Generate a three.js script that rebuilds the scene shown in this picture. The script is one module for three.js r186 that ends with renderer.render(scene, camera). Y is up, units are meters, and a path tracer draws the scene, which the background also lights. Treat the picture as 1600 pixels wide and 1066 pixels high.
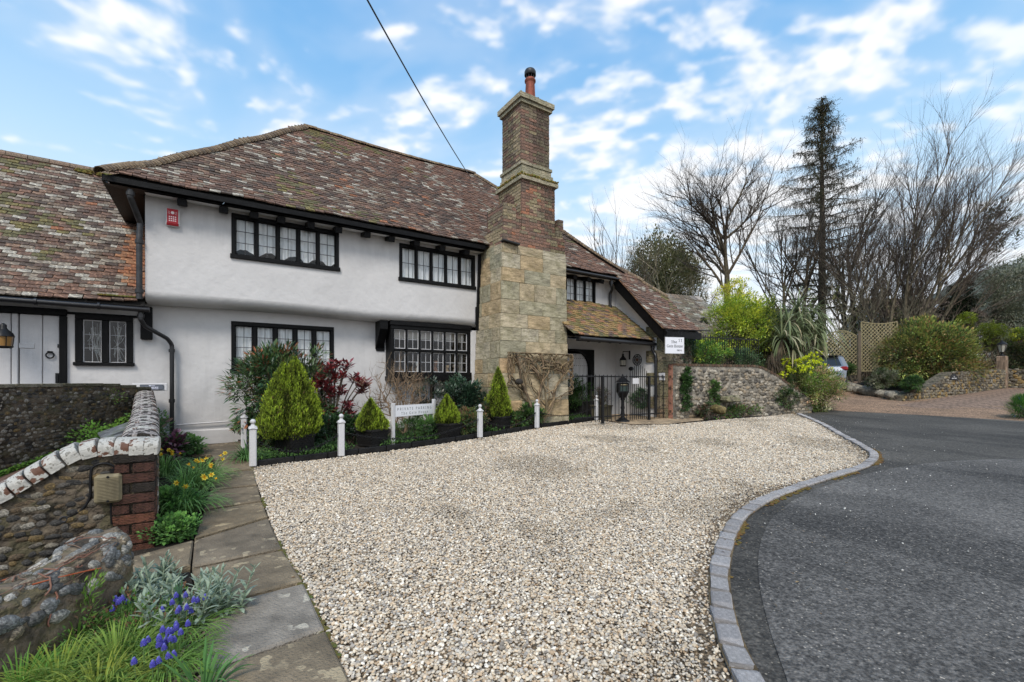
import * as THREE from 'three';

// ---------- camera, light, exposure ----------
const scene = new THREE.Scene();
const FPX = 711, YAW = Math.atan2(1080, 711), CA = Math.sin(YAW), SA = Math.cos(YAW), EYE = 1.3;   // world: x along the facade, -z towards the house
const camera = new THREE.PerspectiveCamera(2 * Math.atan(533 / FPX) * 180 / Math.PI, 1600 / 1066, 0.05, 3000);
camera.position.set(0, EYE, 0);
camera.lookAt(SA, EYE, -CA);
camera.setViewOffset(1600, 1066, 0, -62, 1600, 1066);
const renderer = new THREE.WebGLRenderer({ antialias: true });
renderer.setSize(1600, 1066);
renderer.toneMapping = THREE.LinearToneMapping;
renderer.toneMappingExposure = 1.36;
renderer.outputColorSpace = THREE.SRGBColorSpace;
renderer.shadowMap.enabled = true;
const sun = new THREE.DirectionalLight(new THREE.Color(1.0, 0.93, 0.83), 2.1);
sun.position.set(-22, 40, 20); sun.target.position.set(3, 0, -8);
sun.castShadow = true; sun.shadow.radius = 38; sun.shadow.mapSize.set(2048, 2048);
Object.assign(sun.shadow.camera, { left: -40, right: 40, top: 40, bottom: -40, near: 1, far: 120 });
scene.add(sun, sun.target);

// ---------- random numbers and noise ----------
function rng(seed) { let a = seed >>> 0; return () => { a = (a + 0x6d2b79f5) | 0; let t = Math.imul(a ^ (a >>> 15), 1 | a); t = (t + Math.imul(t ^ (t >>> 7), 61 | t)) ^ t; return ((t ^ (t >>> 14)) >>> 0) / 4294967296; }; }
const lerp = (a, b, t) => a + (b - a) * t, clamp = (x, a = 0, b = 1) => Math.min(b, Math.max(a, x)), sstep = (a, b, x) => { const t = clamp((x - a) / (b - a)); return t * t * (3 - 2 * t); };
function hsh(x, y, s) { let h = Math.imul(x | 0, 374761393) + Math.imul(y | 0, 668265263) + Math.imul(s | 0, 1442695041); h = Math.imul(h ^ (h >>> 13), 1274126177); h ^= h >>> 16; return (h >>> 0) / 4294967296; }
function vn(x, y, s = 0, P = 0) {   // value noise, periodic over P cells if given
  const ix = Math.floor(x), iy = Math.floor(y), fx = x - ix, fy = y - iy, u = fx * fx * (3 - 2 * fx), v = fy * fy * (3 - 2 * fy);
  const w = P ? (k) => ((k % P) + P) % P : (k) => k, x0 = w(ix), x1 = w(ix + 1), y0 = w(iy), y1 = w(iy + 1);
  return lerp(lerp(hsh(x0, y0, s), hsh(x1, y0, s), u), lerp(hsh(x0, y1, s), hsh(x1, y1, s), u), v);
}
function fbm(x, y, oct = 4, s = 0, P = 0) { let a = 0.5, t = 0, n = 0; for (let i = 0; i < oct; i++) { t += a * vn(x, y, s + i * 17, P); n += a; a *= 0.5; x *= 2; y *= 2; P *= 2; } return t / n; }

// ---------- sky ----------
{
  const W = 2048, H = 1024, data = new Float32Array(W * H * 4);
  const stops = [[-90, .30, .29, .27], [-8, .42, .42, .41], [0, .74, .76, .80], [7, .71, .75, .81], [14, .54, .68, .81], [22, .38, .57, .77], [32, .20, .41, .68], [42, .115, .32, .62], [60, .10, .28, .55], [90, .08, .25, .50]];
  for (let r = 0; r < H; r++) {
    const el = ((r + .5) / H - .5) * 180, y = Math.sin(el * Math.PI / 180), ch = Math.cos(el * Math.PI / 180);
    let k = 0; while (k < stops.length - 2 && stops[k + 1][0] < el) k++;
    const a = stops[k], b = stops[k + 1], t = clamp((el - a[0]) / (b[0] - a[0]));
    for (let c = 0; c < W; c++) {
      const az = ((c + .5) / W - .5) * 2 * Math.PI, x = Math.cos(az) * ch, z = Math.sin(az) * ch;
      let cl = 0, sh = 1;
      if (el > 0) {
        const d = 1 / (y + 0.10), s = (x * SA - z * CA) * d, q = (x * CA + z * SA) * d;      // along the view, across the view
        const wx = fbm(q * 1.4 + 3.1, s * 1.4 + 7.7, 3, 5) - .5, wy = fbm(q * 1.4 + 11.3, s * 1.4 + 1.9, 3, 9) - .5;
        const big = fbm(q * .6 + 4.2 + wx * .4, s * .65 + 1.3 + wy * .4, 3, 21), mid = fbm(q * 5.2 + wx * 2.2 + 2.5, s * 7.4 + wy * 2.2 + q * .8, 4, 33), fine = fbm(q * 13 + wx * 4, s * 19 + wy * 4, 4, 47);
        const m = big * .34 + mid * .38 + fine * .38 + sstep(-.6, 1.1, q) * .075 - .03;
        cl = sstep(.535, .71, m) * .78 + sstep(.42, .60, big * .7 + mid * .3) * .20;
        cl = clamp(cl) * sstep(-1, 6, el);
        sh = .92 + .10 * fine;
      }
      const o = (r * W + c) * 4;
      for (let i = 0; i < 3; i++) data[o + i] = lerp(lerp(a[i + 1], b[i + 1], t), [.80, .81, .83][i] * sh, cl);
      data[o + 3] = 1;
    }
  }
  const t = new THREE.DataTexture(data, W, H, THREE.RGBAFormat, THREE.FloatType);
  t.mapping = THREE.EquirectangularReflectionMapping; t.magFilter = t.minFilter = THREE.LinearFilter; t.needsUpdate = true;
  scene.background = t; scene.environment = t;
}

// ---------- places ----------
const V = (x, y, z) => new THREE.Vector3(x, y, z);
const gs = (s) => s < 14.6 ? .026 * s : s < 24 ? .38 + .081 * (s - 14.6) : s < 90 ? 1.141 + .05 * (s - 24) : 4.44 + .01 * (s - 90);
const depthOf = (x, z) => SA * x - CA * z;
const G = (x, z) => gs(Math.max(-6, depthOf(x, z)));
const at = (px, py, s) => { const r = (px - 800) / FPX * s; return V(CA * r + SA * s, EYE + (595 - py) / FPX * s, SA * r - CA * s); };
const sr = (s, r) => V(CA * r + SA * s, 0, SA * r - CA * s);
function gnd(px, py) { let s = 1.2; const k = (py - 595) / FPX; for (let i = 0; i < 80; i++) { const n = (EYE - gs(s)) / k; s = lerp(s, n, .5); } const p = at(px, py, s); p.y = G(p.x, p.z); return p; }
const onG = (px, s) => { const p = at(px, 595, s); p.y = gs(s); return p; };
function seen(p) { const r = CA * p.x + SA * p.z, s = depthOf(p.x, p.z); if (s < .2) return 0; const px = 800 + r / s * FPX, py = 595 - (p.y - EYE) / s * FPX; return px > -15 && px < 1615 && py > -15 && py < 1081 ? 1 / s : 0; }

// ---------- textures ----------
function tex(W, H, fn, o = {}) {
  const d = new Uint8Array(W * H * 4);
  for (let y = 0; y < H; y++) for (let x = 0; x < W; x++) { const c = fn(x / W, y / H, x, y), i = (y * W + x) * 4; d[i] = clamp(c[0]) * 255; d[i + 1] = clamp(c[1]) * 255; d[i + 2] = clamp(c[2]) * 255; d[i + 3] = 255; }
  const t = new THREE.DataTexture(d, W, H); t.wrapS = t.wrapT = THREE.RepeatWrapping; t.magFilter = THREE.LinearFilter; t.minFilter = THREE.LinearMipmapLinearFilter;
  if (!o.data) t.colorSpace = THREE.SRGBColorSpace;
  if (o.rep) t.repeat.set(1 / o.rep, 1 / (o.repY ?? o.rep));
  t.needsUpdate = true; return t;
}
const rep = (t, m, n = m) => { const c = t.clone(); c.repeat.set(1 / m, 1 / n); c.needsUpdate = true; return c; };
const g3 = (v) => [v, v, v];
const T = {};
T.mottle = tex(512, 512, (u, v) => { const a = fbm(u * 4, v * 4, 6, 3, 4), b = fbm(u * 32, v * 32, 3, 8, 32); return g3(.62 + .42 * (a - .5) * 2 * .6 + .30 * (b - .5) + .08); }, { rep: 1 });
T.bump = tex(512, 512, (u, v) => g3(.5 + (fbm(u * 6, v * 6, 6, 71, 6) - .5) * 1.2), { data: 1, rep: 1 });
T.fineBump = tex(512, 512, (u, v) => g3(.5 + (fbm(u * 40, v * 40, 4, 77, 40) - .5) * 1.4), { data: 1, rep: 1 });
T.plaster = tex(1024, 1024, (u, v) => { const a = fbm(u * 3, v * 3, 6, 13, 3), b = fbm(u * 14, v * 5, 4, 19, 1 && 0) * 0 + fbm(u * 40, v * 40, 3, 29, 40), st = fbm(u * 30, v * 3, 3, 41, 3) ; const k = .90 + .11 * (a - .5) + .03 * (b - .5) - .05 * sstep(.6, .8, st) * a; return [k, k * .992, k * .985]; }, { rep: 3.1 });
T.plasterBump = tex(512, 512, (u, v) => g3(.5 + (fbm(u * 4, v * 4, 3, 91, 4) - .5) * .9 + (fbm(u * 32, v * 32, 3, 97, 32) - .5) * .16), { data: 1, rep: 1.7 });
T.lichen = tex(512, 512, (u, v) => {   // aged stone: warm base, grey-green bloom, pale rosettes, black algae
  const a = fbm(u * 4, v * 4, 5, 103, 4), b = fbm(u * 10, v * 10, 4, 107, 10), c = fbm(u * 24, v * 24, 3, 109, 24), d = fbm(u * 7, v * 7, 4, 113, 7);
  let r = .78 + .3 * (a - .5) + .25 * (c - .5), g = r * .985, bl = r * .95; const gr = sstep(.5, .68, b) * .55, pa = sstep(.66, .72, c) * .5, dk = sstep(.56, .74, d) * .45;
  r = lerp(r, .62, gr); g = lerp(g, .66, gr); bl = lerp(bl, .50, gr); r = lerp(r, .95, pa); g = lerp(g, .94, pa); bl = lerp(bl, .88, pa); const m = 1 - dk; return [r * m, g * m, bl * m];
}, { rep: .9 });
T.sand = tex(512, 512, (u, v) => { const a = fbm(u * 4, v * 4, 5, 143, 4), b = fbm(u * 8, v * 8, 5, 147, 8), c = fbm(u * 40, v * 40, 3, 149, 40), d = fbm(u * 6, v * 6, 4, 153, 6); let r = .80 + .34 * (a - .5) + .22 * (c - .5), g = r * .985, bl = r * .94; const gr = sstep(.5, .68, b) * .42, w = sstep(.6, .72, d) * .3; r = lerp(r, .60, gr); g = lerp(g, .595, gr); bl = lerp(bl, .51, gr); return [lerp(r, .92, w), lerp(g, .91, w), lerp(bl, .86, w)]; }, { rep: .9 });
T.flint = tex(512, 512, (u, v) => { const a = fbm(u * 5, v * 5, 5, 203, 5), c = fbm(u * 20, v * 20, 3, 209, 20), s = fbm(u * 50, v * 50, 2, 219, 50); const k = .66 + .5 * (a - .5) + .3 * (c - .5) + .2 * (s - .5), w = sstep(.60, .66, c) * .45; return [lerp(k, 1, w), lerp(k * .98, .99, w), lerp(k * .95, .95, w)]; }, { rep: .35 });
T.asphalt = tex(2048, 2048, (u, v, x, y) => {
  const a = fbm(u * 6, v * 6, 5, 301, 6), b = vn(u * 512, v * 512, 307, 512), c = vn(u * 1024, v * 1024, 311, 1024), sp = hsh(x >> 1, y >> 1, 5), sp2 = hsh(x, y, 8);
  let k = .33 + .22 * (a - .5) - .06 * sstep(.55, .68, fbm(u * 14, v * 5, 3, 317, 0 || 0)) + .18 * (b - .5) + .18 * (c - .5); let r = k, g = k, bl = k * .98; if (sp > .984) { const q = .38 + .30 * (sp - .984) / .016; r = q * 1.02; g = q; bl = q * .94; } if (sp2 > .9985) { r = g = bl = .7; } return [r, g, bl];
}, { rep: 8.5 });
T.asphaltBump = tex(1024, 1024, (u, v) => g3(.5 + (vn(u * 170, v * 170, 307, 170) - .5) * .9 + (vn(u * 340, v * 340, 3, 340) - .5) * .5), { data: 1, rep: 1.6 });
T.grit = tex(1024, 1024, (u, v, x, y) => { const b = vn(u * 110, v * 110, 401, 110), c = vn(u * 260, v * 260, 407, 260), a = fbm(u * 4, v * 4, 4, 411, 4), h = hsh(x >> 3, y >> 3, 2); const k = .48 + .35 * (b - .5) + .35 * (c - .5) + .16 * (a - .5) + .12 * (h - .5); return [k * 1.03, k * .96, k * .86]; }, { rep: 1.3 });
T.soil = tex(1024, 1024, (u, v) => { const a = fbm(u * 6, v * 6, 6, 501, 6), b = vn(u * 200, v * 200, 503, 200); const k = .60 + .7 * (a - .5) + .5 * (b - .5); return [k, k, k]; }, { rep: 1.1 });
T.slab = tex(1024, 1024, (u, v) => {
  const a = fbm(u * 3, v * 3, 6, 601, 3), b = fbm(u * 16, v * 16, 4, 607, 16), c = fbm(u * 9, v * 22, 3, 611, 0), l = fbm(u * 22, v * 22, 3, 613, 22), l2 = fbm(u * 6, v * 6, 3, 617, 6);
  let k = .55 + .5 * (a - .5) + .26 * (b - .5), r = k * 1.02, g = k * .97, bl = k * .90; const w = sstep(.665, .70, l) * sstep(.4, .62, l2) * .9; r = lerp(r, .86, w); g = lerp(g, .83, w); bl = lerp(bl, .76, w); return [r, g, bl];
}, { rep: 1.4 });
T.granite = tex(512, 512, (u, v, x, y) => { const h = hsh(x >> 1, y >> 1, 1), b = vn(u * 90, v * 90, 701, 90), a = fbm(u * 5, v * 5, 4, 703, 5); const k = .74 + .24 * (h - .5) + .22 * (b - .5) + .22 * (a - .5); return [k, k * 1.0, k * 1.03]; }, { rep: .5 });
T.wood = tex(512, 512, (u, v) => { const a = fbm(u * 40, v * 3, 4, 801, 0), b = fbm(u * 6, v * 2, 3, 807, 0); const k = .7 + .5 * (a - .5) + .3 * (b - .5); return g3(k); }, { rep: .6 });
T.bark = tex(512, 512, (u, v) => { const a = fbm(u * 24, v * 6, 5, 811, 0), b = fbm(u * 5, v * 5, 3, 817, 5); const k = .66 + .8 * (a - .5) + .3 * (b - .5); return [k, k, k * .97]; }, { rep: .8 });
T.tile = tex(512, 512, (u, v) => { const a = fbm(u * 5, v * 5, 5, 901, 5), b = fbm(u * 22, v * 22, 4, 903, 22), w = sstep(.57, .66, b) * .65, d = sstep(.6, .75, a) * .35; let k = .70 + .35 * (a - .5) + .3 * (b - .5); k *= 1 - d; return [lerp(k, .95, w), lerp(k, .95, w), lerp(k, .92, w)]; }, { rep: .45 });
T.wornPaint = tex(512, 512, (u, v) => { const a = fbm(u * 5, v * 5, 5, 931, 5), b = fbm(u * 20, v * 20, 3, 933, 20), w = sstep(.62, .65, a + .22 * (b - .5)) * .9, k = .9 + .22 * (b - .5); const d = sstep(.6, .7, b) * .25; return [lerp(k * (.80 - d), .40 * k, w), lerp(k * (.785 - d), .25 * k, w), lerp(k * (.75 - d), .18 * k, w)]; }, { rep: .33 });
T.wornDark = tex(512, 512, (u, v) => { const a = fbm(u * 7, v * 7, 5, 941, 7), b = fbm(u * 26, v * 26, 3, 943, 26), w = sstep(.50, .56, a + .30 * (b - .5)), k = .8 + .3 * (b - .5); return [lerp(k * .78, .22 * k, w), lerp(k * .74, .19 * k, w), lerp(k * .72, .16 * k, w)]; }, { rep: .33 });
T.pave = tex(512, 512, (u, v) => { const bx = u * 4, by = v * 8, row = Math.floor(by), fx = (bx + (row % 2) * .5) % 1, fy = by % 1, j = Math.min(fx * 2, (1 - fx) * 2, fy, 1 - fy) < .07 ? .55 : 1, h = hsh(Math.floor(bx + (row % 2) * .5) % 4, row, 4), a = fbm(u * 30, v * 30, 3, 951, 30); const k = (.62 + .25 * (h - .5) + .3 * (a - .5)) * j; return [k * 1.05, k * .92, k * .82]; }, { rep: .8 });

// ---------- materials ----------
const M = {}, mat = (name, p) => (M[name] = Object.assign(p.phys ? new THREE.MeshPhysicalMaterial() : new THREE.MeshStandardMaterial(), { name, side: THREE.DoubleSide }), setm(M[name], p), M[name]);
function setm(m, p) { for (const k in p) { if (k === 'phys') continue; if (k === 'color' || k === 'emissive') m[k].setRGB(...p[k]); else m[k] = p[k]; } if (m.roughness === 1 && p.roughness === undefined) m.roughness = .85; }
mat('plaster', { color: [.80, .795, .80], map: T.plaster, bumpMap: T.plasterBump, bumpScale: .022, roughness: .8 });
mat('black', { phys: 1, color: [.011, .011, .012], map: rep(T.wood, .5), roughness: .5, specularIntensity: .35, bumpMap: rep(T.fineBump, .4), bumpScale: .002 });
mat('iron', { phys: 1, color: [.012, .012, .013], roughness: .42, specularIntensity: .5 });
mat('pipe', { color: [.016, .016, .018], roughness: .3 });
mat('greyPipe', { color: [.05, .05, .055], map: rep(T.mottle, .3), roughness: .5 });
mat('white', { color: [.80, .80, .82], map: rep(T.plaster, 1.3), roughness: .5, bumpMap: rep(T.fineBump, .5), bumpScale: .0015 });
mat('glass', { phys: 1, color: [.93, .95, .95], transmission: 1, thickness: 0, roughness: .02, ior: 1.5 });
mat('lead', { color: [.42, .42, .43], roughness: .5 });
mat('leadDark', { color: [.05, .05, .055], roughness: .5 });
mat('curtain', { color: [.97, .97, .97], roughness: .95, vertexColors: true });
mat('dark', { color: [.02, .018, .016], roughness: .9 });
mat('room', { color: [.16, .12, .09], roughness: .9 });
mat('mortar', { color: [.55, .49, .40], map: T.mottle, bumpMap: rep(T.bump, .4), bumpScale: .02, roughness: .95 });
mat('flintMortar', { color: [.25, .21, .165], map: T.lichen, bumpMap: rep(T.bump, .3), bumpScale: .04, roughness: .95 });
mat('darkMortar', { color: [.18, .145, .11], map: T.lichen, bumpMap: rep(T.bump, .3), bumpScale: .05, roughness: .95 });
mat('vc', { color: [1, 1, 1], vertexColors: true, roughness: .85 });
mat('vcStone', { color: [1.25, 1.25, 1.25], vertexColors: true, map: T.lichen, bumpMap: rep(T.bump, .35), bumpScale: .012, roughness: .92 });
mat('vcFlint', { color: [1.3, 1.3, 1.3], vertexColors: true, map: T.flint, bumpMap: rep(T.bump, .12), bumpScale: .004, roughness: .75 });
mat('vcAshlar', { color: [1.5, 1.5, 1.5], vertexColors: true, map: rep(T.sand, 1.9), bumpMap: rep(T.bump, .8), bumpScale: .012, roughness: .92 });
mat('vcTile', { color: [1.35, 1.35, 1.35], vertexColors: true, map: T.tile, bumpMap: rep(T.fineBump, .5), bumpScale: .004, roughness: .9 });
mat('vcBark', { color: [1.3, 1.3, 1.3], vertexColors: true, map: T.bark, bumpMap: T.bark, bumpScale: .015, roughness: .95 });
mat('leaf', { phys: 1, color: [1.35, 1.35, 1.35], vertexColors: true, roughness: .9, transmission: .32, thickness: 0, specularIntensity: .4 });
mat('leafGloss', { color: [1.35, 1.35, 1.35], vertexColors: true, roughness: .38 });
mat('asphalt', { color: [.40, .395, .41], map: T.asphalt, bumpMap: T.asphaltBump, bumpScale: .006, roughness: .88 });
mat('asphaltNew', { color: [.92, .90, .90], map: T.asphalt, bumpMap: T.asphaltBump, bumpScale: .006, roughness: .9 });
mat('grit', { color: [.80, .68, .54], map: T.grit, bumpMap: rep(T.fineBump, .6), bumpScale: .01, roughness: .95 });
mat('drive', { color: [1.16, .86, .68], map: rep(T.grit, 2.3), bumpMap: rep(T.fineBump, .8), bumpScale: .01, roughness: .95 });
mat('pave', { color: [.60, .53, .475], map: T.pave, bumpMap: T.pave, bumpScale: .006, roughness: .92 });
mat('ramp', { color: [.30, .17, .12], map: T.mottle, bumpMap: rep(T.bump, .3), bumpScale: .03, roughness: .92 });
mat('soil', { color: [.085, .062, .042], map: T.soil, bumpMap: T.soil, bumpScale: .03, roughness: 1 });
mat('field', { color: [.075, .10, .035], map: T.soil, bumpMap: T.soil, bumpScale: .04, roughness: 1 });
mat('worn', { color: [1, 1, 1], map: T.wornPaint, bumpMap: rep(T.bump, .2), bumpScale: .008, roughness: .75 });
mat('wornDark', { color: [1, 1, 1], map: T.wornDark, bumpMap: rep(T.bump, .12), bumpScale: .012, roughness: .85 });
mat('terracotta', { color: [.50, .13, .075], map: rep(T.mottle, .4), roughness: .75 });
mat('oak', { color: [.34, .26, .18], map: T.wood, bumpMap: T.wood, bumpScale: .006, roughness: .85 });
mat('trellis', { color: [.60, .50, .27], map: rep(T.wood, .5), roughness: .85 });
mat('beige', { color: [.52, .43, .25], roughness: .55, map: rep(T.mottle, 1.2) });
mat('pot', { phys: 1, color: [.034, .032, .031], map: rep(T.mottle, .3), roughness: .55, specularIntensity: .5 });
mat('potGrey', { color: [.12, .12, .115], map: T.lichen, roughness: .8 });
mat('potWood', { color: [.14, .12, .07], map: T.wood, roughness: .85 });
mat('slateSign', { color: [.11, .115, .13], roughness: .5 });
mat('lamp', { phys: 1, color: [.75, .72, .62], transmission: .5, thickness: 0, roughness: .5 });
mat('amber', { color: [.32, .17, .05], roughness: .35 });
const palettes = {};
function palette(name, cols, base) { return palettes[name] ??= cols.map((c, i) => { const m = base.clone(); m.name = name + '_' + i; m.vertexColors = false; m.color.setRGB(c[0] * base.color.r, c[1] * base.color.g, c[2] * base.color.b); return m; }); }

// ---------- geometry collector ----------
class GB {
  constructor() { this.p = []; this.n = []; this.u = []; this.c = []; this.i = []; }
  vert(x, y, z, nx, ny, nz, u, v, c) { this.p.push(x, y, z); this.n.push(nx, ny, nz); this.u.push(u, v); this.c.push(c[0], c[1], c[2]); return this.p.length / 3 - 1; }
  poly(P, col = [1, 1, 1]) {      // flat convex polygon, uv in metres
    const a = P[0], b = P[1], c = P[2]; let nx = (b[1] - a[1]) * (c[2] - a[2]) - (b[2] - a[2]) * (c[1] - a[1]), ny = (b[2] - a[2]) * (c[0] - a[0]) - (b[0] - a[0]) * (c[2] - a[2]), nz = (b[0] - a[0]) * (c[1] - a[1]) - (b[1] - a[1]) * (c[0] - a[0]);
    const l = Math.hypot(nx, ny, nz) || 1; nx /= l; ny /= l; nz /= l; const ax = Math.abs(nx), ay = Math.abs(ny), az = Math.abs(nz), k0 = this.p.length / 3;
    for (const q of P) { const u = ax > ay && ax > az ? q[2] : q[0], v = ay >= ax && ay >= az ? q[2] : q[1]; this.vert(q[0], q[1], q[2], nx, ny, nz, u, v, col); }
    for (let k = 1; k < P.length - 1; k++) this.i.push(k0, k0 + k, k0 + k + 1);
    return this;
  }
  geo(g, m, col = [1, 1, 1]) {
    const k0 = this.p.length / 3, pos = g.attributes.position, nor = g.attributes.normal, uv = g.attributes.uv, gc = g.attributes.color, v = new THREE.Vector3(), nm = m ? new THREE.Matrix3().getNormalMatrix(m) : null;
    for (let k = 0; k < pos.count; k++) { v.fromBufferAttribute(pos, k); if (m) v.applyMatrix4(m); this.p.push(v.x, v.y, v.z); v.fromBufferAttribute(nor, k); if (m) v.applyMatrix3(nm).normalize(); this.n.push(v.x, v.y, v.z); this.u.push(uv ? uv.getX(k) : 0, uv ? uv.getY(k) : 0); if (gc) this.c.push(gc.getX(k) * col[0], gc.getY(k) * col[1], gc.getZ(k) * col[2]); else this.c.push(col[0], col[1], col[2]); }
    if (g.index) for (let k = 0; k < g.index.count; k++) this.i.push(k0 + g.index.array[k]); else for (let k = 0; k < pos.count; k++) this.i.push(k0 + k);
    return this;
  }
  box(x0, x1, y0, y1, z0, z1, b = .004, col) { const w = x1 - x0, h = y1 - y0, d = z1 - z0; return this.geo(cbox(w, h, d, Math.min(b, w / 3, h / 3, d / 3)), new THREE.Matrix4().makeTranslation((x0 + x1) / 2, (y0 + y1) / 2, (z0 + z1) / 2), col); }
  bar(a, b, w, h, col, bev = .003) {   // a box from a to b, w across (horizontal), h up
    const d = V().subVectors(b, a), L = d.length(), m = new THREE.Matrix4(), x = d.clone().normalize(), up = Math.abs(x.y) > .95 ? V(0, 0, 1) : V(0, 1, 0), z = V().crossVectors(x, up).normalize(), y = V().crossVectors(z, x);
    m.makeBasis(x, y, z).setPosition((a.x + b.x) / 2, (a.y + b.y) / 2, (a.z + b.z) / 2); return this.geo(cbox(L, h, w, Math.min(bev, w / 3, h / 3)), m, col);
  }
  tube(pts, rad, sides = 8, col = [1, 1, 1], cap = true) {
    const n = pts.length, k0 = this.p.length / 3, t = V(), x = V(), y = V(); let L = 0;
    for (let k = 0; k < n; k++) {
      t.subVectors(pts[Math.min(n - 1, k + 1)], pts[Math.max(0, k - 1)]).normalize(); if (k) L += pts[k].distanceTo(pts[k - 1]);
      if (k === 0) { x.set(Math.abs(t.y) > .9 ? 1 : 0, Math.abs(t.y) > .9 ? 0 : 1, 0); }
      x.addScaledVector(t, -x.dot(t)).normalize(); y.crossVectors(t, x);
      const r = Array.isArray(rad) ? rad[k] : rad, c = typeof col === 'function' ? col(k / (n - 1)) : col;
      for (let j = 0; j <= sides; j++) { const a = j / sides * Math.PI * 2, ca = Math.cos(a), sa = Math.sin(a), nx = x.x * ca + y.x * sa, ny = x.y * ca + y.y * sa, nz = x.z * ca + y.z * sa; this.vert(pts[k].x + nx * r, pts[k].y + ny * r, pts[k].z + nz * r, nx, ny, nz, j / sides * r * 6.283, L, c); }
    }
    for (let k = 0; k < n - 1; k++) for (let j = 0; j < sides; j++) { const a = k0 + k * (sides + 1) + j, b = a + sides + 1; this.i.push(a, a + 1, b, b, a + 1, b + 1); }
    if (cap) for (const e of [0, n - 1]) { const r = k0 + e * (sides + 1), s = e ? 1 : -1; t.subVectors(pts[e ? e : 1], pts[e ? e - 1 : 0]).normalize().multiplyScalar(s); const c = typeof col === 'function' ? col(e ? 1 : 0) : col, m = this.vert(pts[e].x, pts[e].y, pts[e].z, t.x, t.y, t.z, 0, 0, c); for (let j = 0; j < sides; j++) { const q = this.p.slice((r + j) * 3, (r + j) * 3 + 3), w = this.p.slice((r + j + 1) * 3, (r + j + 1) * 3 + 3); const a = this.vert(q[0], q[1], q[2], t.x, t.y, t.z, 0, 0, c), b = this.vert(w[0], w[1], w[2], t.x, t.y, t.z, 0, 0, c); this.i.push(m, a, b); } }
    return this;
  }
  lathe(profile, x, y, z, seg = 16, col, tf) { const g = new THREE.LatheGeometry(profile.map((q) => new THREE.Vector2(q[0], q[1])), seg); const m = new THREE.Matrix4().makeTranslation(x, y, z); if (tf) m.multiply(tf); return this.geo(g, m, col); }
  leaf(px, py, pz, dx, dy, dz, len, wid, col, fold = .25, up = null) {   // four corners, folded along the midrib
    let sx = dy * .3 - dz, sy = dz * .1 - dx * .3, sz = dx - dy * .1; if (up) { sx = dy * up[2] - dz * up[1]; sy = dz * up[0] - dx * up[2]; sz = dx * up[1] - dy * up[0]; } const sl = Math.hypot(sx, sy, sz) || 1; sx /= sl; sy /= sl; sz /= sl;
    const nx = sy * dz - sz * dy, ny = sz * dx - sx * dz, nz = sx * dy - sy * dx, m = .45, h = wid / 2, f = fold * h;
    const mx = px + dx * len * m + nx * f, my = py + dy * len * m + ny * f, mz = pz + dz * len * m + nz * f, k = this.p.length / 3, i = this.i;
    this.p.push(px, py, pz, mx + sx * h, my + sy * h, mz + sz * h, px + dx * len, py + dy * len, pz + dz * len, mx - sx * h, my - sy * h, mz - sz * h);
    for (const q of [0, .35, 0, -.35]) this.n.push(nx - sx * q, ny - sy * q, nz - sz * q);
    this.u.push(0, 0, 1, 0, 1, 1, 0, 1); for (let q = 0; q < 4; q++) this.c.push(col[0], col[1], col[2]); i.push(k, k + 1, k + 2, k, k + 2, k + 3);
  }
  blade(p, d, len, wid, col, bend = .6, seg = 4, tipCol = col) {      // a strap leaf that arches over under its weight
    const dir = d.clone().normalize(), side = V(-dir.z, 0, dir.x); if (side.lengthSq() < 1e-4) side.set(1, 0, 0); side.normalize(); const q = p.clone(), k0 = this.p.length / 3, st = len / seg;
    for (let k = 0; k <= seg; k++) {
      const t = k / seg, w = wid * (k === seg ? .08 : (.55 + .9 * t) * (1 - t * t * .8)) / 2, n = V().crossVectors(side, dir), c = [lerp(col[0], tipCol[0], t), lerp(col[1], tipCol[1], t), lerp(col[2], tipCol[2], t)];
      this.vert(q.x - side.x * w, q.y - side.y * w, q.z - side.z * w, n.x, n.y, n.z, 0, t, c); this.vert(q.x + side.x * w, q.y + side.y * w, q.z + side.z * w, n.x, n.y, n.z, 1, t, c);
      q.addScaledVector(dir, st); dir.y -= bend / seg * (1 + t); dir.normalize();
    }
    for (let k = 0; k < seg; k++) { const a = k0 + k * 2; this.i.push(a, a + 1, a + 2, a + 1, a + 3, a + 2); }
  }
  geometry() {
    const { p, n, i } = this; for (let k = 0; k < i.length; k += 3) { const a = i[k] * 3, b = i[k + 1] * 3, c = i[k + 2] * 3, ux = p[b] - p[a], uy = p[b + 1] - p[a + 1], uz = p[b + 2] - p[a + 2], vx = p[c] - p[a], vy = p[c + 1] - p[a + 1], vz = p[c + 2] - p[a + 2]; if ((uy * vz - uz * vy) * (n[a] + n[b] + n[c]) + (uz * vx - ux * vz) * (n[a + 1] + n[b + 1] + n[c + 1]) + (ux * vy - uy * vx) * (n[a + 2] + n[b + 2] + n[c + 2]) < 0) { const t = i[k + 1]; i[k + 1] = i[k + 2]; i[k + 2] = t; } }
    const g = new THREE.BufferGeometry(), f = (a, n) => new THREE.BufferAttribute(new Float32Array(a), n); g.setAttribute('position', f(this.p, 3)); g.setAttribute('normal', f(this.n, 3)); g.setAttribute('uv', f(this.u, 2)); g.setAttribute('color', f(this.c, 3)); g.setIndex(new THREE.BufferAttribute(new Uint32Array(this.i), 1)); return g; }
  build(name, m, parent, kind) { if (!this.i.length) return null; return part(name, this.geometry(), m, parent, kind); }
}
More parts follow.
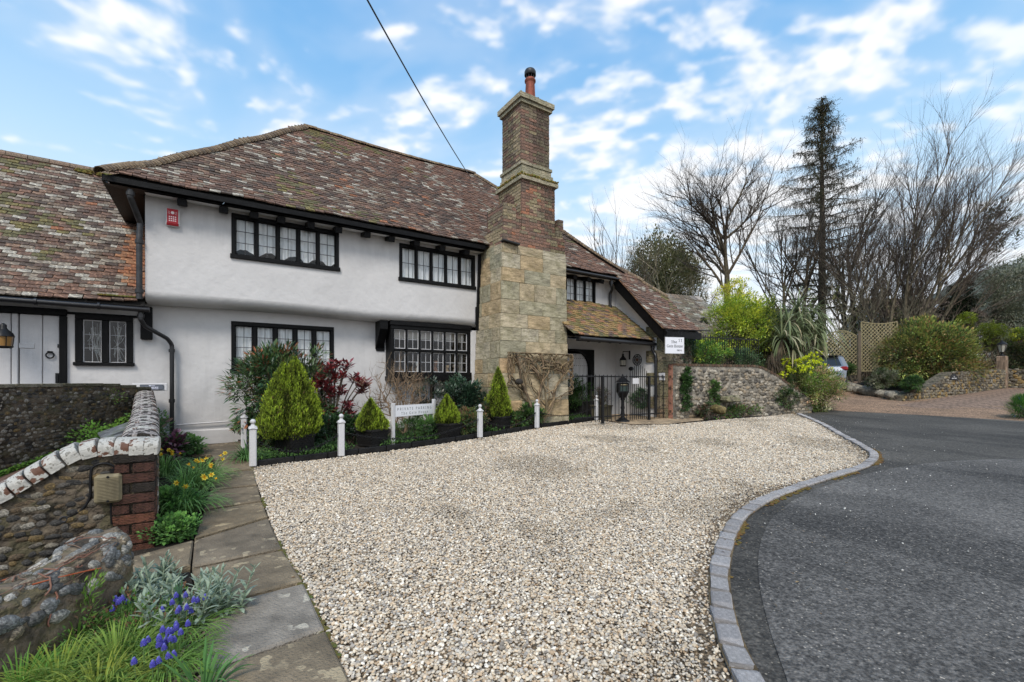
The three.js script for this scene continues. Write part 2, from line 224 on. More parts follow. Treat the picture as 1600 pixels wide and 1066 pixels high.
function cbox(w, h, d, c) {         // a box with chamfered edges, centred
  const g = new GB(), H = [w / 2, h / 2, d / 2], P = (s, a) => [0, 1, 2].map((k) => s[k] * (k === a ? H[k] : H[k] - c));
  const add = (pts) => { const m = [0, 1, 2].map((k) => pts.reduce((t, q) => t + q[k], 0)), a = pts[0], b = pts[1], e = pts[2]; const n = [(b[1] - a[1]) * (e[2] - a[2]) - (b[2] - a[2]) * (e[1] - a[1]), (b[2] - a[2]) * (e[0] - a[0]) - (b[0] - a[0]) * (e[2] - a[2]), (b[0] - a[0]) * (e[1] - a[1]) - (b[1] - a[1]) * (e[0] - a[0])]; if (n[0] * m[0] + n[1] * m[1] + n[2] * m[2] < 0) pts.reverse(); g.poly(pts); };
  for (let a = 0; a < 3; a++) {
    const b = (a + 1) % 3, e = (a + 2) % 3;
    for (const s of [-1, 1]) { const S = (p, q) => { const r = []; r[a] = s; r[b] = p; r[e] = q; return r; }; add([P(S(-1, -1), a), P(S(1, -1), a), P(S(1, 1), a), P(S(-1, 1), a)]); }
    if (c > 0) for (const p of [-1, 1]) for (const q of [-1, 1]) { const S = (t) => { const r = []; r[b] = p; r[e] = q; r[a] = t; return r; }; add([P(S(-1), b), P(S(1), b), P(S(1), e), P(S(-1), e)]); }
  }
  if (c > 0) for (const x of [-1, 1]) for (const y of [-1, 1]) for (const z of [-1, 1]) add([P([x, y, z], 0), P([x, y, z], 1), P([x, y, z], 2)]);
  return g.geometry();
}
function roughStone(seed, w, h, d, c, rough) { const g = cbox(w, h, d, c), r = rng(seed), p = g.attributes.position, seenV = new Map(); for (let k = 0; k < p.count; k++) { const key = [p.getX(k), p.getY(k), p.getZ(k)].map((x) => x.toFixed(4)).join(); if (!seenV.has(key)) seenV.set(key, [r() - .5, r() - .5, r() - .5]); const o = seenV.get(key); p.setXYZ(k, p.getX(k) + o[0] * rough, p.getY(k) + o[1] * rough, p.getZ(k) + o[2] * rough); } return g; }
function pebble(seed, detail = 1, flat = .6) {
  const g = new THREE.IcosahedronGeometry(1, detail), p = g.attributes.position, ax = 1 + (hsh(seed, 1, 1) - .5) * .5, az = 1 + (hsh(seed, 2, 1) - .5) * .4;
  for (let k = 0; k < p.count; k++) { const x = p.getX(k), y = p.getY(k), z = p.getZ(k), f = 1 + .45 * (vn(x * 1.3 + seed * 3.1 + y, z * 1.3 + y * 1.7, seed) - .5) + .2 * (vn(x * 3 + y * 2, z * 3 - y, seed + 5) - .5); p.setXYZ(k, x * f * ax, y * f * flat, z * f * az); }
  const pos = g.attributes.position, uv = g.attributes.uv; g.computeVertexNormals(); if (detail > 0) { const n = g.attributes.normal; for (let k = 0; k < pos.count; k++) { const l = Math.hypot(pos.getX(k), pos.getY(k) / flat, pos.getZ(k)); n.setXYZ(k, n.getX(k) * .4 + pos.getX(k) / l * .6, n.getY(k) * .4 + pos.getY(k) / flat / l * .6, n.getZ(k) * .4 + pos.getZ(k) / l * .6); } }
  for (let k = 0; k < uv.count; k++) uv.setXY(k, pos.getX(k) * .1 + seed, pos.getZ(k) * .1 + pos.getY(k) * .07);
  return g;
}
const PEB = [1, 2, 3, 4, 5, 6].map((s) => pebble(s, 1, .75)), GRAV = [11, 12, 13, 14, 15].map((s) => pebble(s, 0, .62));

// ---------- things and parts ----------
const used = new Map();
function numbered(n) { const k = used.get(n) ?? 0; used.set(n, k + 1); return k ? n + '_' + String(k).padStart(3, '0') : n; }
function tag(o, label, category, group, kind) { if (label) o.userData.label = label; if (category) o.userData.category = category; if (group) o.userData.group = group; if (kind) o.userData.kind = kind; return o; }
function thing(name, label, category, pos, group, turn = 0) { const o = new THREE.Group(); o.name = numbered(name); if (pos) o.position.copy(pos); o.rotation.y = turn; scene.add(o); return tag(o, label, category, group); }
function structure(name, geometry, m) { const o = new THREE.Mesh(geometry, m); o.name = numbered(name); o.castShadow = o.receiveShadow = true; o.userData.kind = 'structure'; scene.add(o); return o; }
function part(name, geometry, m, parent, kind) { const o = new THREE.Mesh(geometry, m); o.name = parent === scene ? numbered(name) : name; o.castShadow = o.receiveShadow = true; if (kind) o.userData.kind = kind; parent.add(o); return o; }
function sub(name, parent, pos) { const o = new THREE.Group(); o.name = name; if (pos) o.position.copy(pos); parent.add(o); return o; }
// many alike pieces on one owner: the 300 that show largest as meshes of their own, the rest joined; list of { g, m, c, w }
function pieces(parent, name, list, geos, mats, restName, restMat, most = 300) {
  const v = V(), base = new THREE.Matrix4(); parent.updateWorldMatrix(true, false); base.copy(parent.matrixWorld);
  for (const q of list) { v.setFromMatrixPosition(q.m).applyMatrix4(base); q.w = seen(v) * (q.k ?? 1); }
  list.sort((a, b) => b.w - a.w);
  const own = list.filter((q, k) => k < most && q.w > 0), rest = list.filter((q, k) => !(k < most && q.w > 0));
  for (const q of own) { const o = new THREE.Mesh(geos[q.g], mats[q.c]); o.name = name; o.castShadow = o.receiveShadow = true; q.m.decompose(o.position, o.quaternion, o.scale); parent.add(o); }
  if (rest.length) { const b = new GB(), r = rng(rest.length); for (const q of rest) { const c = mats[q.c].color, k = .85 + .3 * r(), e = restMat.color; b.geo(geos[q.g], q.m, [c.r * k / e.r, c.g * k / e.g, c.b * k / e.b]); } b.build(restName, restMat, parent, 'stuff'); }
}
const mtx = (x, y, z, X, Y, Z, s = [1, 1, 1]) => new THREE.Matrix4().makeBasis(X.clone().multiplyScalar(s[0]), Y.clone().multiplyScalar(s[1]), Z.clone().multiplyScalar(s[2])).setPosition(x, y, z);
const euler = (x, y, z, rx, ry, rz, sx = 1, sy = sx, sz = sx) => new THREE.Matrix4().compose(V(x, y, z), new THREE.Quaternion().setFromEuler(new THREE.Euler(rx, ry, rz)), V(sx, sy, sz));
function signPlane(w, h, draw, res = 700) { const c = document.createElement('canvas'); c.width = Math.round(w * res); c.height = Math.round(h * res); const x = c.getContext('2d'); draw(x, c.width, c.height); const t = new THREE.CanvasTexture(c); t.colorSpace = THREE.SRGBColorSpace; const m = new THREE.MeshStandardMaterial({ map: t, roughness: .55 }); return [new THREE.PlaneGeometry(w, h), m]; }
function wallHoles(x0, x1, y0, y1, holes, depth) {     // wall in the xy plane, front at z = 0, thickness behind
  const s = new THREE.Shape([[x0, y0], [x1, y0], [x1, y1], [x0, y1]].map((q) => new THREE.Vector2(...q)));
  for (const [a, b, c, d] of holes) s.holes.push(new THREE.Path([[a, c], [a, d], [b, d], [b, c]].map((q) => new THREE.Vector2(...q))));
  return new THREE.ExtrudeGeometry(s, { depth, bevelEnabled: false }).translate(0, 0, -depth);
}
function rebase(o, p) { o.position.copy(p); for (const c of o.children) c.position.sub(p); return o; }

// ---------- ground ----------
function sheet(rows, cols, yf, uvs = 1) {     // rows: s values, cols: r values
  const p = [], u = [], i = [];
  rows.forEach((s, a) => { const cc = typeof cols === 'function' ? cols(s) : cols; cc.forEach((r) => { const q = sr(s, r); p.push(q.x, yf(s, r, q), q.z); u.push(q.x / uvs, -q.z / uvs); }); if (a) for (let b = 0; b < cc.length - 1; b++) { const k = (a - 1) * cc.length + b, l = k + cc.length; i.push(k, k + 1, l, k + 1, l + 1, l); } });
  const g = new THREE.BufferGeometry(); g.setAttribute('position', new THREE.Float32BufferAttribute(p, 3)); g.setAttribute('uv', new THREE.Float32BufferAttribute(u, 2)); g.setIndex(i); g.computeVertexNormals(); return g;
}
const range = (a, b, n) => Array.from({ length: n + 1 }, (_, k) => a + (b - a) * k / n);
structure('ground', sheet([-60, -20, -6, 0, 5, 10, 14.6, 16, 18, 20, 22, 24, 30, 40, 60, 90, 200, 500, 900], [-900, -300, -80, -30, -10, 0, 10, 20, 30, 50, 90, 300, 900], (s) => gs(Math.max(-6, s)) - .06), M.soil);
function flat(pts, lift) {        // polygon on the plane part of the ground
  const sh = new THREE.Shape(pts.map((q) => new THREE.Vector2(q.x, -q.z))), g = new THREE.ShapeGeometry(sh), p = g.attributes.position, n = g.attributes.normal;
  for (let k = 0; k < p.count; k++) { const x = p.getX(k), z = -p.getY(k); p.setXYZ(k, x, .026 * depthOf(x, z) + lift, z); n.setXYZ(k, 0, 1, 0); g.attributes.uv.setXY(k, x, -z); }
  return g;
}
function spline(px, n, closed = false) { const c = new THREE.CatmullRomCurve3(px.map((q) => q.isVector3 ? q : gnd(q[0], q[1])), closed); return c.getSpacedPoints(n); }
function inside(x, z, poly) { let c = false; for (let i = 0, j = poly.length - 1; i < poly.length; j = i++) { const a = poly[i], b = poly[j]; if ((a.z > z) !== (b.z > z) && x < (b.x - a.x) * (z - a.z) / (b.z - a.z) + a.x) c = !c; } return c; }

// kerb line between gravel and tarmac
const kerb = spline([[1246, 646], [1282, 661], [1316, 680], [1348, 697], [1366, 711], [1352, 727], [1300, 744], [1248, 760], [1200, 779], [1161, 803], [1139, 835], [1128, 870], [1124, 905], [1128, 945], [1140, 995], [1162, 1045], [1200, 1110], [1262, 1210]], 300);
// tarmac: dark sheet and, on it, the older paler surface
const far = [gnd(1252, 641.5), gnd(1292, 640.5), gnd(1440, 648), gnd(1602, 657.5), gnd(1800, 668), gnd(2300, 690)];
structure('road', flat([...kerb, V(4, 0, 6), V(30, 0, 8), V(28, 0, -4), ...far.slice().reverse()], -.012), M.asphaltNew);
const oldEdge = spline([[1275, 1210], [1232, 1066], [1204, 985], [1186, 905], [1188, 850], [1210, 805], [1262, 770], [1345, 742], [1420, 727], [1500, 719], [1610, 716]], 80);
M.asphaltOld = M.asphaltNew.clone(); M.asphaltOld.map = T.asphalt; M.asphaltOld.color.setRGB(1.24, 1.15, 1.10); M.asphaltNew.color.setRGB(.74, .675, .61);
structure('road_patch', flat([...oldEdge, gnd(1900, 712), V(26, 0, 4), V(4.5, 0, 6)], -.006), M.asphaltOld);

// gravel
const gravL = [[392, 729], [398, 745], [410, 777], [421, 807], [438, 854], [474, 912], [508, 985], [539, 1046], [560, 1090], [612, 1190]].map((q) => gnd(...q));
const gravTop = [[392, 729], [460, 721], [533, 713], [640, 700], [750, 684], [839, 669], [935, 656], [990, 664], [1060, 662], [1130, 655], [1190, 651], [1244, 645]].map((q) => gnd(...q));
const gravPoly = [...gravTop, ...kerb, ...gravL.slice(1).reverse()];
structure('gravel_bed', flat(gravPoly, -.03), M.grit);
{
  const r = rng(5), N = 430000, lists = GRAV.map(() => []), cols = GRAV.map(() => []), m = new THREE.Matrix4(), q = new THREE.Quaternion(), e = new THREE.Euler();
  const pal = [[.47, .42, .35], [.54, .50, .43], [.43, .365, .28], [.34, .30, .255], [.62, .59, .54], [.27, .255, .24], [.37, .285, .20], [.46, .39, .30], [.19, .175, .16], [.47, .39, .30], [.38, .36, .335], [.44, .40, .345]];
  const minX = Math.min(...gravPoly.map((p) => p.x)), maxX = Math.max(...gravPoly.map((p) => p.x)), minZ = Math.min(...gravPoly.map((p) => p.z)), maxZ = Math.max(...gravPoly.map((p) => p.z));
  let made = 0;
  for (let k = 0; k < 900000 && made < N; k++) {
    const x = lerp(minX, maxX, r()), z = lerp(minZ, maxZ, r()), s = depthOf(x, z); if (s < 1.2 || s > 14.4) continue;
    const keep = s < 4.5 ? 1 : s < 7 ? .7 : .42; if (r() > keep || !inside(x, z, gravPoly)) continue;
    if (!seen(V(x, G(x, z), z))) continue;
    const wear = fbm(x * .8 + 3, z * .8, 3, 61); let kd = 1e9; for (let j = 0; j < kerb.length; j += 6) kd = Math.min(kd, (kerb[j].x - x) ** 2 + (kerb[j].z - z) ** 2);
    if ((kd < .035 && r() < .72) || (wear > .64 && r() < .2)) continue;
    const sz = (.0062 + .0068 * r() * r()) * (wear > .6 ? .8 : 1) * (s < 4.5 ? 1 : s < 7 ? 1.12 : 1.4), lay = r() < .45 ? 1 : 0, y = G(x, z) - .028 + sz * .35 + lay * .012 + (wear > .56 ? .004 : 0);
    e.set((r() - .5) * 1.4, r() * 6.28, (r() - .5) * 1.4); q.setFromEuler(e); m.compose(V(x, y, z), q, V(sz, sz, sz));
    const v = Math.floor(r() * GRAV.length); lists[v].push(...m.elements); const c = pal[Math.floor(r() * pal.length)], w = .84 + .32 * r(), d = 1 - .14 * sstep(.44, .70, wear); cols[v].push(c[0] * w * d, c[1] * w * d * (.97 + .03 * d), c[2] * w * d * (.9 + .1 * d)); made++;
  }
  const gr = thing('gravel', null, null, null); tag(gr, 'pale crushed stone gravel spread over the parking area', 'gravel', null, 'stuff');
  const gm = M.vc.clone(); gm.vertexColors = false; gm.flatShading = true; gm.name = 'gravel'; gm.roughness = .9; gm.color.setRGB(1.42, 1.36, 1.27);
  lists.forEach((l, v) => { const n = l.length / 16, im = new THREE.InstancedMesh(GRAV[v], gm, n); im.instanceMatrix.array.set(l); for (let k = 0; k < n; k++) im.setColorAt(k, new THREE.Color().setRGB(cols[v][k * 3], cols[v][k * 3 + 1], cols[v][k * 3 + 2])); im.name = 'pebbles'; im.userData.kind = 'stuff'; im.castShadow = im.receiveShadow = true; gr.add(im); });
}
// stray stones on the tarmac
{
  const r = rng(17), b = new GB();
  for (let k = 0; k < 150; k++) { const j = Math.floor(r() * 260), a = kerb[j], side = .12 + r() * r() * 2.2, t = V().subVectors(kerb[j + 1], a).normalize(), x = a.x - t.z * side * -1, z = a.z + t.x * side * -1; const px = x, pz = z; if (inside(px, pz, gravPoly)) continue; const s = .004 + .008 * r() * r(), c = .35 + .4 * r(); b.geo(GRAV[k % 5], euler(px, .026 * depthOf(px, pz) + s * .3, pz, r(), r() * 6, r(), s), [c, c * .96, c * .88]); }
  tag(b.build('loose_stones', M.vc, scene), 'pale stray stones scattered along the tarmac beside the kerb', 'stones', null, 'stuff');
}
// kerb of granite setts
{
  const k = thing('kerb', null, null, null); k.userData.kind = 'structure';
  const r = rng(31), mats = palette('sett', [[.74, .695, .64], [.82, .775, .71], [.64, .60, .55], [.78, .735, .67]], setmat(M.vcStone, T.granite, .5)), list = [], geos = [1, 2, 3, 4, 5, 6].map((q) => roughStone(q, 1, 1, 1, .07, .11)), bed = new GB();
  const cv = new THREE.CatmullRomCurve3(kerb), L = cv.getLength(); let d = 0;
  while (d < L - .2) { const len = .14 + .07 * r(), a = cv.getPointAt((d + len / 2) / L), t = cv.getTangentAt((d + len / 2) / L).setY(0).normalize(), n = V(-t.z, 0, t.x), up = V(0, 1, 0); const h = .10, y = .026 * depthOf(a.x, a.z) + .012 + (r() - .5) * .008; list.push({ g: Math.floor(r() * 6), c: Math.floor(r() * 4), m: mtx(a.x + n.x * (r() - .5) * .012, y - h / 2 + .005, a.z, t.clone().addScaledVector(n, (r() - .5) * .07).add(V(0, (r() - .5) * .06, 0)).normalize(), up, n.clone().negate(), [len - .020, h, 0.104 + .010 * r()]) }); d += len; }
  pieces(k, 'sett', list, geos, mats, 'setts', setmat(M.vcStone, T.granite, .5));
  const side = (w) => kerb.map((p, j) => { const t = V().subVectors(kerb[Math.min(j + 1, 300)], kerb[Math.max(j - 1, 0)]).setY(0).normalize(); return V(p.x - t.z * w, .026 * depthOf(p.x, p.z) - .004, p.z + t.x * w); });
  const A = side(-.062), B = side(.062); for (let j = 0; j < 300; j++) bed.poly([A[j], A[j + 1], B[j + 1], B[j]].map((p) => p.toArray()));
  const joint = M.mortar.clone(); joint.name = 'kerb_joint'; joint.color.setRGB(.30, .22, .12); bed.build('kerb_joint', joint, k);
  // moss gathered against the road side of the kerb
  const moss = new GB(); for (let q = 0; q < 900; q++) { const j = Math.floor(r() * 270), w = .060 + r() * r() * .06, t = V().subVectors(kerb[j + 1], kerb[j]).normalize(), sg = inside(kerb[j].x - t.z * .3, kerb[j].z + t.x * .3, gravPoly) ? -1 : 1; if (vn(j * .08, 3, 5) < .42) continue; const p = kerb[j]; moss.geo(GRAV[q % 5], euler(p.x - t.z * w * sg, .026 * depthOf(p.x, p.z) - .008, p.z + t.x * w * sg, 0, r() * 6, 0, .012 + .014 * r(), .012, .02), [.10 + .06 * r(), .065 + .03 * r(), .015]); }
  moss.build('moss', M.vc, k, 'stuff');
}
function setmat(m, map, bumpRep) { const c = m.clone(); c.map = map; c.bumpMap = rep(T.fineBump, bumpRep); c.bumpScale = .006; return c; }

// driveway beyond the tarmac
{
  const edgeS = (r) => { const px = (q) => gnd(q, lerp(640.5, 657.5, (q - 1292) / 308)); const a = px(1292), b = px(1602), ra = CA * a.x + SA * a.z, rb = CA * b.x + SA * b.z, sa = depthOf(a.x, a.z), sb = depthOf(b.x, b.z); return Math.max(4, lerp(sa, sb, (r - ra) / (rb - ra))); };
  const p = [], u = [], i = [], nr = 24, ns = 14;
  for (let a = 0; a <= nr; a++) { const r = 8.5 + 30 * a / nr, s0 = edgeS(r) - .05; for (let b = 0; b <= ns; b++) { const s = lerp(s0, 27, b / ns), q = sr(s, r); p.push(q.x, gs(s) - .02, q.z); u.push(q.x, -q.z); if (a && b) { const k = (a - 1) * (ns + 1) + b - 1, l = k + ns + 1; i.push(k, l, k + 1, k + 1, l, l + 1); } } }
  const g = new THREE.BufferGeometry(); g.setAttribute('position', new THREE.Float32BufferAttribute(p, 3)); g.setAttribute('uv', new THREE.Float32BufferAttribute(u, 2)); g.setIndex(i); g.computeVertexNormals();
  structure('driveway', g, M.drive);
  // brick paved strip in front of the low stone wall
  const pv = []; const st = [[1400, 15.6], [1440, 16.8], [1500, 18.8], [1566, 21.6], [1660, 21.0]].map((q) => onG(...q)), en = [[1470, 640], [1520, 640], [1600, 640], [1680, 640], [1760, 640]].map((q) => gnd(...q));
  const P = [], U = [], I = []; st.forEach((a, k) => { for (let b = 0; b <= 8; b++) { const x = lerp(a.x, en[k].x, b / 8), z = lerp(a.z, en[k].z, b / 8); P.push(x, G(x, z) - .012, z); U.push(x, -z); if (k && b) { const o = (k - 1) * 9 + b - 1; I.push(o, o + 9, o + 1, o + 1, o + 9, o + 10); } } });
  const g2 = new THREE.BufferGeometry(); g2.setAttribute('position', new THREE.Float32BufferAttribute(P, 3)); g2.setAttribute('uv', new THREE.Float32BufferAttribute(U, 2)); g2.setIndex(I); g2.computeVertexNormals(); structure('brick_driveway', g2, M.pave);
}

// flagstone path
{
  const path = thing('path', null, null, null); path.userData.kind = 'structure';
  const mats = palette('flag', [[.46, .40, .31], [.50, .43, .32], [.42, .375, .31], [.47, .41, .32]], setmat(M.vcStone, T.slab, .35)); mats.push(...palette('flag_grey', [[.58, .565, .55], [.52, .50, .47]], setmat(M.vcStone, T.slab, .35)));
  const quads = [   // corners in the picture, worked out on the ground: near left, near right, far right, far left
    [[[300, 1170], [600, 1180], [508, 988], [324, 1052]], 3], [[[324, 1050], [506, 984], [474, 914], [318, 954]], 4], [[[318, 950], [472, 909], [441, 862], [300, 892]], 0],
    [[[300, 888], [439, 858], [419, 812], [304, 846]], 2], [[[304, 842], [418, 808], [409, 786], [318, 800]], 1], [[[318, 797], [408, 783], [402, 761], [328, 768]], 0], [[[328, 766], [401, 758], [395, 736], [335, 742]], 3], [[[335, 740], [393, 733], [388, 717], [336, 722]], 1], [[[336, 720], [384, 715], [376, 690], [318, 697]], 2], [[[300, 712], [334, 711], [316, 698], [262, 700]], 1],
    [[[205, 905], [297, 884], [302, 846], [205, 872]], 0], [[[150, 930], [203, 907], [203, 872], [150, 890]], 2]];
  for (const [q, c] of quads) {
    const P = q.map((k) => gnd(...k)), g = new GB(), top = P.map((p) => [p.x, .026 * depthOf(p.x, p.z) + .012, p.z]), ct = [0, 1, 2].map((k) => top.reduce((t, a) => t + a[k], 0) / 4);
    const inn = top.map((a) => { const d = [ct[0] - a[0], ct[2] - a[2]], l = Math.hypot(...d); return [a[0] + d[0] / l * .02, a[1], a[2] + d[1] / l * .02]; }), mid = top.map((a) => [a[0], a[1] - .010, a[2]]), low = top.map((a) => [a[0], a[1] - .06, a[2]]);
    g.poly(inn); for (let k = 0; k < 4; k++) { const n = (k + 1) % 4; g.poly([mid[k], mid[n], inn[n], inn[k]]); g.poly([low[k], low[n], mid[n], mid[k]]); }
    g.build('flagstone', mats[c], path);
  }
  // stone threshold in front of the gate
  const th = [[945, 657], [988, 664], [1045, 663], [1100, 657], [1085, 649], [1000, 646], [955, 648]].map((q) => gnd(...q)); const m2 = M.grit.clone(); m2.name = 'threshold'; m2.map = T.slab; m2.color.setRGB(1.05, .86, .64); part('threshold', flat(th, .008), m2, path);
  const r = rng(77), moss = new GB(); for (let k = 0; k < 700; k++) { const j = r() * (gravL.length - 2), a = gravL[Math.floor(j)], b = gravL[Math.floor(j) + 1], t = j % 1, x = lerp(a.x, b.x, t) + (r() - .5) * .03 - .005, z = lerp(a.z, b.z, t); if (vn(j * 1.7, 2, 8) < .45) continue; const s = .008 + .01 * r(); moss.geo(GRAV[k % 5], euler(x, .026 * depthOf(x, z) - .008, z, 0, r() * 6, 0, s, s * .8, s), [.075 + .05 * r(), .075 + .03 * r(), .018]); }
  moss.build('moss', M.vc, path, 'stuff');
}
// bare earth of the beds with crumbs of soil
const bedFront = [[372, 706], [384, 726], [460, 718], [533, 710], [640, 697], [750, 681], [839, 666], [930, 653], [940, 640]].map((q) => gnd(...q));
structure('flower_bed', flat([...bedFront, V(7.3, 0, -9.95), V(.4, 0, -9.95)], -.02), M.soil);
// distant hill
{
  const c = at(1720, 595, 420), g = new THREE.SphereGeometry(1, 48, 24, 0, 6.3, 0, Math.PI / 2), p = g.attributes.position;
  for (let k = 0; k < p.count; k++) { const x = p.getX(k), y = p.getY(k), z = p.getZ(k), f = 1 + .3 * (fbm(x * 3 + 5, z * 3 + 2, 4, 5) - .5); p.setXYZ(k, c.x + x * 260, y * 118 * f - 2, c.z + z * 170); }
  g.computeVertexNormals(); const m = M.field.clone(); m.map = null; m.bumpMap = null; m.color.setRGB(.10, .11, .085); structure('hill', g, m);
}

// dead leaves blown over the gravel and the tarmac edge
{ const r = rng(19), b = new GB(); for (let k = 0; k < 900; k++) { const p = r() < .6 ? gnd(lerp(400, 1340, r()), lerp(660, 1050, r() * r())) : kerb[Math.floor(r() * 260)].clone().add(V((r() - .5) * .7, 0, (r() - .5) * .7)); const d = V(r() - .5, .05 * r(), r() - .5).normalize(), L = .014 + .022 * r(), c = [[.20, .12, .06], [.14, .09, .05], [.26, .18, .09], [.09, .07, .045]][k % 4]; b.leaf(p.x, .026 * depthOf(p.x, p.z) + .006 + .008 * r(), p.z, d.x, d.y, d.z, L, L * .45, c, .4, [r() * .4, 1, r() * .4]); } tag(b.build('dead_leaves', M.vc, scene), 'small brown dead leaves scattered on the gravel and along the kerb', 'leaves', null, 'stuff'); }
// ---------- the gate house ----------
const FZ = -9.5, LZ = -9.95;         // front of the jettied upper storey and of the ground floor
const house = thing('timber_framed_house', 'white rendered two storey house with black casements and a tall stone chimney', 'house');
const TILECOL = [[.27, .15, .105], [.31, .178, .125], [.225, .135, .10], [.17, .115, .09], [.13, .096, .078], [.34, .215, .15], [.42, .36, .29], [.58, .53, .45], [.35, .285, .225], [.26, .185, .135], [.19, .168, .08], [.26, .215, .085], [.44, .185, .095], [.50, .245, .13], [.47, .31, .13], [.37, .235, .10], [.25, .205, .065]];
const tileMats = palette('tile', TILECOL, M.vcTile);
const TILES = [1, 2, 3, 4, 5, 6].map((s) => { const g = roughStone(s, .157, .018, .235, 0, .009), p = g.attributes.position; for (let k = 0; k < p.count; k++) if (p.getZ(k) > 0) p.setX(k, p.getX(k)); return g; });
TILES.forEach((g, s) => { const u = g.attributes.uv; for (let k = 0; k < u.count; k++) u.setXY(k, u.getX(k) + s * .17, u.getY(k) + s * .31); });
// tiles of a slope that rises towards -z: yAt(x, d) gives the height at horizontal distance d behind the eave
function tileSlope(parent, { x0, x1, z0, run, rise, yAt, keep, pick, seed, gauge = .1, restName = 'roof_tiles', most = 300 }) {
  const r = rng(seed), list = [], L = Math.hypot(run, rise), n = Math.ceil(L / gauge), X = V(1, 0, 0);
  for (let row = 0; row < n; row++) {
    const d = row * gauge * run / L, off = (row % 2) * .082, wob = (r() - .5) * .02;
    for (let k = 0; k < (x1 - x0) / .165 + 1; k++) {
      const x = x0 + off + k * .165 + (r() - .5) * .006; if (!keep(x, d)) continue;
      const e = .05, y = yAt(x, d), y2 = yAt(x, d + e), up = V(0, y2 - y, -e).normalize(), s = .10 + (r() - .5) * .05, tilt = up.clone().addScaledVector(V(0, up.z, -up.y), .125 + (r() - .5) * .05).normalize();
      const Z = tilt.clone().negate(), Y = V().crossVectors(Z, X).normalize(), px = X.clone().addScaledVector(Y, (r() - .5) * .06).addScaledVector(Z, (r() - .5) * .04).normalize(), yy = V().crossVectors(Z, px).normalize();
      const nrm = V().crossVectors(V(1, 0, 0), up); list.push({ g: Math.floor(r() * 6), c: pick(x, d, r), m: mtx(x, y + up.y * .1 + .028 * nrm.y + (r() - .5) * .008 + wob * .2, z0 - d + up.z * .1 + .028 * nrm.z, px, yy, Z) });
    }
  }
  pieces(parent, 'tile', list, TILES, tileMats, restName, M.vcTile, most);
}
function oldTile(x, d, r, o = {}) {
  const moss = fbm(x * .9 + 7, d * 1.3, 4, 15), lich = fbm(x * 1.1 + 31, d * .7 + 3, 4, 25), h = r();
  if (moss > (o.moss ?? .66) && h < .5) return h < .3 ? 10 : 11;
  if (h < .15 + .10 * sstep(.48, .68, lich)) return 6 + Math.floor(r() * 3);
  const k = clamp(r() * .62 + .38 * sstep(.3, .7, fbm(x * .7 + 11, d * .6 + 5, 3, 35))); if (k < .24) return 0; if (k < .38) return 1; if (k < .58) return 2; if (k < .74) return 3; if (k < .82) return 4; if (k < .90) return 9; if (k < .97) return 5; return 12;
}
const EAVE = 4.40, EZ = -9.15, RZ = -12.37, SLOPE = 1.0, CX0 = 9.62, CX1 = 11.2, CZ = 1.6;   // CZ: how far the catslide comes forward of the eave
const sagY = (x, d) => .05 * Math.sin(x * .9 + 1.1) * sstep(.3, 1.5, d) * .6 - .05 * Math.sin(clamp(d / 3.2) * Math.PI)  + .012 * Math.sin(x * 4.1 + d * 3);
const roofAt = (x, d) => EAVE - .18 * sstep(5.8, 7.2, x) * sstep(2.5, 0, d) + d * SLOPE + sagY(x, d) + .045 * sstep(.6, 0, d) * (d >= 0 ? 1 : 0);
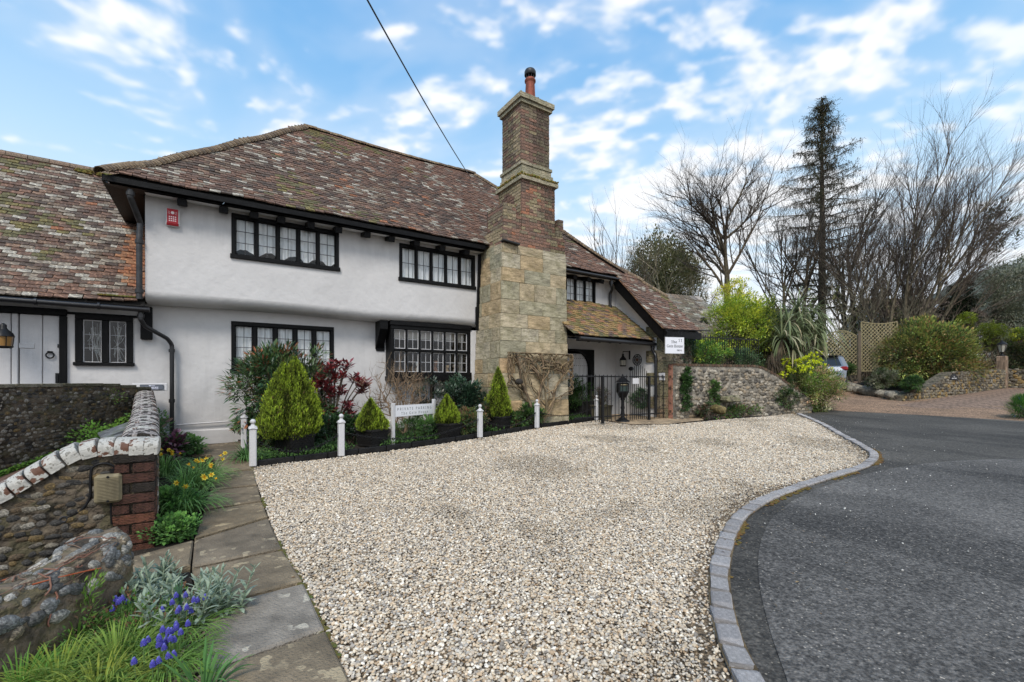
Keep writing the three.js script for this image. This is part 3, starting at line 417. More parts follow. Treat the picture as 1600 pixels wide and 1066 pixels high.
{
  const roof = sub('roof', house);
  const hullTop = [[-1.35, 0], [1.96, 3.22], [6.73, 3.22], [9.95, 0]];
  // sheathing under the tiles, all four slopes, and soffit
  const g = new GB(), E = (x, d, z) => [x, roofAt(x, d) - .035, z ?? EZ - d];
  for (let a = 0; a < 24; a++) for (let b = 0; b < 8; b++) { const X = (t, d) => lerp(-1.35 + d * 1.028, 9.95 - d, t); const d0 = b / 8 * 3.22, d1 = (b + 1) / 8 * 3.22, t0 = a / 24, t1 = (a + 1) / 24; g.poly([E(X(t0, d0), d0), E(X(t1, d0), d0), E(X(t1, d1), d1), E(X(t0, d1), d1)]); }
  const BZ = RZ - 3.22, yR = roofAt(4, 3.22) - .035; g.poly([[-1.35, EAVE, EZ], [-1.35, EAVE, BZ], [1.96, roofAt(1.96, 3.22) - .035, RZ]]); g.poly([[9.95, EAVE, EZ], [9.95, EAVE, BZ], [6.73, roofAt(6.73, 3.22) - .035, RZ]]); g.poly([[-1.35, EAVE, BZ], [9.95, EAVE, BZ], [6.73, yR, RZ], [1.96, yR, RZ]]);
  const P = (x, d) => [x, roofAt(x, d) - .035, EZ - d]; g.poly([P(9.62, -1.6), P(11.1, -1.6), P(11.1, -.45), P(10.55, 0), P(9.62, 0)]); g.poly([P(9.9, 0), P(10.5, 0), P(6.75, 3.14)]);
  g.poly([P(11.1, -.45), P(6.74, 3.2), [11.1, 2.9, BZ]]); g.poly([P(11.1, -1.6), P(11.1, -.45), [11.1, 2.9, BZ], [11.1, 2.4, BZ]]);
  g.build('sheathing', M.dark, roof);
  tileSlope(roof, { x0: -1.45, x1: 11.3, z0: EZ, run: 3.25, rise: 3.25, yAt: roofAt, seed: 3, keep: (x, d) => x > -1.36 + d * 1.02 && x < 11.13 - (d + .45) * 1.185, pick: (x, d, r) => oldTile(x, d, r, { moss: d > 2.4 && x > 1.5 ? .50 : .68 }) });
  tileSlope(roof, { x0: CX0 + .03, x1: CX1, z0: EZ + CZ, run: CZ - .02, rise: (CZ - .02) * SLOPE, yAt: (x, d) => roofAt(x, d - CZ), seed: 4, keep: (x, d) => x < 11.1 - Math.max(0, d - CZ + .45) * 1.19, pick: (x, d, r) => oldTile(x, d, r, { moss: .62 }), restName: 'roof_tiles' });
  // bonnet tiles down the hips, half round tiles on the ridge
  const half = (r0, r1, L, seg = 7) => { const b = new GB(), A = []; for (let k = 0; k <= seg; k++) { const a = Math.PI * (k / seg), c = [Math.cos(a), Math.sin(a)]; A.push([[c[0] * r0, c[1] * r0 * .8, L / 2], [c[0] * r1, c[1] * r1 * .8, -L / 2], [c[0] * (r0 - .016), c[1] * (r0 - .016) * .8, L / 2]]); } for (let k = 0; k < seg; k++) { b.poly([A[k][0], A[k][1], A[k + 1][1], A[k + 1][0]]); b.poly([A[k][0], A[k + 1][0], A[k + 1][2], A[k][2]]); } return b.geometry(); };
  const bon = [half(.125, .085, .235)], rid = [half(.115, .115, .30)], bm = palette('bonnet', [[.30, .21, .13], [.24, .17, .11], [.34, .25, .16], [.20, .145, .10]], M.vcTile), r = rng(8);
  const run = (A, B, step, geos, name, seed, bend = () => 0) => { const dir = V().subVectors(B, A), L = dir.length(), n = Math.floor(L / step), list = []; dir.normalize(); for (let k = 0; k < n; k++) { const t = (k + .5) / n, p = A.clone().lerp(B, t); p.y += bend(t) + .02; const Z = dir.clone().negate().add(V(0, (r() - .5) * .05 - .12 * (name === 'hip_tile'), (r() - .5) * .05)).normalize(), X = V().crossVectors(V(0, 1, 0), Z).normalize(), Y = V().crossVectors(Z, X); list.push({ g: 0, c: Math.floor(r() * 4), m: mtx(p.x, p.y, p.z, X, Y, Z) }); } pieces(roof, name, list, geos, bm, name + 's', M.vcTile); };
  const hipY = (t) => { const d = lerp(0, 3.22, t); return roofAt(lerp(-1.35, 1.96, t), d) - lerp(roofAt(-1.35, 0), roofAt(1.96, 3.22), t); };
  run(V(-1.37, roofAt(-1.35, 0) + .0, EZ), V(1.96, roofAt(1.96, 3.22), RZ), .105, bon, 'hip_tile', 1, hipY);
  run(V(1.9, roofAt(1.96, 3.22), RZ), V(6.75, roofAt(6.73, 3.22), RZ), .29, rid, 'ridge_tile', 2, (t) => -.05 * Math.sin(t * Math.PI));
  run(V(11.1, roofAt(11.1, -.45), EZ + .45), V(6.73, roofAt(6.73, 3.22), RZ), .105, bon, 'hip_tile', 3, (t) => roofAt(lerp(11.1, 6.73, t), lerp(-.45, 3.22, t)) - lerp(roofAt(11.1, -.45), roofAt(6.73, 3.22), t) - .02);
  // eaves: fascia and gutter board, soffit, rafter feet
  const f = new GB(); f.box(-1.38, 5.28, EAVE - .075, EAVE + .015, EZ + .005, EZ + .03, .004); f.box(-1.40, -1.375, EAVE - .075, EAVE + .03, -12.9, EZ, .004); f.box(7.2, 9.62, EAVE - .26, EAVE - .17, EZ + .005, EZ + .03, .004);
  f.poly([[-1.37, EAVE - .10, EZ], [5.28, EAVE - .10, EZ], [5.28, EAVE - .06, FZ], [-1.37, EAVE - .06, FZ]]); f.poly([[-1.37, EAVE - .09, EZ], [-.95, EAVE - .05, FZ], [-.95, EAVE - .05, -12.9], [-1.37, EAVE - .09, -12.9]]);
  f.build('fascia', M.black, roof);
  const sof = new GB(); sof.poly([[-.9, EAVE - .075, FZ + .01], [5.28, EAVE - .075, FZ + .01], [5.28, EAVE - .115, EZ - .06], [-.9, EAVE - .115, EZ - .06]]); sof.poly([[7.2, EAVE - .22, FZ + .01], [9.6, EAVE - .22, FZ + .01], [9.6, EAVE - .27, EZ - .02], [7.2, EAVE - .27, EZ - .02]]); sof.build('soffit', M.white, roof);
  for (const x of [-.42, .16, .62, 1.05, 1.55, 2.05, 2.6, 3.1, 3.65, 4.25, 4.85, 7.6, 8.1, 8.6, 9.1]) { const b = new GB(), o = x > 6 ? -.16 : 0; b.bar(V(x, EAVE - .175 + o, EZ - .07), V(x, EAVE - .08 + o, FZ - .05), .13, .11, undefined, .008); b.build('rafter_foot', M.black, roof); }
  // bargeboard of the catslide, its eave board
  const bb = new GB(), yb = (d) => roofAt(CX0, d); bb.poly([[CX0, yb(.12) - .03, EZ - .12], [CX0, yb(-CZ) - .03, EZ + CZ], [CX0, yb(-CZ) - .36, EZ + CZ - .02], [CX0, yb(.12) - .44, EZ - .12]]); bb.bar(V(CX0 + .025, yb(.1) - .19, EZ - .1), V(CX0 + .025, yb(-CZ) - .17, EZ + CZ - .01), .04, .26); bb.build('bargeboard', M.black, roof);
  const eb = new GB(); eb.box(CX0, CX1, yb(-CZ) - .20, yb(-CZ) - .02, EZ + CZ - .03, EZ + CZ - .005, .004); eb.poly([[CX0, yb(-CZ) - .16, EZ + CZ - .02], [CX1, yb(-CZ) - .16, EZ + CZ - .02], [CX1, yb(-CZ) - .05, EZ + CZ - .4], [CX0, yb(-CZ) - .05, EZ + CZ - .4]]); eb.build('eave_board', M.black, roof);
  const vm = new GB(), r2 = rng(12); for (let k = 0; k < 20; k++) { const d = lerp(-CZ, .25, k / 20), e = d + .12; vm.bar(V(CX0 + .03, yb(d) + .012, EZ - d), V(CX0 + .03, yb(e) + .0, EZ - e), .15, .022, [.34 + .12 * r2(), .22, .12]); } vm.build('verge_tiles', M.vcTile, roof);
}
// walls
{
  const up = wallHoles(-.92, 5.34, 2.78, EAVE - .06, [[.30, 2.09, 3.50, 4.27], [3.37, 5.18, 3.47, 4.25]], .18); up.translate(0, 0, FZ); part('upper_wall', up, M.plaster, house);
  // rounded underside of the jetty
  const j = new GB(), prof = []; for (let k = 0; k <= 8; k++) { const a = k / 8 * Math.PI / 2; prof.push([2.78 - .17 * Math.sin(a), FZ - .14 * (1 - Math.cos(a))]); } prof.push([2.60, LZ - .02]);
  for (let k = 0; k < prof.length - 1; k++) for (let a = 0; a < 30; a++) { const x0 = lerp(-.92, 5.34, a / 30), x1 = lerp(-.92, 5.34, (a + 1) / 30), w = (x, q) => [x, prof[q][0] + (q ? .018 * Math.sin(x * 1.7) - .012 * (x - 2) * .5 : 0), prof[q][1]]; j.poly([w(x0, k + 1), w(x1, k + 1), w(x1, k), w(x0, k)]); }
  for (const x of [-.92, 5.34]) j.poly([...prof.map((q) => [x, q[0], q[1]]), [x, 2.78, LZ - .02]]);
  const jg = j.geometry(); { const n = jg.attributes.normal, p = jg.attributes.position; for (let k = 0; k < p.count; k++) { const y = p.getY(k), z = p.getZ(k); if (Math.abs(n.getX(k)) > .9 || z < FZ - .16) continue; const a = Math.acos(clamp(1 - (FZ - z) / .14, 0, 1)); n.setXYZ(k, 0, -Math.sin(a), Math.cos(a)); } }
  part('jetty', jg, M.plaster, house);
  const low = wallHoles(-.98, 5.34, 0, 2.62, [[.31, 2.09, 1.46, 2.40], [3.24, 5.1, 1.46, 2.46]], .2); low.translate(0, 0, LZ); part('lower_wall', low, M.plaster, house);
  const pl = new GB(); pl.box(-.9, 5.3, 0, .42, LZ - .05, LZ + .05, .02); pl.build('plinth', M.plaster, house);
  const right = wallHoles(7.1, 10.05, 0, EAVE - .1, [[7.65, 9.07, 3.42, 4.17], [7.86, 8.98, 0, 2.13]], .2); right.translate(0, 0, FZ); part('wing_wall', right, M.plaster, house);
  // cheek wall of the catslide, facing the drive
  const ck = new THREE.Shape([[-9.5, 0], [-7.78, 0], [-7.78, 2.74], [-9.15, 4.16], [-9.5, 4.3]].map((q) => new THREE.Vector2(q[0], q[1]))), cg = new THREE.ExtrudeGeometry(ck, { depth: .22, bevelEnabled: false }); { const p = cg.attributes.position; for (let k = 0; k < p.count; k++) { const u = p.getX(k), d = p.getZ(k); p.setXYZ(k, 10.12 - d, p.getY(k), u); const uv = cg.attributes.uv; uv.setXY(k, u, p.getY(k)); } cg.computeVertexNormals(); } part('cheek_wall', cg, M.plaster, house);
  const bk = new GB(); bk.box(-.92, -.72, 0, EAVE, -15.2, LZ - .21); bk.box(-.92, -.72, 2.63, EAVE, LZ - .2, FZ - .19); bk.box(-.7, 11.1, 0, EAVE, -15.3, -15.1); bk.box(10.9, 11.1, 0, 2.6, -15, -7.8); bk.box(5.36, 7.08, 0, EAVE, FZ - .2, FZ - .02); bk.box(-.7, 10.9, 2.46, 2.56, -15.1, LZ - .21); bk.build('back_wall', M.room, house);
}
// windows
function leaded(parent, x0, x1, y0, y1, z, cols, rows, o, r) {          // one light: panes of glass between lead bars
  const lg = new GB(), w = (x1 - x0) / cols, h = (y1 - y0) / rows;
  for (let a = 0; a < cols; a++) for (let b = 0; b < rows; b++) { const p = part('pane', paneGeo, M.glass, parent); p.scale.set(w - .004, h - .004, 1); p.position.set(x0 + w * (a + .5), y0 + h * (b + .5), z); p.rotation.set((r() - .5) * .05, (r() - .5) * .05, 0); }
  const t = o.bar ?? .011; for (let a = 1; a < cols; a++) lg.box(x0 + w * a - t / 2, x0 + w * a + t / 2, y0, y1, z - .003, z + .008, 0); for (let b = 1; b < rows; b++) lg.box(x0, x1, y0 + h * b - t / 2, y0 + h * b + t / 2, z - .003, z + .009, 0);
  lg.build('glazing_bars', o.light ? M.lead : M.leadDark, parent);
  if (o.inner) { const q = new GB(), e = .014; q.box(x0 - e, x0, y0 - e, y1 + e, z - .004, z + .012, .002); q.box(x1, x1 + e, y0 - e, y1 + e, z - .004, z + .012, .002); q.box(x0, x1, y0 - e, y0, z - .004, z + .012, .002); q.box(x0, x1, y1, y1 + e, z - .004, z + .012, .002); q.build('casement', o.light ? M.white : M.black, parent); }
}
const paneGeo = new THREE.PlaneGeometry(1, 1);
function curtain(parent, x0, x1, y0, y1, z, o, r) {
  const n = Math.ceil((x1 - x0) / .012), m = 10, p = [], c = [], i = [], u = [];
  for (let a = 0; a <= n; a++) { const x = lerp(x0, x1, a / n), sc = o.scallop ? Math.pow(Math.abs(Math.sin((x - x0) / (o.pitch ?? .36) * Math.PI + (o.ph ?? 0))), .8) * o.scallop : 0; for (let b = 0; b <= m; b++) { const t = b / m, y = lerp(y0 + sc, y1, t); p.push(x, y, z + .022 * Math.sin(x * 62 + 2 * fbm(x * 4, t * 2, 2, 5)) * (1 - .3 * t) + .01 * Math.sin(x * 23)); const k = .93 + .1 * (r() - .5); c.push(k, k, k * 1.01); u.push(x, y); if (a && b) { const q = (a - 1) * (m + 1) + b - 1; i.push(q, q + m + 1, q + 1, q + 1, q + m + 1, q + m + 2); } } }
  const g = new THREE.BufferGeometry(); g.setAttribute('position', new THREE.Float32BufferAttribute(p, 3)); g.setAttribute('color', new THREE.Float32BufferAttribute(c, 3)); g.setAttribute('uv', new THREE.Float32BufferAttribute(u, 2)); g.setIndex(i); g.computeVertexNormals(); part('curtain', g, M.curtain, parent);
}
function casement(parent, x0, x1, y0, y1, z, n, rows, o, seed) {       // z: face of the wall
  const w = sub('window', parent), r = rng(seed), f = new GB(), b = o.frame ?? .065, z0 = z - .06, z1 = z + .022;
  f.box(x0 - .02, x1 + .02, y1 - b, y1 + .012, z0, z1, .006); f.box(x0 - .02, x0 + b - .02, y0, y1 - b, z0, z1 - .003, .006); f.box(x1 - b + .02, x1 + .02, y0, y1 - b, z0, z1 - .003, .006); f.build('frame', M.black, w);
  const s = new GB(); s.box(x0 - .04, x1 + .04, y0 - .02, y0 + b * .9, z0, z1 + .02, .006); s.build('sill', M.black, w);
  const mw = o.mull ?? .05, a0 = x0 + b - .02, a1 = x1 - b + .02, lw = (a1 - a0 - mw * (n - 1)) / n;
  for (let k = 0; k < n; k++) {
    const xa = a0 + k * (lw + mw), xb = xa + lw, e = .016; if (k) { const q = new GB(); q.box(xa - mw, xa, y0 + b * .9, y1 - b, z0 + .01, z1 - .008, .006); q.build('mullion', M.black, w); }
    if (o.transom) { leaded(w, xa + e, xb - e, y0 + b * .9 + e, o.transom - .03 - e, z - .03, 2, o.rowsLow ?? 2, { ...o, inner: 1 }, r); leaded(w, xa + e, xb - e, o.transom + .03 + e, y1 - b - e, z - .03, 2, rows, { ...o, inner: 1 }, r); }
    else leaded(w, xa + e, xb - e, y0 + b * .9 + e, y1 - b - e, z - .03, o.cols ?? 2, rows, { ...o, inner: 1 }, r);
  }
  if (o.transom) { const q = new GB(); q.box(a0, a1, o.transom - .03, o.transom + .03, z0 + .012, z1 + .006, .006); q.build('transom', M.black, w); }
  if (o.curtain) curtain(w, x0 + .03, x1 - .03, y0 + .04, y1, z - (o.back ?? .095), o, r);
  return w;
}
casement(house, .30, 2.09, 3.50, 4.27, FZ, 5, 3, { curtain: 1, scallop: .14, pitch: .42, ph: .5 }, 1);
casement(house, 3.37, 5.18, 3.47, 4.25, FZ, 5, 2, { curtain: 1, scallop: 0 }, 2);
casement(house, .31, 2.09, 1.46, 2.40, LZ, 5, 4, { curtain: 1, scallop: .17, pitch: .36, ph: .8, mull: .07 }, 3);
casement(house, 7.65, 9.07, 3.42, 4.17, FZ, 4, 3, { curtain: 1, scallop: .05, pitch: .3 }, 4);
// oriel under the jetty: two rows of lights
{
  const z = -9.62, w = casement(house, 3.22, 5.12, 1.42, 2.50, z, 6, 2, { transom: 1.97, frame: .08, light: 1, bar: .012, mull: .045 }, 5), b = new GB();
  b.box(3.18, 5.16, 2.50, 2.60, LZ, z + .05, .01); b.box(3.2, 3.27, 1.42, 2.5, LZ, z - .07, .006); b.box(5.07, 5.14, 1.42, 2.5, LZ, z - .07, .006); b.box(3.18, 5.16, 1.30, 1.40, LZ, z + .05, .01); b.box(4.25, 4.33, .5, 1.3, LZ, LZ + .07, .01); b.build('oriel_frame', M.black, w);
  const k = new GB(); k.poly([[2.98, 2.58, LZ + .02], [3.17, 2.58, LZ + .02], [3.17, 1.95, LZ + .02], [2.98, 1.95, LZ + .02]]); k.geo(new THREE.ExtrudeGeometry(new THREE.Shape([[0, 0], [.33, .42], [.33, .6], [0, .6]].map((q) => new THREE.Vector2(...q))), { depth: .16, bevelEnabled: true, bevelSize: .008, bevelThickness: .008, bevelSegments: 1 }), new THREE.Matrix4().makeRotationY(-Math.PI / 2).setPosition(3.14, 1.99, LZ)); k.build('bracket', M.black, w);
  const shf = new GB(), r = rng(9); shf.box(3.3, 5.05, 1.44, 1.46, LZ - .1, z - .09, .003, [.3, .2, .12]); for (const [x, h, wd, c] of [[3.9, .26, .05, [.7, .72, .7]], [4.32, .3, .07, [.25, .12, .07]], [4.62, .2, .06, [.5, .35, .2]], [4.85, .22, .08, [.35, .3, .25]]]) shf.lathe([[0, 0], [wd, 0], [wd * .8, h * .4], [wd * .4, h * .6], [wd, h * .75], [wd * .9, h], [0, h]], x, 1.462, z - .2, 12, c); shf.build('shelf_ornaments', M.vc, w);
  const bl = new GB(); bl.box(3.3, 5.05, 2.24, 2.44, z - .16, z - .15, .002, [.6, .55, .5]); bl.build('blind', M.curtain, w);
}
// corner post by the chimney and black timber at the jetty end
{ const b = new GB(); b.bar(V(5.25, 2.5, FZ + .03), V(5.31, EAVE - .1, FZ + .04), .07, .05); b.box(5.2, 5.34, 2.62, 3.05, FZ + .005, FZ + .05, .012); b.build('corner_post', M.black, house);
  const c = new GB(); c.box(-1.02, -.86, 2.0, 2.56, LZ + .005, LZ + .08, .01); c.build('jetty_bracket', M.black, house);
  const cd = new GB(); cd.tube([V(-.62, .52, LZ + .06), V(.3, .55, LZ + .06)], .014, 8); cd.build('conduit', M.white, house);
  const pt = new GB(); pt.box(5.14, 5.32, 1.0, 2.5, LZ + .002, -9.60, .01); pt.build('white_jamb', M.plaster, house); }
// porch: lean-to roof, studded door with an arched head, lantern, ornaments on the cheek wall
{
  const p = sub('porch', house), yA = (x, d) => 2.37 + d * .76 + .012 * Math.sin(x * 3);
  const g = new GB(); g.poly([[7.15, 2.33, -8.1], [9.88, 2.33, -8.1], [9.88, 3.40, -9.5], [7.15, 3.40, -9.5]]); g.build('sheathing', M.dark, p);
  tileSlope(p, { x0: 7.1, x1: 9.93, z0: -8.08, run: 1.42, rise: 1.08, yAt: yA, seed: 14, keep: () => true, restName: 'roof_tiles', pick: (x, d, r) => { const m = fbm(x * 1.2 + 5, d * 1.5, 3, 66), h = r(); if (h < .10 + .55 * sstep(9.2, 9.9, x) * .9 + (m > .58 ? .25 : 0)) return 10 + (h * 50 | 0) % 2; return [14, 14, 15, 16, 13, 5, 14, 9, 15, 3][Math.floor(r() * 10)]; } });
  const f = new GB(); f.box(7.15, 9.88, 2.24, 2.33, -8.13, -8.10, .006); f.build('eave_beam', M.black, p);
  for (let k = 0; k < 7; k++) { const b = new GB(), x = 7.5 + k * .36; b.bar(V(x, 2.25, -8.05), V(x, 2.6, -8.5), .07, .07); b.build('rafter_foot', M.black, p); }
  const sf = new GB(); sf.poly([[7.2, 2.28, -8.14], [9.88, 2.28, -8.14], [9.88, 2.5, -9.48], [7.2, 2.5, -9.48]]); sf.build('soffit', M.white, p);
  const d = sub('door', house, V(0, 0, 0)), y0 = G(8.4, -9.6) + .02;
  for (let k = 0; k < 6; k++) { const b = new GB(), w = .155; b.box(7.95 + k * w, 7.95 + (k + 1) * w - .004, y0, 2.05, -9.62, -9.58, .006); b.build('plank', M.white, d); }
  const arch = new THREE.Shape([[7.84, y0], [7.84, 2.16], [9.0, 2.16], [9.0, y0], [8.87, y0]].map((q) => new THREE.Vector2(...q))); arch.lineTo(8.87, 1.62); arch.absarc(8.37, 1.62, .5, 0, Math.PI * .5, false); arch.lineTo(7.96, 2.12); arch.lineTo(7.96, y0);
  part('door_frame', new THREE.ExtrudeGeometry(arch, { depth: .12, bevelEnabled: true, bevelSize: .006, bevelThickness: .006, bevelSegments: 1 }).translate(0, 0, -9.57), M.black, d);
  const st = new GB(); for (const y of [.68, 1.05, 1.42, 1.72, 1.92]) for (let k = 0; k < 12; k++) st.geo(new THREE.SphereGeometry(.011, 6, 4), new THREE.Matrix4().makeTranslation(7.99 + k * .077, y, -9.575)); st.build('studs', M.iron, d);
  const h = new GB(); h.tube([V(8.08, 1.12, -9.57), V(8.02, 1.14, -9.52), V(8.02, 1.32, -9.52), V(8.08, 1.36, -9.57)], .014, 6); h.box(8.24, 8.27, 1.62, 1.72, -9.58, -9.565, .002); h.build('handle', M.iron, d);
  // two plants of the doorway: lantern
}
// quoins at the corner of the cheek wall
{
  const list = [], r = rng(40), mats = palette('quoin', [[.33, .29, .20], [.36, .30, .22], [.28, .255, .18], [.40, .29, .21]], M.vcStone), geos = [1, 2, 3].map((s) => roughStone(s, 1, 1, 1, .03, .03)); let y = .25, k = 0;
  while (y < 2.62) { const h = .26 + .08 * r(), w = k % 2 ? .62 : .26; list.push({ g: k % 3, c: Math.floor(r() * 4), m: mtx(9.91, y + h / 2, -7.76 - w / 2 + .03, V(1, 0, 0), V(0, 1, 0), V(0, 0, 1), [.1, h - .012, w]) }); list.push({ g: (k + 1) % 3, c: Math.floor(r() * 4), m: mtx(9.89 + .14, y + h / 2, -7.76, V(1, 0, 0), V(0, 1, 0), V(0, 0, 1), [.3, h - .012, .1]) }); y += h; k++; }
  pieces(house, 'quoin', list, geos, mats, 'quoins', M.vcStone);
  const f = new GB(); f.box(9.92, 11.1, 0, 2.66, -8.0, -7.79, .01); f.build('flint_end_wall', M.flintMortar, house);
  const jb = new GB(); jb.box(9.95, 10.12, .2, 1.72, -7.70, -7.56, .02, [.42, .20, .15]); jb.build('brick_pier', M.vcStone, house);
  const fl = []; for (let a = 0; a < 130; a++) { const s = .035 + .04 * r(); fl.push({ g: a % 6, c: a % 4, m: euler(10.2 + .85 * r(), .4 + 2.1 * r(), -7.79, Math.PI / 2 + (r() - .5), r() * 6, 0, s, s * .5, s * .8) }); } pieces(house, 'flint', fl, PEB, palette('flintw', [[.30, .27, .22], [.20, .18, .155], [.40, .37, .32], [.12, .115, .11]], M.vcFlint), 'flints', M.vcFlint);
}
// chimney: ashlar base, brick shoulders and stack, two pots
{
  const ch = sub('chimney', house), r = rng(55), core = new GB(), stones = [], bricks = [];
  const smat = palette('ashlar', [[.44, .365, .26], [.41, .355, .265], [.45, .35, .23], [.38, .345, .265], [.355, .33, .25], [.47, .41, .315], [.50, .365, .235], [.44, .40, .325], [.33, .31, .24]], M.vcAshlar);
  const bmat = palette('brick', [[.30, .175, .14], [.25, .155, .13], [.34, .205, .16], [.20, .145, .125], [.42, .34, .24], [.44, .20, .13], [.34, .285, .19], [.27, .225, .17]], M.vcAshlar);
  const SG = [1, 2, 3, 4, 5].map((s) => { const g = roughStone(s, 1, 1, 1, .02, .03), u = g.attributes.uv; for (let k = 0; k < u.count; k++) u.setXY(k, u.getX(k) + s * .731, u.getY(k) + s * .417); return g; }), X = V(1, 0, 0), Y = V(0, 1, 0), Z = V(0, 0, 1);
  let y = .12; const x1 = 7.17;
  while (y < 4.34) {
    const h = Math.min(.29 + .11 * r(), 4.36 - y), t = y / 4.3, xa = lerp(5.17, 5.36, t), zf = lerp(-8.40, -8.52, t);
    core.box(xa + .02, x1 - .02, y, y + h, -9.6, zf - .02, 0);
    let x = xa; while (x < x1 - .02) { let w = .34 + .42 * r(); if (x + w > x1 - .25) w = x1 - x; stones.push({ g: Math.floor(r() * 5), c: Math.floor(r() * 9), m: mtx(x + w / 2, y + h / 2, zf - .05 + (r() - .5) * .008, X, Y, Z, [w - .007, h - .007, .11]) }); x += w; }
    let z = zf - .03; while (z > -9.5) { let w = .3 + .3 * r(); if (z - w < -9.35) w = z + 9.55; stones.push({ g: Math.floor(r() * 5), c: Math.floor(r() * 9), m: mtx(xa + .05 + (r() - .5) * .008, y + h / 2, z - w / 2, X, Y, Z, [.11, h - .007, w - .007]) }); stones.push({ g: Math.floor(r() * 5), c: Math.floor(r() * 9), m: mtx(x1 - .05, y + h / 2, z - w / 2, X, Y, Z, [.11, h - .007, w - .007]) }); z -= w; }
    y += h;
  }
  const ring = (xa, xb, za, zb, ya, yb, c) => {     // brick courses round a block
    core.box(xa + .012, xb - .012, ya, yb, zb + .012, za - .012, 0); let row = 0;
    for (let yy = ya; yy < yb - .03; yy += .073, row++) {
      const put = (ax, a, b, fixed, face) => { let p = a - (row % 2 ? .11 : 0); while (p < b - .01) { const len = (row % 4 === 3 ? .11 : .222), q0 = Math.max(a, p), q1 = Math.min(b, p + len); p += len; if (q1 - q0 < .03) continue; const m = (q0 + q1) / 2, w = q1 - q0 - .011, d = .05, j = (r() - .5) * .010; bricks.push({ g: Math.floor(r() * 5), c: c(r, yy, m, face), m: ax ? mtx(fixed + j, yy + .036, m, X, Y, Z, [d, .062, w]) : mtx(m, yy + .036, fixed + j, X, Y, Z, [w, .062, d]), k: face < 2 ? 1 : 0 }); } };
      put(0, xa, xb, za - .025, 0); put(1, zb + .05, za - .05, xa + .025, 1); put(1, zb + .05, za - .05, xb - .025, 2); put(0, xa, xb, zb + .025, 3);
    }
  };
  const red = (q, yy, m, f) => { const k = q(), l = fbm(m * 2.3, yy * 1.9, 3, 44 + f); if (f === 1 && l > .40) return k < .55 ? 4 : 6; if (k < .12 + .5 * sstep(.5, .65, l)) return [4, 6, 7][Math.floor(q() * 3)]; return [0, 0, 1, 2, 3, 1, 0, 5][Math.floor(q() * 8)]; };
  const old = (q, yy, m, f) => { const k = q(), l = fbm(m * 2.3 + 8, yy * 1.9, 3, 54 + f); if (k < .30 + .45 * sstep(.45, .62, l)) return [4, 6, 7, 7][Math.floor(q() * 4)]; return [0, 1, 3, 7, 1, 3][Math.floor(q() * 6)]; };
  ring(5.38, 7.16, -8.53, -9.6, 4.36, 4.72, red); ring(5.44, 5.78, -8.6, -9.35, 4.72, 5.27, old); ring(5.78, 5.95, -8.64, -9.4, 4.72, 5.05, old); ring(6.93, 7.14, -8.6, -9.4, 4.72, 5.0, old); ring(7.0, 7.17, -8.6, -9.4, 5.0, 5.2, old);
  ring(5.95, 6.93, -8.63, -9.66, 4.72, 5.95, red); ring(6.0, 6.83, -8.72, -9.56, 6.40, 7.78, old);
  const band = (xa, xb, za, zb, ya, yb) => { const n = Math.max(2, Math.round((xb - xa) / .27)), nz = Math.max(2, Math.round((za - zb) / .27)); core.box(xa + .03, xb - .03, ya, yb, zb + .03, za - .03, 0); for (let k = 0; k < n; k++) { const w = (xb - xa) / n; for (const zz of [za - .06, zb + .06]) stones.push({ g: k % 5, c: [3, 8, 4, 7][Math.floor(r() * 4)], m: mtx(xa + w * (k + .5), (ya + yb) / 2 + (r() - .5) * .008, zz, X, Y, Z, [w - .006, yb - ya - .003, .12]) }); } for (let k = 0; k < nz; k++) { const w = (za - zb - .24) / nz; for (const xx of [xa + .06, xb - .06]) stones.push({ g: k % 5, c: [3, 8, 4, 0][Math.floor(r() * 4)], m: mtx(xx, (ya + yb) / 2 + (r() - .5) * .008, za - .12 - w * (k + .5), X, Y, Z, [.12, yb - ya - .003, w - .006]) }); } };
  band(5.90, 6.99, -8.57, -9.72, 5.95, 6.03); band(5.93, 6.96, -8.61, -9.68, 6.03, 6.12); band(5.975, 6.90, -8.66, -9.62, 6.12, 6.22); band(5.99, 6.86, -8.69, -9.59, 6.22, 6.34); band(5.96, 6.88, -8.67, -9.61, 6.34, 6.41);
  band(5.95, 6.88, -8.67, -9.61, 7.78, 7.86); band(5.91, 6.92, -8.63, -9.65, 7.86, 7.98);
  core.build('mortar_core', M.mortar, ch);
  pieces(ch, 'stone', stones, SG, smat, 'stones', M.vcStone, 260); pieces(ch, 'brick', bricks, SG, bmat, 'bricks', M.vcStone, 300);
  const fl = new GB(); fl.poly([[6.0, 7.985, -8.7], [6.83, 7.985, -8.7], [6.6, 8.06, -9.1], [6.2, 8.06, -9.1]]); fl.poly([[6.0, 7.985, -8.7], [6.2, 8.06, -9.1], [6.2, 8.06, -9.3], [6.0, 7.985, -9.56]]); fl.box(6.15, 6.7, 7.98, 8.05, -9.4, -8.85, .03); fl.build('flaunching', M.mortar, ch);
  const ld = new GB(); ld.bar(V(5.33, 4.40, -8.5), V(5.75, 4.35, -8.46), .16, .03); ld.build('lead_flashing', M.greyPipe, ch);
  const pot = (x, z, y0, h, rr) => { const q = sub('chimney_pot', ch), b = new GB(); b.lathe([[0, 0], [rr * 1.15, 0], [rr * 1.1, h * .1], [rr, h * .3], [rr * .86, h * .86], [rr * 1.08, h * .88], [rr * 1.08, h * .94], [rr * .9, h], [rr * .7, h], [rr * .7, h - .1]], x, y0, z, 20); b.build('pot', M.terracotta, q); return q; };
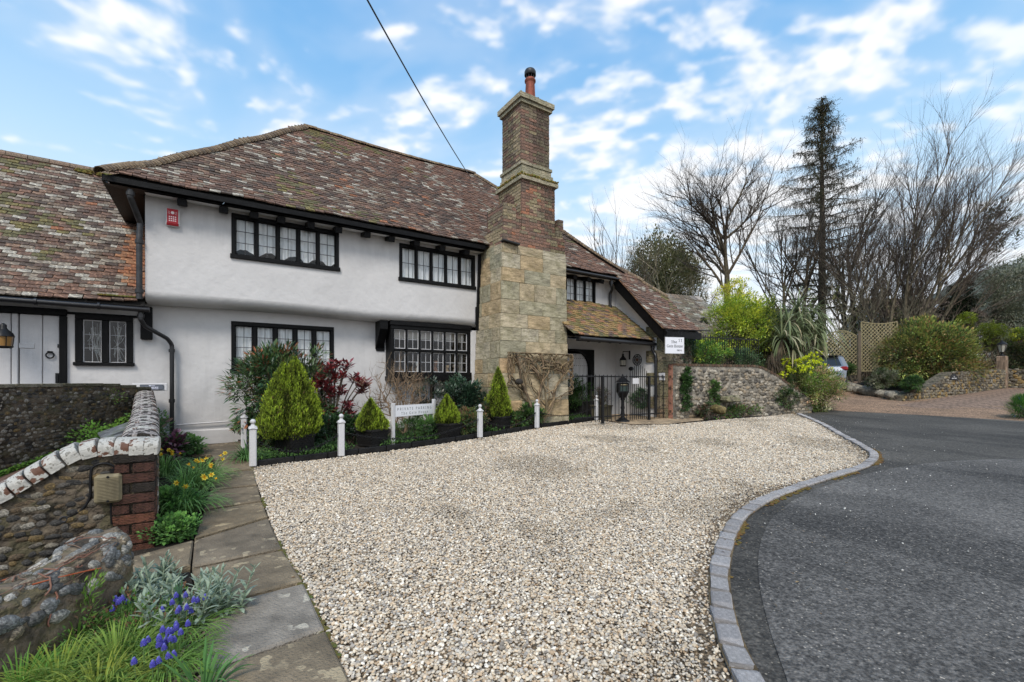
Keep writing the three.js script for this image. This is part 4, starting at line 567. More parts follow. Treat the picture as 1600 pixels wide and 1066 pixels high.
  const q1 = pot(6.44, -8.98, 8.0, .62, .125), cp = new GB(); for (let k = 0; k < 10; k++) { const a = k / 10 * 6.283; cp.box(6.44 + .1 * Math.cos(a) - .008, 6.44 + .1 * Math.cos(a) + .008, 8.6, 8.72, -8.98 + .1 * Math.sin(a) - .008, -8.98 + .1 * Math.sin(a) + .008, 0); } cp.lathe([[0, .84], [.12, .83], [.14, .79], [.14, .70], [.1, .70]], 6.44, 8.0, -8.98, 18); cp.build('cowl', M.greyPipe, q1);
  pot(6.30, -9.2, 8.0, .24, .115);
  // lichen and moss tufts along ledges
  const ms = new GB(); for (let k = 0; k < 500; k++) { const q = r(), s = .012 + .016 * r(); const [x, yy, z] = q < .3 ? [lerp(5.9, 6.99, r()), 6.05 + .05 * r(), -8.58 - .03 * r()] : q < .5 ? [5.91, 6.05 + .05 * r(), lerp(-8.6, -9.7, r())] : q < .7 ? [lerp(5.44, 5.78, r()), 5.28, lerp(-8.6, -9.3, r())] : q < .85 ? [lerp(5.92, 6.9, r()), 7.985, -8.65 - .1 * r()] : [lerp(6.95, 7.17, r()), 5.0 + .2 * (r() < .5), lerp(-8.62, -9.2, r())]; ms.geo(GRAV[k % 5], euler(x, yy, z, r() * 3, r() * 6, 0, s, s * .6, s), [.16 + .12 * r(), .14 + .06 * r(), .035]); } ms.build('moss', M.vc, ch, 'stuff');
}
// pipes
function pipe(name, parent, pts, r, m, o = {}) { const c = new THREE.CatmullRomCurve3(pts, false, 'catmullrom', .08), g = new GB(); g.tube(c.getPoints(pts.length * 7), r, 12); for (const y of o.collars ?? []) g.tube([V(y[0], y[1] - .03, y[2]), V(y[0], y[1] + .03, y[2])], r * 1.35, 12); return g.build(name, m, parent); }
pipe('downpipe', house, [V(-1.07, 4.28, EZ - .06), V(-1.07, 4.16, EZ - .06), V(-.98, 3.86, FZ + .02), V(-.99, 3.6, FZ + .03), V(-.99, 2.62, FZ + .03)], .042, M.greyPipe, { collars: [[-1.07, 4.22, EZ - .06], [-.99, 3.55, FZ + .03], [-.99, 2.75, FZ + .03]] });
pipe('downpipe', house, [V(-.98, 2.45, -9.56), V(-.98, 2.30, -9.56), V(-.93, 2.20, -9.62), V(-.66, 2.03, -9.80), V(-.59, 1.90, -9.85), V(-.59, .22, -9.85)], .034, M.pipe, { collars: [[-.98, 2.36, -9.56], [-.59, 1.82, -9.85], [-.59, .95, -9.85], [-.59, .28, -9.85]] });
{ const b = new GB(); b.tube(new THREE.CatmullRomCurve3([V(9.42, 4.06, -9.2), V(9.42, 3.98, -9.2), V(9.55, 3.9, -9.3), V(9.6, 3.82, -9.42), V(9.6, 3.35, -9.42)], false, 'catmullrom', .1).getPoints(30), .04, 12); b.tube([V(9.42, 4.02, -9.2), V(9.42, 4.12, -9.2)], .06, 12); b.tube([V(9.6, 3.38, -9.42), V(9.6, 3.48, -9.42)], .055, 12); b.build('downpipe', M.pipe, house); }
pipe('downpipe', house, [V(9.84, 2.22, -8.1), V(9.84, 2.12, -8.1), V(9.82, 2.02, -8.02), V(9.82, 1.92, -7.98), V(9.82, .4, -7.98)], .042, M.pipe, { collars: [[9.84, 2.2, -8.1], [9.82, 1.86, -7.98], [9.82, .9, -7.98]] });
{ const g = new GB(); g.tube([V(7.2, 2.30, -8.06), V(9.9, 2.27, -8.06)], .05, 10); g.build('gutter', M.pipe, house);  const g3_ = new GB(); g3_.tube([V(7.2, EAVE - .22, EZ + .07), V(9.6, EAVE - .23, EZ + .07)], .035, 8); g3_.build('gutter', M.pipe, house); }
rebase(house, V(4.5, .2, -11));

// ---------- left cottage ----------
const cot = thing('cottage', 'low white cottage with a lichened tile roof joined to the big house', 'house');
{
  const z = -9.95, w = wallHoles(-3.6, -.98, -.2, 2.55, [[-1.81, -1.15, 1.56, 2.36], [-2.80, -2.02, .2, 2.36]], .2); w.translate(0, 0, z - .004); part('wall', w, M.plaster, cot);
  const rm = new GB(); rm.box(-3.5, -1.0, -.1, 2.5, -12.1, -12.0); rm.box(-3.5, -1.0, 2.5, 2.52, -12.1, z - .21); rm.box(-1.02, -1.0, -.1, 2.5, -12, z - .21); rm.box(-3.5, -3.48, -.1, 2.5, -12, z - .21); rm.box(-3.5, -1.0, -.12, -.1, -12.1, z - .21); rm.build('room_wall', M.room, cot);
  const t = new GB(); t.box(-3.6, -1.93, 2.33, 2.43, z, z + .05, .01); t.box(-2.02, -1.93, .2, 2.33, z, z + .045, .01); t.box(-2.95, -2.80, .2, 2.33, z, z + .06, .01); t.build('timber', M.black, cot);
  const pl = new GB(); pl.box(-3.6, -1.0, 2.36, 2.40, z + .003, z + .02, .002); pl.build('eave_strip', M.black, cot);
  const wn = sub('window', cot), r = rng(6), f = new GB(); f.box(-1.84, -1.12, 2.29, 2.38, z - .05, z + .03, .006); f.box(-1.84, -1.75, 1.6, 2.29, z - .05, z + .028, .006); f.box(-1.21, -1.12, 1.6, 2.29, z - .05, z + .028, .006); f.box(-1.52, -1.43, 1.6, 2.29, z - .05, z + .03, .006); f.build('frame', M.black, wn); const sl = new GB(); sl.box(-1.86, -1.10, 1.545, 1.6, z - .05, z + .055, .006); sl.build('sill', M.black, wn);
  leaded(wn, -1.735, -1.535, 1.61, 2.275, z - .02, 2, 3, { light: 1, inner: 1, bar: .008 }, r); leaded(wn, -1.415, -1.225, 1.61, 2.275, z - .02, 2, 3, { light: 1, inner: 1, bar: .008 }, r);
  const lw = new GB(); for (let k = 0; k < 34; k++) { const x0 = k % 2 ? -1.735 : -1.415, a = V(x0 + .2 * r(), 1.61 + .66 * r(), z - .2), b = V(x0 + .2 * r(), 1.61 + .66 * r(), z - .2), mid = a.clone().lerp(b, .5).add(V((r() - .5) * .1, (r() - .5) * .2, 0)); lw.tube(new THREE.QuadraticBezierCurve3(a, mid, b).getPoints(6), .0035, 4, [.7, .7, .68]); } lw.build('lace', M.vc, wn);
  const d = sub('door', cot); const pan = [[-2.80, -2.56], [-2.55, -2.48], [-2.47, -2.22], [-2.215, -2.022]]; pan.forEach((q, k) => { const b = new GB(); b.box(q[0], q[1] - .004, .2, 2.325, z - .06, z - (k === 1 ? .0 : .02) + .0, .008); b.build('plank', M.white, d); });
  const h = new GB(); h.box(-2.475, -2.305, 1.80, 1.875, z - .02, z - .006, .004); h.build('letter_plate', M.white, d); const kn = new GB(); kn.geo(new THREE.TorusGeometry(.045, .010, 8, 20), new THREE.Matrix4().makeTranslation(-2.13, 1.70, z + .008)); kn.box(-2.16, -2.10, 1.735, 1.765, z - .02, z + .02, .005); kn.build('knocker', M.iron, d); const lk = new GB(); lk.box(-2.07, -2.03, 1.26, 1.42, z - .02, z + .01, .004); lk.box(-2.045, -2.035, 1.82, 1.88, z - .02, z + .01, .002); lk.build('lock', M.iron, d);
  const rf = sub('roof', cot), yA = (x, d) => 2.56 + d * 1.0 + .03 * Math.sin(x * 1.3 + 2) - .05 * Math.sin(clamp(d / 3.1) * Math.PI);
  const g = new GB(); g.poly([[-4.6, 2.52, -9.55], [-.93, 2.52, -9.55], [-.93, 5.55, -12.65], [-4.6, 5.55, -12.65]]); g.poly([[-4.6, 2.52, -15.7], [-.93, 2.52, -15.7], [-.93, 5.55, -12.65], [-4.6, 5.55, -12.65]]); g.poly([[-4.6, 2.52, -9.6], [-4.6, 5.55, -12.65], [-4.6, 2.52, -15.7]]); g.build('sheathing', M.dark, rf);
  tileSlope(rf, { x0: -4.4, x1: -.98, z0: -9.55, run: 3.1, rise: 3.1, yAt: yA, seed: 23, keep: (x, d) => x < -.95 && x > -4.4, restName: 'roof_tiles', pick: (x, d, q) => { if (x > -1.30 + .05 * Math.sin(d * 5) && d > .25 && d < 1.9) return [12, 13, 12, 13, 12, 1][Math.floor(q() * 6)]; const l = fbm(x * 1.4 + 3, d * .8, 3, 81); if (q() < .13 + .12 * sstep(.4, .62, l)) return 6 + Math.floor(q() * 3); return oldTile(x, d, q, { moss: d > 2.7 ? .42 : .66 }); } });
  const rr = rng(4), rid = []; for (let k = 0; k < 12; k++) rid.push(k); for (const k of rid) { const b = new GB(), x = -4.5 + k * .3; b.geo(new THREE.CylinderGeometry(.11, .11, .29, 10, 1, false, 0, Math.PI), new THREE.Matrix4().makeRotationZ(Math.PI / 2).setPosition(x + .15, 5.60 + .01 * rr(), -12.65), [.30 + .1 * rr(), .27, .2]); b.build('ridge_tile', M.vcTile, rf); }
  const ms = new GB(); for (let k = 0; k < 900; k++) { const x = lerp(-4, -1.2, rr()), a = rr(), s = .015 + .03 * rr(); if (fbm(x * 2, 3, 3, 5) < .42) continue; const top = rr() < .8; ms.geo(GRAV[k % 5], top ? euler(x, 5.66 - .16 * a, -12.62 + .2 * a, 0, rr() * 6, 0, s, s * .6, s) : euler(lerp(-1.5, -1, rr()), 2.66, -9.55, 0, 0, 0, s * .7), [.12 + .1 * rr(), .12 + .05 * rr(), .03]); } ms.build('moss', M.vc, rf, 'stuff');
  const gu = new GB(); gu.tube([V(-2.75, 2.475, -9.50), V(-.86, 2.46, -9.50)], .042, 10); for (const x of [-2.2, -1.5]) gu.tube([V(x, 2.47, -9.50), V(x + .03, 2.47, -9.50)], .056, 10); gu.build('gutter', M.pipe, cot);
  // hood of the neighbouring porch that cuts into the frame
  const hd = sub('porch_hood', cot), hb = new GB(); hb.bar(V(-3.15, 2.63, -9.3), V(-2.72, 2.42, -9.3), .5, .05, [.03, .03, .03], .008); hb.bar(V(-3.15, 2.56, -9.05), V(-2.74, 2.38, -9.05), .03, .1, [.6, .6, .6]); hb.build('hood_board', M.vc, hd); const ht = new GB(); for (let k = 0; k < 4; k++) for (let j = 0; j < 4; j++) { ht.geo(TILES[(k + j) % 6], euler(-3.12 + k * .11, 2.66 - k * .054, -9.1 - j * .16, 0, Math.PI / 2, -.0), [.07, .06, .055]); } ht.build('hood_tiles', M.vcTile, hd);
}
rebase(cot, V(-2.2, .1, -11));
// ---------- walls of flint and brick ----------
const FL_DARK = [[.13, .12, .11], [.07, .068, .066], [.20, .18, .15], [.30, .275, .23], [.16, .115, .07], [.24, .17, .075], [.045, .043, .042], [.40, .38, .34]];
const FL_PALE = [[.56, .50, .42], [.44, .39, .32], [.30, .27, .23], [.66, .61, .53], [.22, .20, .17], [.50, .41, .30], [.38, .33, .265], [.14, .13, .12]];
const FL_GREY = [[.30, .30, .29], [.20, .205, .21], [.40, .39, .36], [.13, .13, .13], [.27, .225, .175], [.58, .56, .52], [.26, .27, .28], [.36, .30, .22]];
function flintFace(list, a, b, y0, y1, n, size, r, o = {}) {       // rows of flints set in the face from a to b
  const d = V().subVectors(b, a).setY(0), L = d.length(); d.normalize(); const ys = Math.min(y0(0), y0(1)), ye = Math.max(y1(0), y1(.5), y1(1)), up = V(0, 1, 0);
  for (let y = ys + size * .4; y < ye; y += size * (o.row ?? .82)) for (let x = size * r(); x < L; x += size * (o.gap ?? 1.15) * (.75 + .5 * r())) {
    const t = x / L, yy = y + (r() - .5) * size * .35; if (yy < y0(t) || yy > y1(t) - size * .3 || r() < (o.skip ?? .06)) continue;
    const w = size * (.42 + .22 * r()), h = size * (.32 + .18 * r()), a_ = (r() - .5) * .6, X = d.clone().multiplyScalar(Math.cos(a_)).addScaledVector(up, Math.sin(a_)), Y = n, Z = V().crossVectors(X, Y);
    list.push({ g: Math.floor(r() * 6), c: Math.floor(Math.pow(r(), 1.15) * 8), m: mtx(a.x + d.x * x + n.x * (o.proud ?? .0), yy, a.z + d.z * x + n.z * (o.proud ?? .0), X, Y, Z, [w, size * .30 * (.7 + .6 * r()), h]) });
  }
}
function wallBody(pts, top, base, th, n = 40) {      // wall along points (middle line), with thickness; returns a geometry
  const c = new THREE.CatmullRomCurve3(pts, false, 'catmullrom', .3), g = new GB(), P = []; for (let k = 0; k <= n; k++) { const t = k / n, p = c.getPointAt(t), q = c.getTangentAt(t).setY(0).normalize(); P.push([p, V(-q.z, 0, q.x), t]); }
  const q = (k, s, y) => [P[k][0].x + P[k][1].x * s, y, P[k][0].z + P[k][1].z * s];
  for (let k = 0; k < n; k++) { const ta = P[k][2], tb = P[k + 1][2]; for (const s of [th / 2, -th / 2]) g.poly([q(k, s, base(ta)), q(k + 1, s, base(tb)), q(k + 1, s, top(tb)), q(k, s, top(ta))]); g.poly([q(k, th / 2, top(ta)), q(k + 1, th / 2, top(tb)), q(k + 1, -th / 2, top(tb)), q(k, -th / 2, top(ta))]); }
  for (const k of [0, n]) g.poly([q(k, th / 2, base(P[k][2])), q(k, -th / 2, base(P[k][2])), q(k, -th / 2, top(P[k][2])), q(k, th / 2, top(P[k][2]))]);
  return { g, c };
}
const pw = (xs) => (x) => { for (let k = 1; k < xs.length; k++) if (x <= xs[k][0] || k === xs.length - 1) return lerp(xs[k - 1][1], xs[k][1], clamp((x - xs[k - 1][0]) / (xs[k][0] - xs[k - 1][0]))); };
const bullnose = (() => { const s = new THREE.Shape(); s.moveTo(-.125, 0); s.lineTo(.125, 0); s.lineTo(.125, .045); s.absellipse(0, .045, .125, .062, 0, Math.PI, false); s.lineTo(-.125, 0); const mk = (q) => { const g = new THREE.ExtrudeGeometry(s, { depth: .066, bevelEnabled: true, bevelSize: .004, bevelThickness: .005, bevelSegments: 1, curveSegments: 7 }).translate(0, 0, -.033); const u = g.attributes.uv, p = g.attributes.position; for (let k = 0; k < u.count; k++) { const X = p.getX(k), Y = p.getY(k), arc = Y > .045 ? Math.atan2(Y - .045, X) * .125 : X > 0 ? Y - .045 : .393 + .045 - Y; u.setXY(k, arc + q * .37, p.getZ(k) + q * .23); }; return g; }; return [1, 2, 3, 4, 5].map(mk); })();

// front wall with white painted coping, its brick end, and the wall that runs back to the house
{
  const w1 = thing('flint_wall', 'low flint wall with white painted brick coping and a red brick end', 'wall'), r = rng(201), z = -4.29, th = .22;
  const top = pw([[-2.2, .02], [-1.6, .27], [-1.15, .50], [-.944, .645], [-.817, .735], [-.686, .77], [-.36, .755]]);
  const body = new GB(); for (let k = 0; k < 30; k++) { const a = lerp(-2.2, -.375, k / 30), b = lerp(-2.2, -.375, (k + 1) / 30); body.poly([[a, -.2, z], [b, -.2, z], [b, top(b), z], [a, top(a), z]]); body.poly([[a, -.2, z - th], [b, -.2, z - th], [b, top(b), z - th], [a, top(a), z - th]]); body.poly([[a, top(a), z], [b, top(b), z], [b, top(b), z - th], [a, top(a), z - th]]); }
  body.poly([[-.375, -.2, z], [-.375, -.2, z - th], [-.375, top(-.375), z - th], [-.375, top(-.375), z]]); body.build('mortar', M.darkMortar, w1);
  const fl = []; flintFace(fl, V(-2.1, 0, z), V(-.62, 0, z), () => .02, (t) => top(lerp(-2.1, -.62, t)) - .02, V(0, 0, 1), .06, r, { proud: -.003, skip: .16 }); for (const q of fl) { const y = q.m.elements[13]; if (y > .40) { q.c = [4, 2, 6, 0, 1, 5, 7, 3][Math.floor(r() * 8)]; const k = .7 + .5 * r(); q.m.scale(V(k * 1.2, .6, k)); } }
  pieces(w1, 'flint', fl, PEB, palette('flintd', FL_DARK, M.vcFlint), 'flints', M.vcFlint);
  // brick end: courses toothed into the flint
  const br = [], geos = [1, 2, 3, 4].map((s) => roughStone(s + 60, 1, 1, 1, .03, .05)), bm = palette('endbrick', [[.20, .075, .05], [.13, .055, .042], [.05, .037, .032], [.25, .095, .06], [.085, .05, .042], [.24, .15, .085]], M.vcStone); let y = .04, row = 0;
  while (y < .74) { const len = row % 2 ? .235 : .125, hi = y > .42 ? [2, 4, 2, 1] : [0, 3, 1, 5, 0]; br.push({ g: row % 4, c: hi[Math.floor(r() * hi.length)], m: mtx(-.372 - len / 2 + .012, y + .034, z - .035, V(1, 0, 0), V(0, 1, 0), V(0, 0, 1), [len, .063, .12]) }); if (row % 2 === 0) br.push({ g: (row + 1) % 4, c: hi[Math.floor(r() * hi.length)], m: mtx(-.372 - .125 - .055, y + .034, z - .04, V(1, 0, 0), V(0, 1, 0), V(0, 0, 1), [.095, .062, .11]) }); br.push({ g: (row + 2) % 4, c: hi[Math.floor(r() * hi.length)], m: mtx(-.42, y + .034, z - .17, V(1, 0, 0), V(0, 1, 0), V(0, 0, 1), [.12, .063, .12]) }); y += .074; row++; }
  pieces(w1, 'brick', br, geos, bm, 'bricks', M.vcStone);
  const cp = []; for (let x = -1.9; x < -.40; x += .082) { const a = Math.atan2(top(x + .04) - top(x - .04), .08), X = V(Math.cos(a), Math.sin(a), 0), Y = V(-Math.sin(a), Math.cos(a), 0); cp.push({ g: cp.length % 5, c: 0, m: mtx(x + .04, top(x + .04) + .002, z - th / 2 + .006 + (r() - .5) * .008, V(0, 0, -1).addScaledVector(X, (r() - .5) * .06).normalize(), Y, X, [1, 1.05, 1.13]) }); }
  pieces(w1, 'coping_brick', cp, bullnose, [M.worn], 'coping', M.worn);
  rebase(w1, V(-1.1, 0, z));
  const w2 = thing('flint_wall', 'garden wall with weathered rounded brick coping running back to the house', 'wall'), A = V(-.47, 0, -4.50), B = V(-.62, 0, -6.4), C = V(-.95, 0, -9.75);
  const t2 = pw([[0, .775], [.35, .86], [.7, .98], [1, 1.05]]), W = wallBody([A, B, C], t2, () => -.1, .2); W.g.build('mortar', M.flintMortar, w2);
  const f2 = []; for (let k = 0; k < 8; k++) { const a = W.c.getPointAt(k / 8), b = W.c.getPointAt((k + 1) / 8), d = V().subVectors(b, a).normalize(), n = V(-d.z, 0, d.x); flintFace(f2, a.clone().addScaledVector(n, .10), b.clone().addScaledVector(n, .10), () => .05, (t) => t2((k + t) / 8), n, .08, r); }
  pieces(w2, 'flint', f2, PEB, palette('flintd', FL_DARK, M.vcFlint), 'flints', M.vcFlint, 200);
  const c2 = [], L = W.c.getLength(); for (let d = .02; d < L; d += .083) { const t = d / L, p = W.c.getPointAt(t), q = W.c.getTangentAt(t).setY(0).normalize(); c2.push({ g: c2.length % 5, c: r() < .75 ? 0 : 1, m: mtx(p.x, t2(t), p.z, V(-q.z, 0, q.x), V(0, 1, 0), q.clone().negate().multiplyScalar(-1).negate(), [.94, 1.1, 1.1]) }); }
  pieces(w2, 'coping_brick', c2, bullnose, [M.wornDark, M.worn], 'coping', M.wornDark);
  const sl = new GB(); sl.geo(cbox(.30, .035, .5, .008), euler(-.86, .74, -6.5, .1, .25, .35), [.20, .21, .23]); sl.build('slate', M.vcStone, w2); rebase(w2, B);
  // sunk brick slope behind, and the flint wall beyond it
  const rp = new GB(), yr = (x) => .67 - Math.max(0, -.85 - x) * .40; for (let k = 0; k < 16; k++) for (let j = 0; j < 10; j++) { const x0 = lerp(-3.4, -.55, k / 16), x1 = lerp(-3.4, -.55, (k + 1) / 16), z0 = lerp(-4.5, -9.6, j / 10), z1 = lerp(-4.5, -9.6, (j + 1) / 10); rp.poly([[x0, yr(x0), z0], [x1, yr(x1), z0], [x1, yr(x1), z1], [x0, yr(x0), z1]]); } structure('sloping_path', rp.geometry(), M.ramp);
  const w3 = thing('flint_wall', 'dark weathered flint wall below the cottage door and leaded window', 'wall'), a3 = V(-3.2, 0, -6.2), b3 = V(-.95, 0, -9.4), t3 = pw([[0, 1.23], [.8, 1.245], [.93, 1.20], [1, 1.16]]), W3 = wallBody([a3, a3.clone().lerp(b3, .5), b3], t3, () => 0, .3); W3.g.build('mortar', M.darkMortar, w3);
  const d3 = V().subVectors(b3, a3).normalize(), n3 = V(-d3.z, 0, d3.x); if (n3.z < 0) n3.negate(); const f3 = []; flintFace(f3, a3.clone().addScaledVector(n3, .15), b3.clone().addScaledVector(n3, .15), (t) => yr(lerp(a3.x, b3.x, t)) - .05, (t) => t3(t) - .03, n3, .062, r, { row: .7, gap: 1.05, skip: .2, proud: -.008 }); for (const q of f3) if (r() < .75 * sstep(-1.75, -2.1, q.m.elements[12] + .25 * (q.m.elements[13] - .6))) q.c = [7, 3, 7, 2][Math.floor(r() * 4)];
  pieces(w3, 'flint', f3, PEB, palette('flintd', FL_DARK, M.vcFlint), 'flints', M.vcFlint);
  const cap = []; for (let k = 0; k < 14; k++) { const t = (k + .5) / 14, p = a3.clone().lerp(b3, t); cap.push({ g: k % 4, c: t < .62 ? 5 : 0, m: mtx(p.x, t3(t) + .0, p.z, d3, V(0, 1, 0), V().crossVectors(d3, V(0, 1, 0)), [.265, .04, .33]) }); } pieces(w3, 'coping_stone', cap, geos, palette('capst', [[.22, .20, .14], [.16, .15, .12], [.2, .17, .1], [.25, .22, .18], [.18, .17, .14], [.44, .40, .33]], M.vcStone), 'coping', M.vcStone);
  rebase(w3, V(-1.8, .3, -8.1));
}
// rounded flint stub in the foreground
{
  const w0 = thing('flint_wall', 'short rounded flint and mortar wall end beside the silvery leaved plant', 'wall'), r = rng(210), c = new THREE.CatmullRomCurve3([V(-.455, 0, -3.42), V(-.62, 0, -3.10), V(-.85, 0, -2.78), V(-1.2, 0, -2.42), V(-1.6, 0, -2.1)]), nu = 60, nv = 28, p = [], i = [], u = [];
  const S = (a, b) => { const e = clamp(a / .12), w = .175 * Math.sqrt(Math.max(.0, 1 - (1 - e) ** 2)) * (1 + .25 * a), P = c.getPointAt(a), t = c.getTangentAt(a).setY(0).normalize(), n = V(-t.z, 0, t.x).negate(), top = lerp(.475, .30, Math.pow(a, .7)) * (1 + .02 * Math.sin(a * 17)), ang = b * Math.PI, cx = Math.cos(ang), sy = Math.sin(ang), wob = 1 + .10 * (fbm(a * 9, b * 4, 3, 8) - .5), h = Math.pow(sy, .45); return V(P.x + n.x * Math.sign(cx) * Math.pow(Math.abs(cx), .6) * w * wob * -1, -.05 + (top + .05) * h * (.96 + .08 * fbm(a * 8, b * 5, 2, 3)), P.z + n.z * Math.sign(cx) * Math.pow(Math.abs(cx), .6) * w * wob * -1); };
  for (let a = 0; a <= nu; a++) for (let b = 0; b <= nv; b++) { const q = S(a / nu, b / nv); p.push(q.x, q.y, q.z); u.push(a / nu * 1.9, b / nv * 1.0); if (a && b) { const k = (a - 1) * (nv + 1) + b - 1, l = k + nv + 1; i.push(k, k + 1, l, k + 1, l + 1, l); } }
  const g = new THREE.BufferGeometry(); g.setAttribute('position', new THREE.Float32BufferAttribute(p, 3)); g.setAttribute('uv', new THREE.Float32BufferAttribute(u, 2)); g.setIndex(i); g.computeVertexNormals(); const m0 = M.flintMortar.clone(); m0.name = 'stub_mortar'; m0.color.setRGB(.29, .225, .165); part('mortar', g, m0, w0);
  const fl = [], nn = V(); for (let k = 0; k < 330; k++) { const a = .02 + .8 * r(), b = .12 + .76 * r(), q = S(a, b), e = .012, du = S(a + e, b).sub(q), dv = S(a, b + e).sub(q); nn.crossVectors(du, dv).normalize(); const ctr = c.getPointAt(a); if (nn.dot(V(q.x - ctr.x, q.y - .15, q.z - ctr.z)) < 0) nn.negate(); if (r() < .25 && k > 60) continue; const s = .014 + .024 * r() * (b > .3 ? 1 : .8), X = du.clone().normalize().applyAxisAngle(nn, (r() - .5) * 1.2), Z = V().crossVectors(X, nn).normalize(); fl.push({ g: k % 6, c: Math.floor(r() * 8), m: mtx(q.x - nn.x * s * .1, q.y - nn.y * s * .1, q.z - nn.z * s * .1, X, nn.clone(), Z, [s * 1.25, s * .78, s * .95]) }); }
  pieces(w0, 'flint', fl, PEB, palette('flintg', FL_GREY, M.vcFlint), 'flints', M.vcFlint);
  const tw = new GB(); for (let k = 0; k < 46; k++) { let a = .05 + .7 * r(), b = .2 + .6 * r(); const P = []; const da = (r() - .3) * .05, db = (r() - .5) * .07; for (let j = 0; j < 7; j++) { P.push(S(clamp(a, .02, .95), clamp(b, .1, .9)).add(V(0, .006 + .012 * r(), .006))); a += da + (r() - .5) * .02; b += db + (r() - .5) * .03; } const cc = r() < .14 ? [.40, .09, .03] : [.16 + .08 * r(), .105, .07]; tw.tube(new THREE.CatmullRomCurve3(P).getPoints(14), .0016 + .0022 * r(), 5, cc, false); } tw.build('dry_stems', M.vc, w0, 'stuff');
  rebase(w0, V(-.7, 0, -3));
}
// flint retaining wall right of the porch
const W4A = [V(9.98, 0, -7.62), V(11.6, 0, -7.5), V(13.2, 0, -7.2), V(14.2, 0, -6.95), V(14.95, 0, -6.55)];
const w4top = pw([[0, 1.70], [.60, 1.71], [.66, 1.66], [.78, 1.42], [.92, 1.02], [1, .80]]);
{
  const w = thing('flint_wall', 'curved flint retaining wall with sloping brick top beside the porch', 'wall'), r = rng(230), W = wallBody(W4A, w4top, () => .1, .35, 60); W.g.build('mortar', M.mortar, w);
  const fl = []; for (let k = 0; k < 12; k++) { const a = W.c.getPointAt(k / 12), b = W.c.getPointAt((k + 1) / 12), d = V().subVectors(b, a).setY(0).normalize(), n = V(-d.z, 0, d.x); flintFace(fl, a.clone().addScaledVector(n, .17), b.clone().addScaledVector(n, .17), () => .25, (t) => w4top((k + t) / 12) - .08, n, .12, r, { row: .62, gap: 1.15, proud: .008, skip: .16 }); }
  pieces(w, 'flint', fl, PEB, palette('flintp', FL_PALE, M.vcFlint), 'flints', M.vcFlint);
  const cb = [], geos = [1, 2, 3].map((s) => roughStone(s + 80, 1, 1, 1, .04, .06)), L = W.c.getLength(); for (let d = .05; d < L; d += .115) { const t = d / L, p = W.c.getPointAt(t), p2 = W.c.getPointAt(Math.min(1, t + .01)), X = V().subVectors(V(p2.x, w4top(Math.min(1, t + .01)), p2.z), V(p.x, w4top(t), p.z)).normalize(), Z = V().crossVectors(X, V(0, 1, 0)).normalize(), Y = V().crossVectors(Z, X); cb.push({ g: cb.length % 3, c: cb.length % 4, m: mtx(p.x, w4top(t) + .01, p.z, X, Y, Z, [.105, .07, .38]) }); } pieces(w, 'coping_brick', cb, geos, palette('copbr', [[.24, .14, .10], [.19, .12, .09], [.30, .20, .14], [.22, .17, .13]], M.vcStone), 'coping', M.vcStone);
  const led = new GB(), mm = new THREE.Matrix4(); const a = at(1141, 623, 12.45), b = at(1122, 640, 12.1); led.geo(roughStone(5, .62, .2, .3, .05, .06), mm.makeTranslation(a.x, a.y, a.z), [.33, .30, .22]); led.build('ledge_stone', M.vcStone, w); const l2 = new GB(); l2.geo(PEB[2], euler(b.x, b.y, b.z, 0, 1, 0, .3, .2, .2), [.30, .24, .10]); l2.build('boulder', M.vcFlint, w); rebase(w, V(12.3, .3, -7.3));
  // raised garden behind it
  const P = [], I = [], U = []; for (let k = 0; k <= 24; k++) { const t = k / 24, p = W.c.getPointAt(t), q = W.c.getTangentAt(t).setY(0).normalize(), n = V(q.z, 0, -q.x); for (let j = 0; j <= 12; j++) { const d = .1 + j / 12 * 9, e = t < 1 ? 0 : 0, x = p.x + n.x * d + t * t * j * .15, z = p.z + n.z * d; const y = Math.max(w4top(t) - .1 + .25 * sstep(0, 3, d) + .05 * (fbm(x, z, 3, 4) - .5), 0) * 1 + .0; P.push(x, lerp(y, G(x, z) - .05, sstep(.7, 1, t) * .35), z); U.push(x, -z); if (k && j) { const o = (k - 1) * 13 + j - 1; I.push(o, o + 13, o + 1, o + 1, o + 13, o + 14); } } }
  const g = new THREE.BufferGeometry(); g.setAttribute('position', new THREE.Float32BufferAttribute(P, 3)); g.setAttribute('uv', new THREE.Float32BufferAttribute(U, 2)); g.setIndex(I); g.computeVertexNormals(); structure('garden_bank', g, M.soil);
}
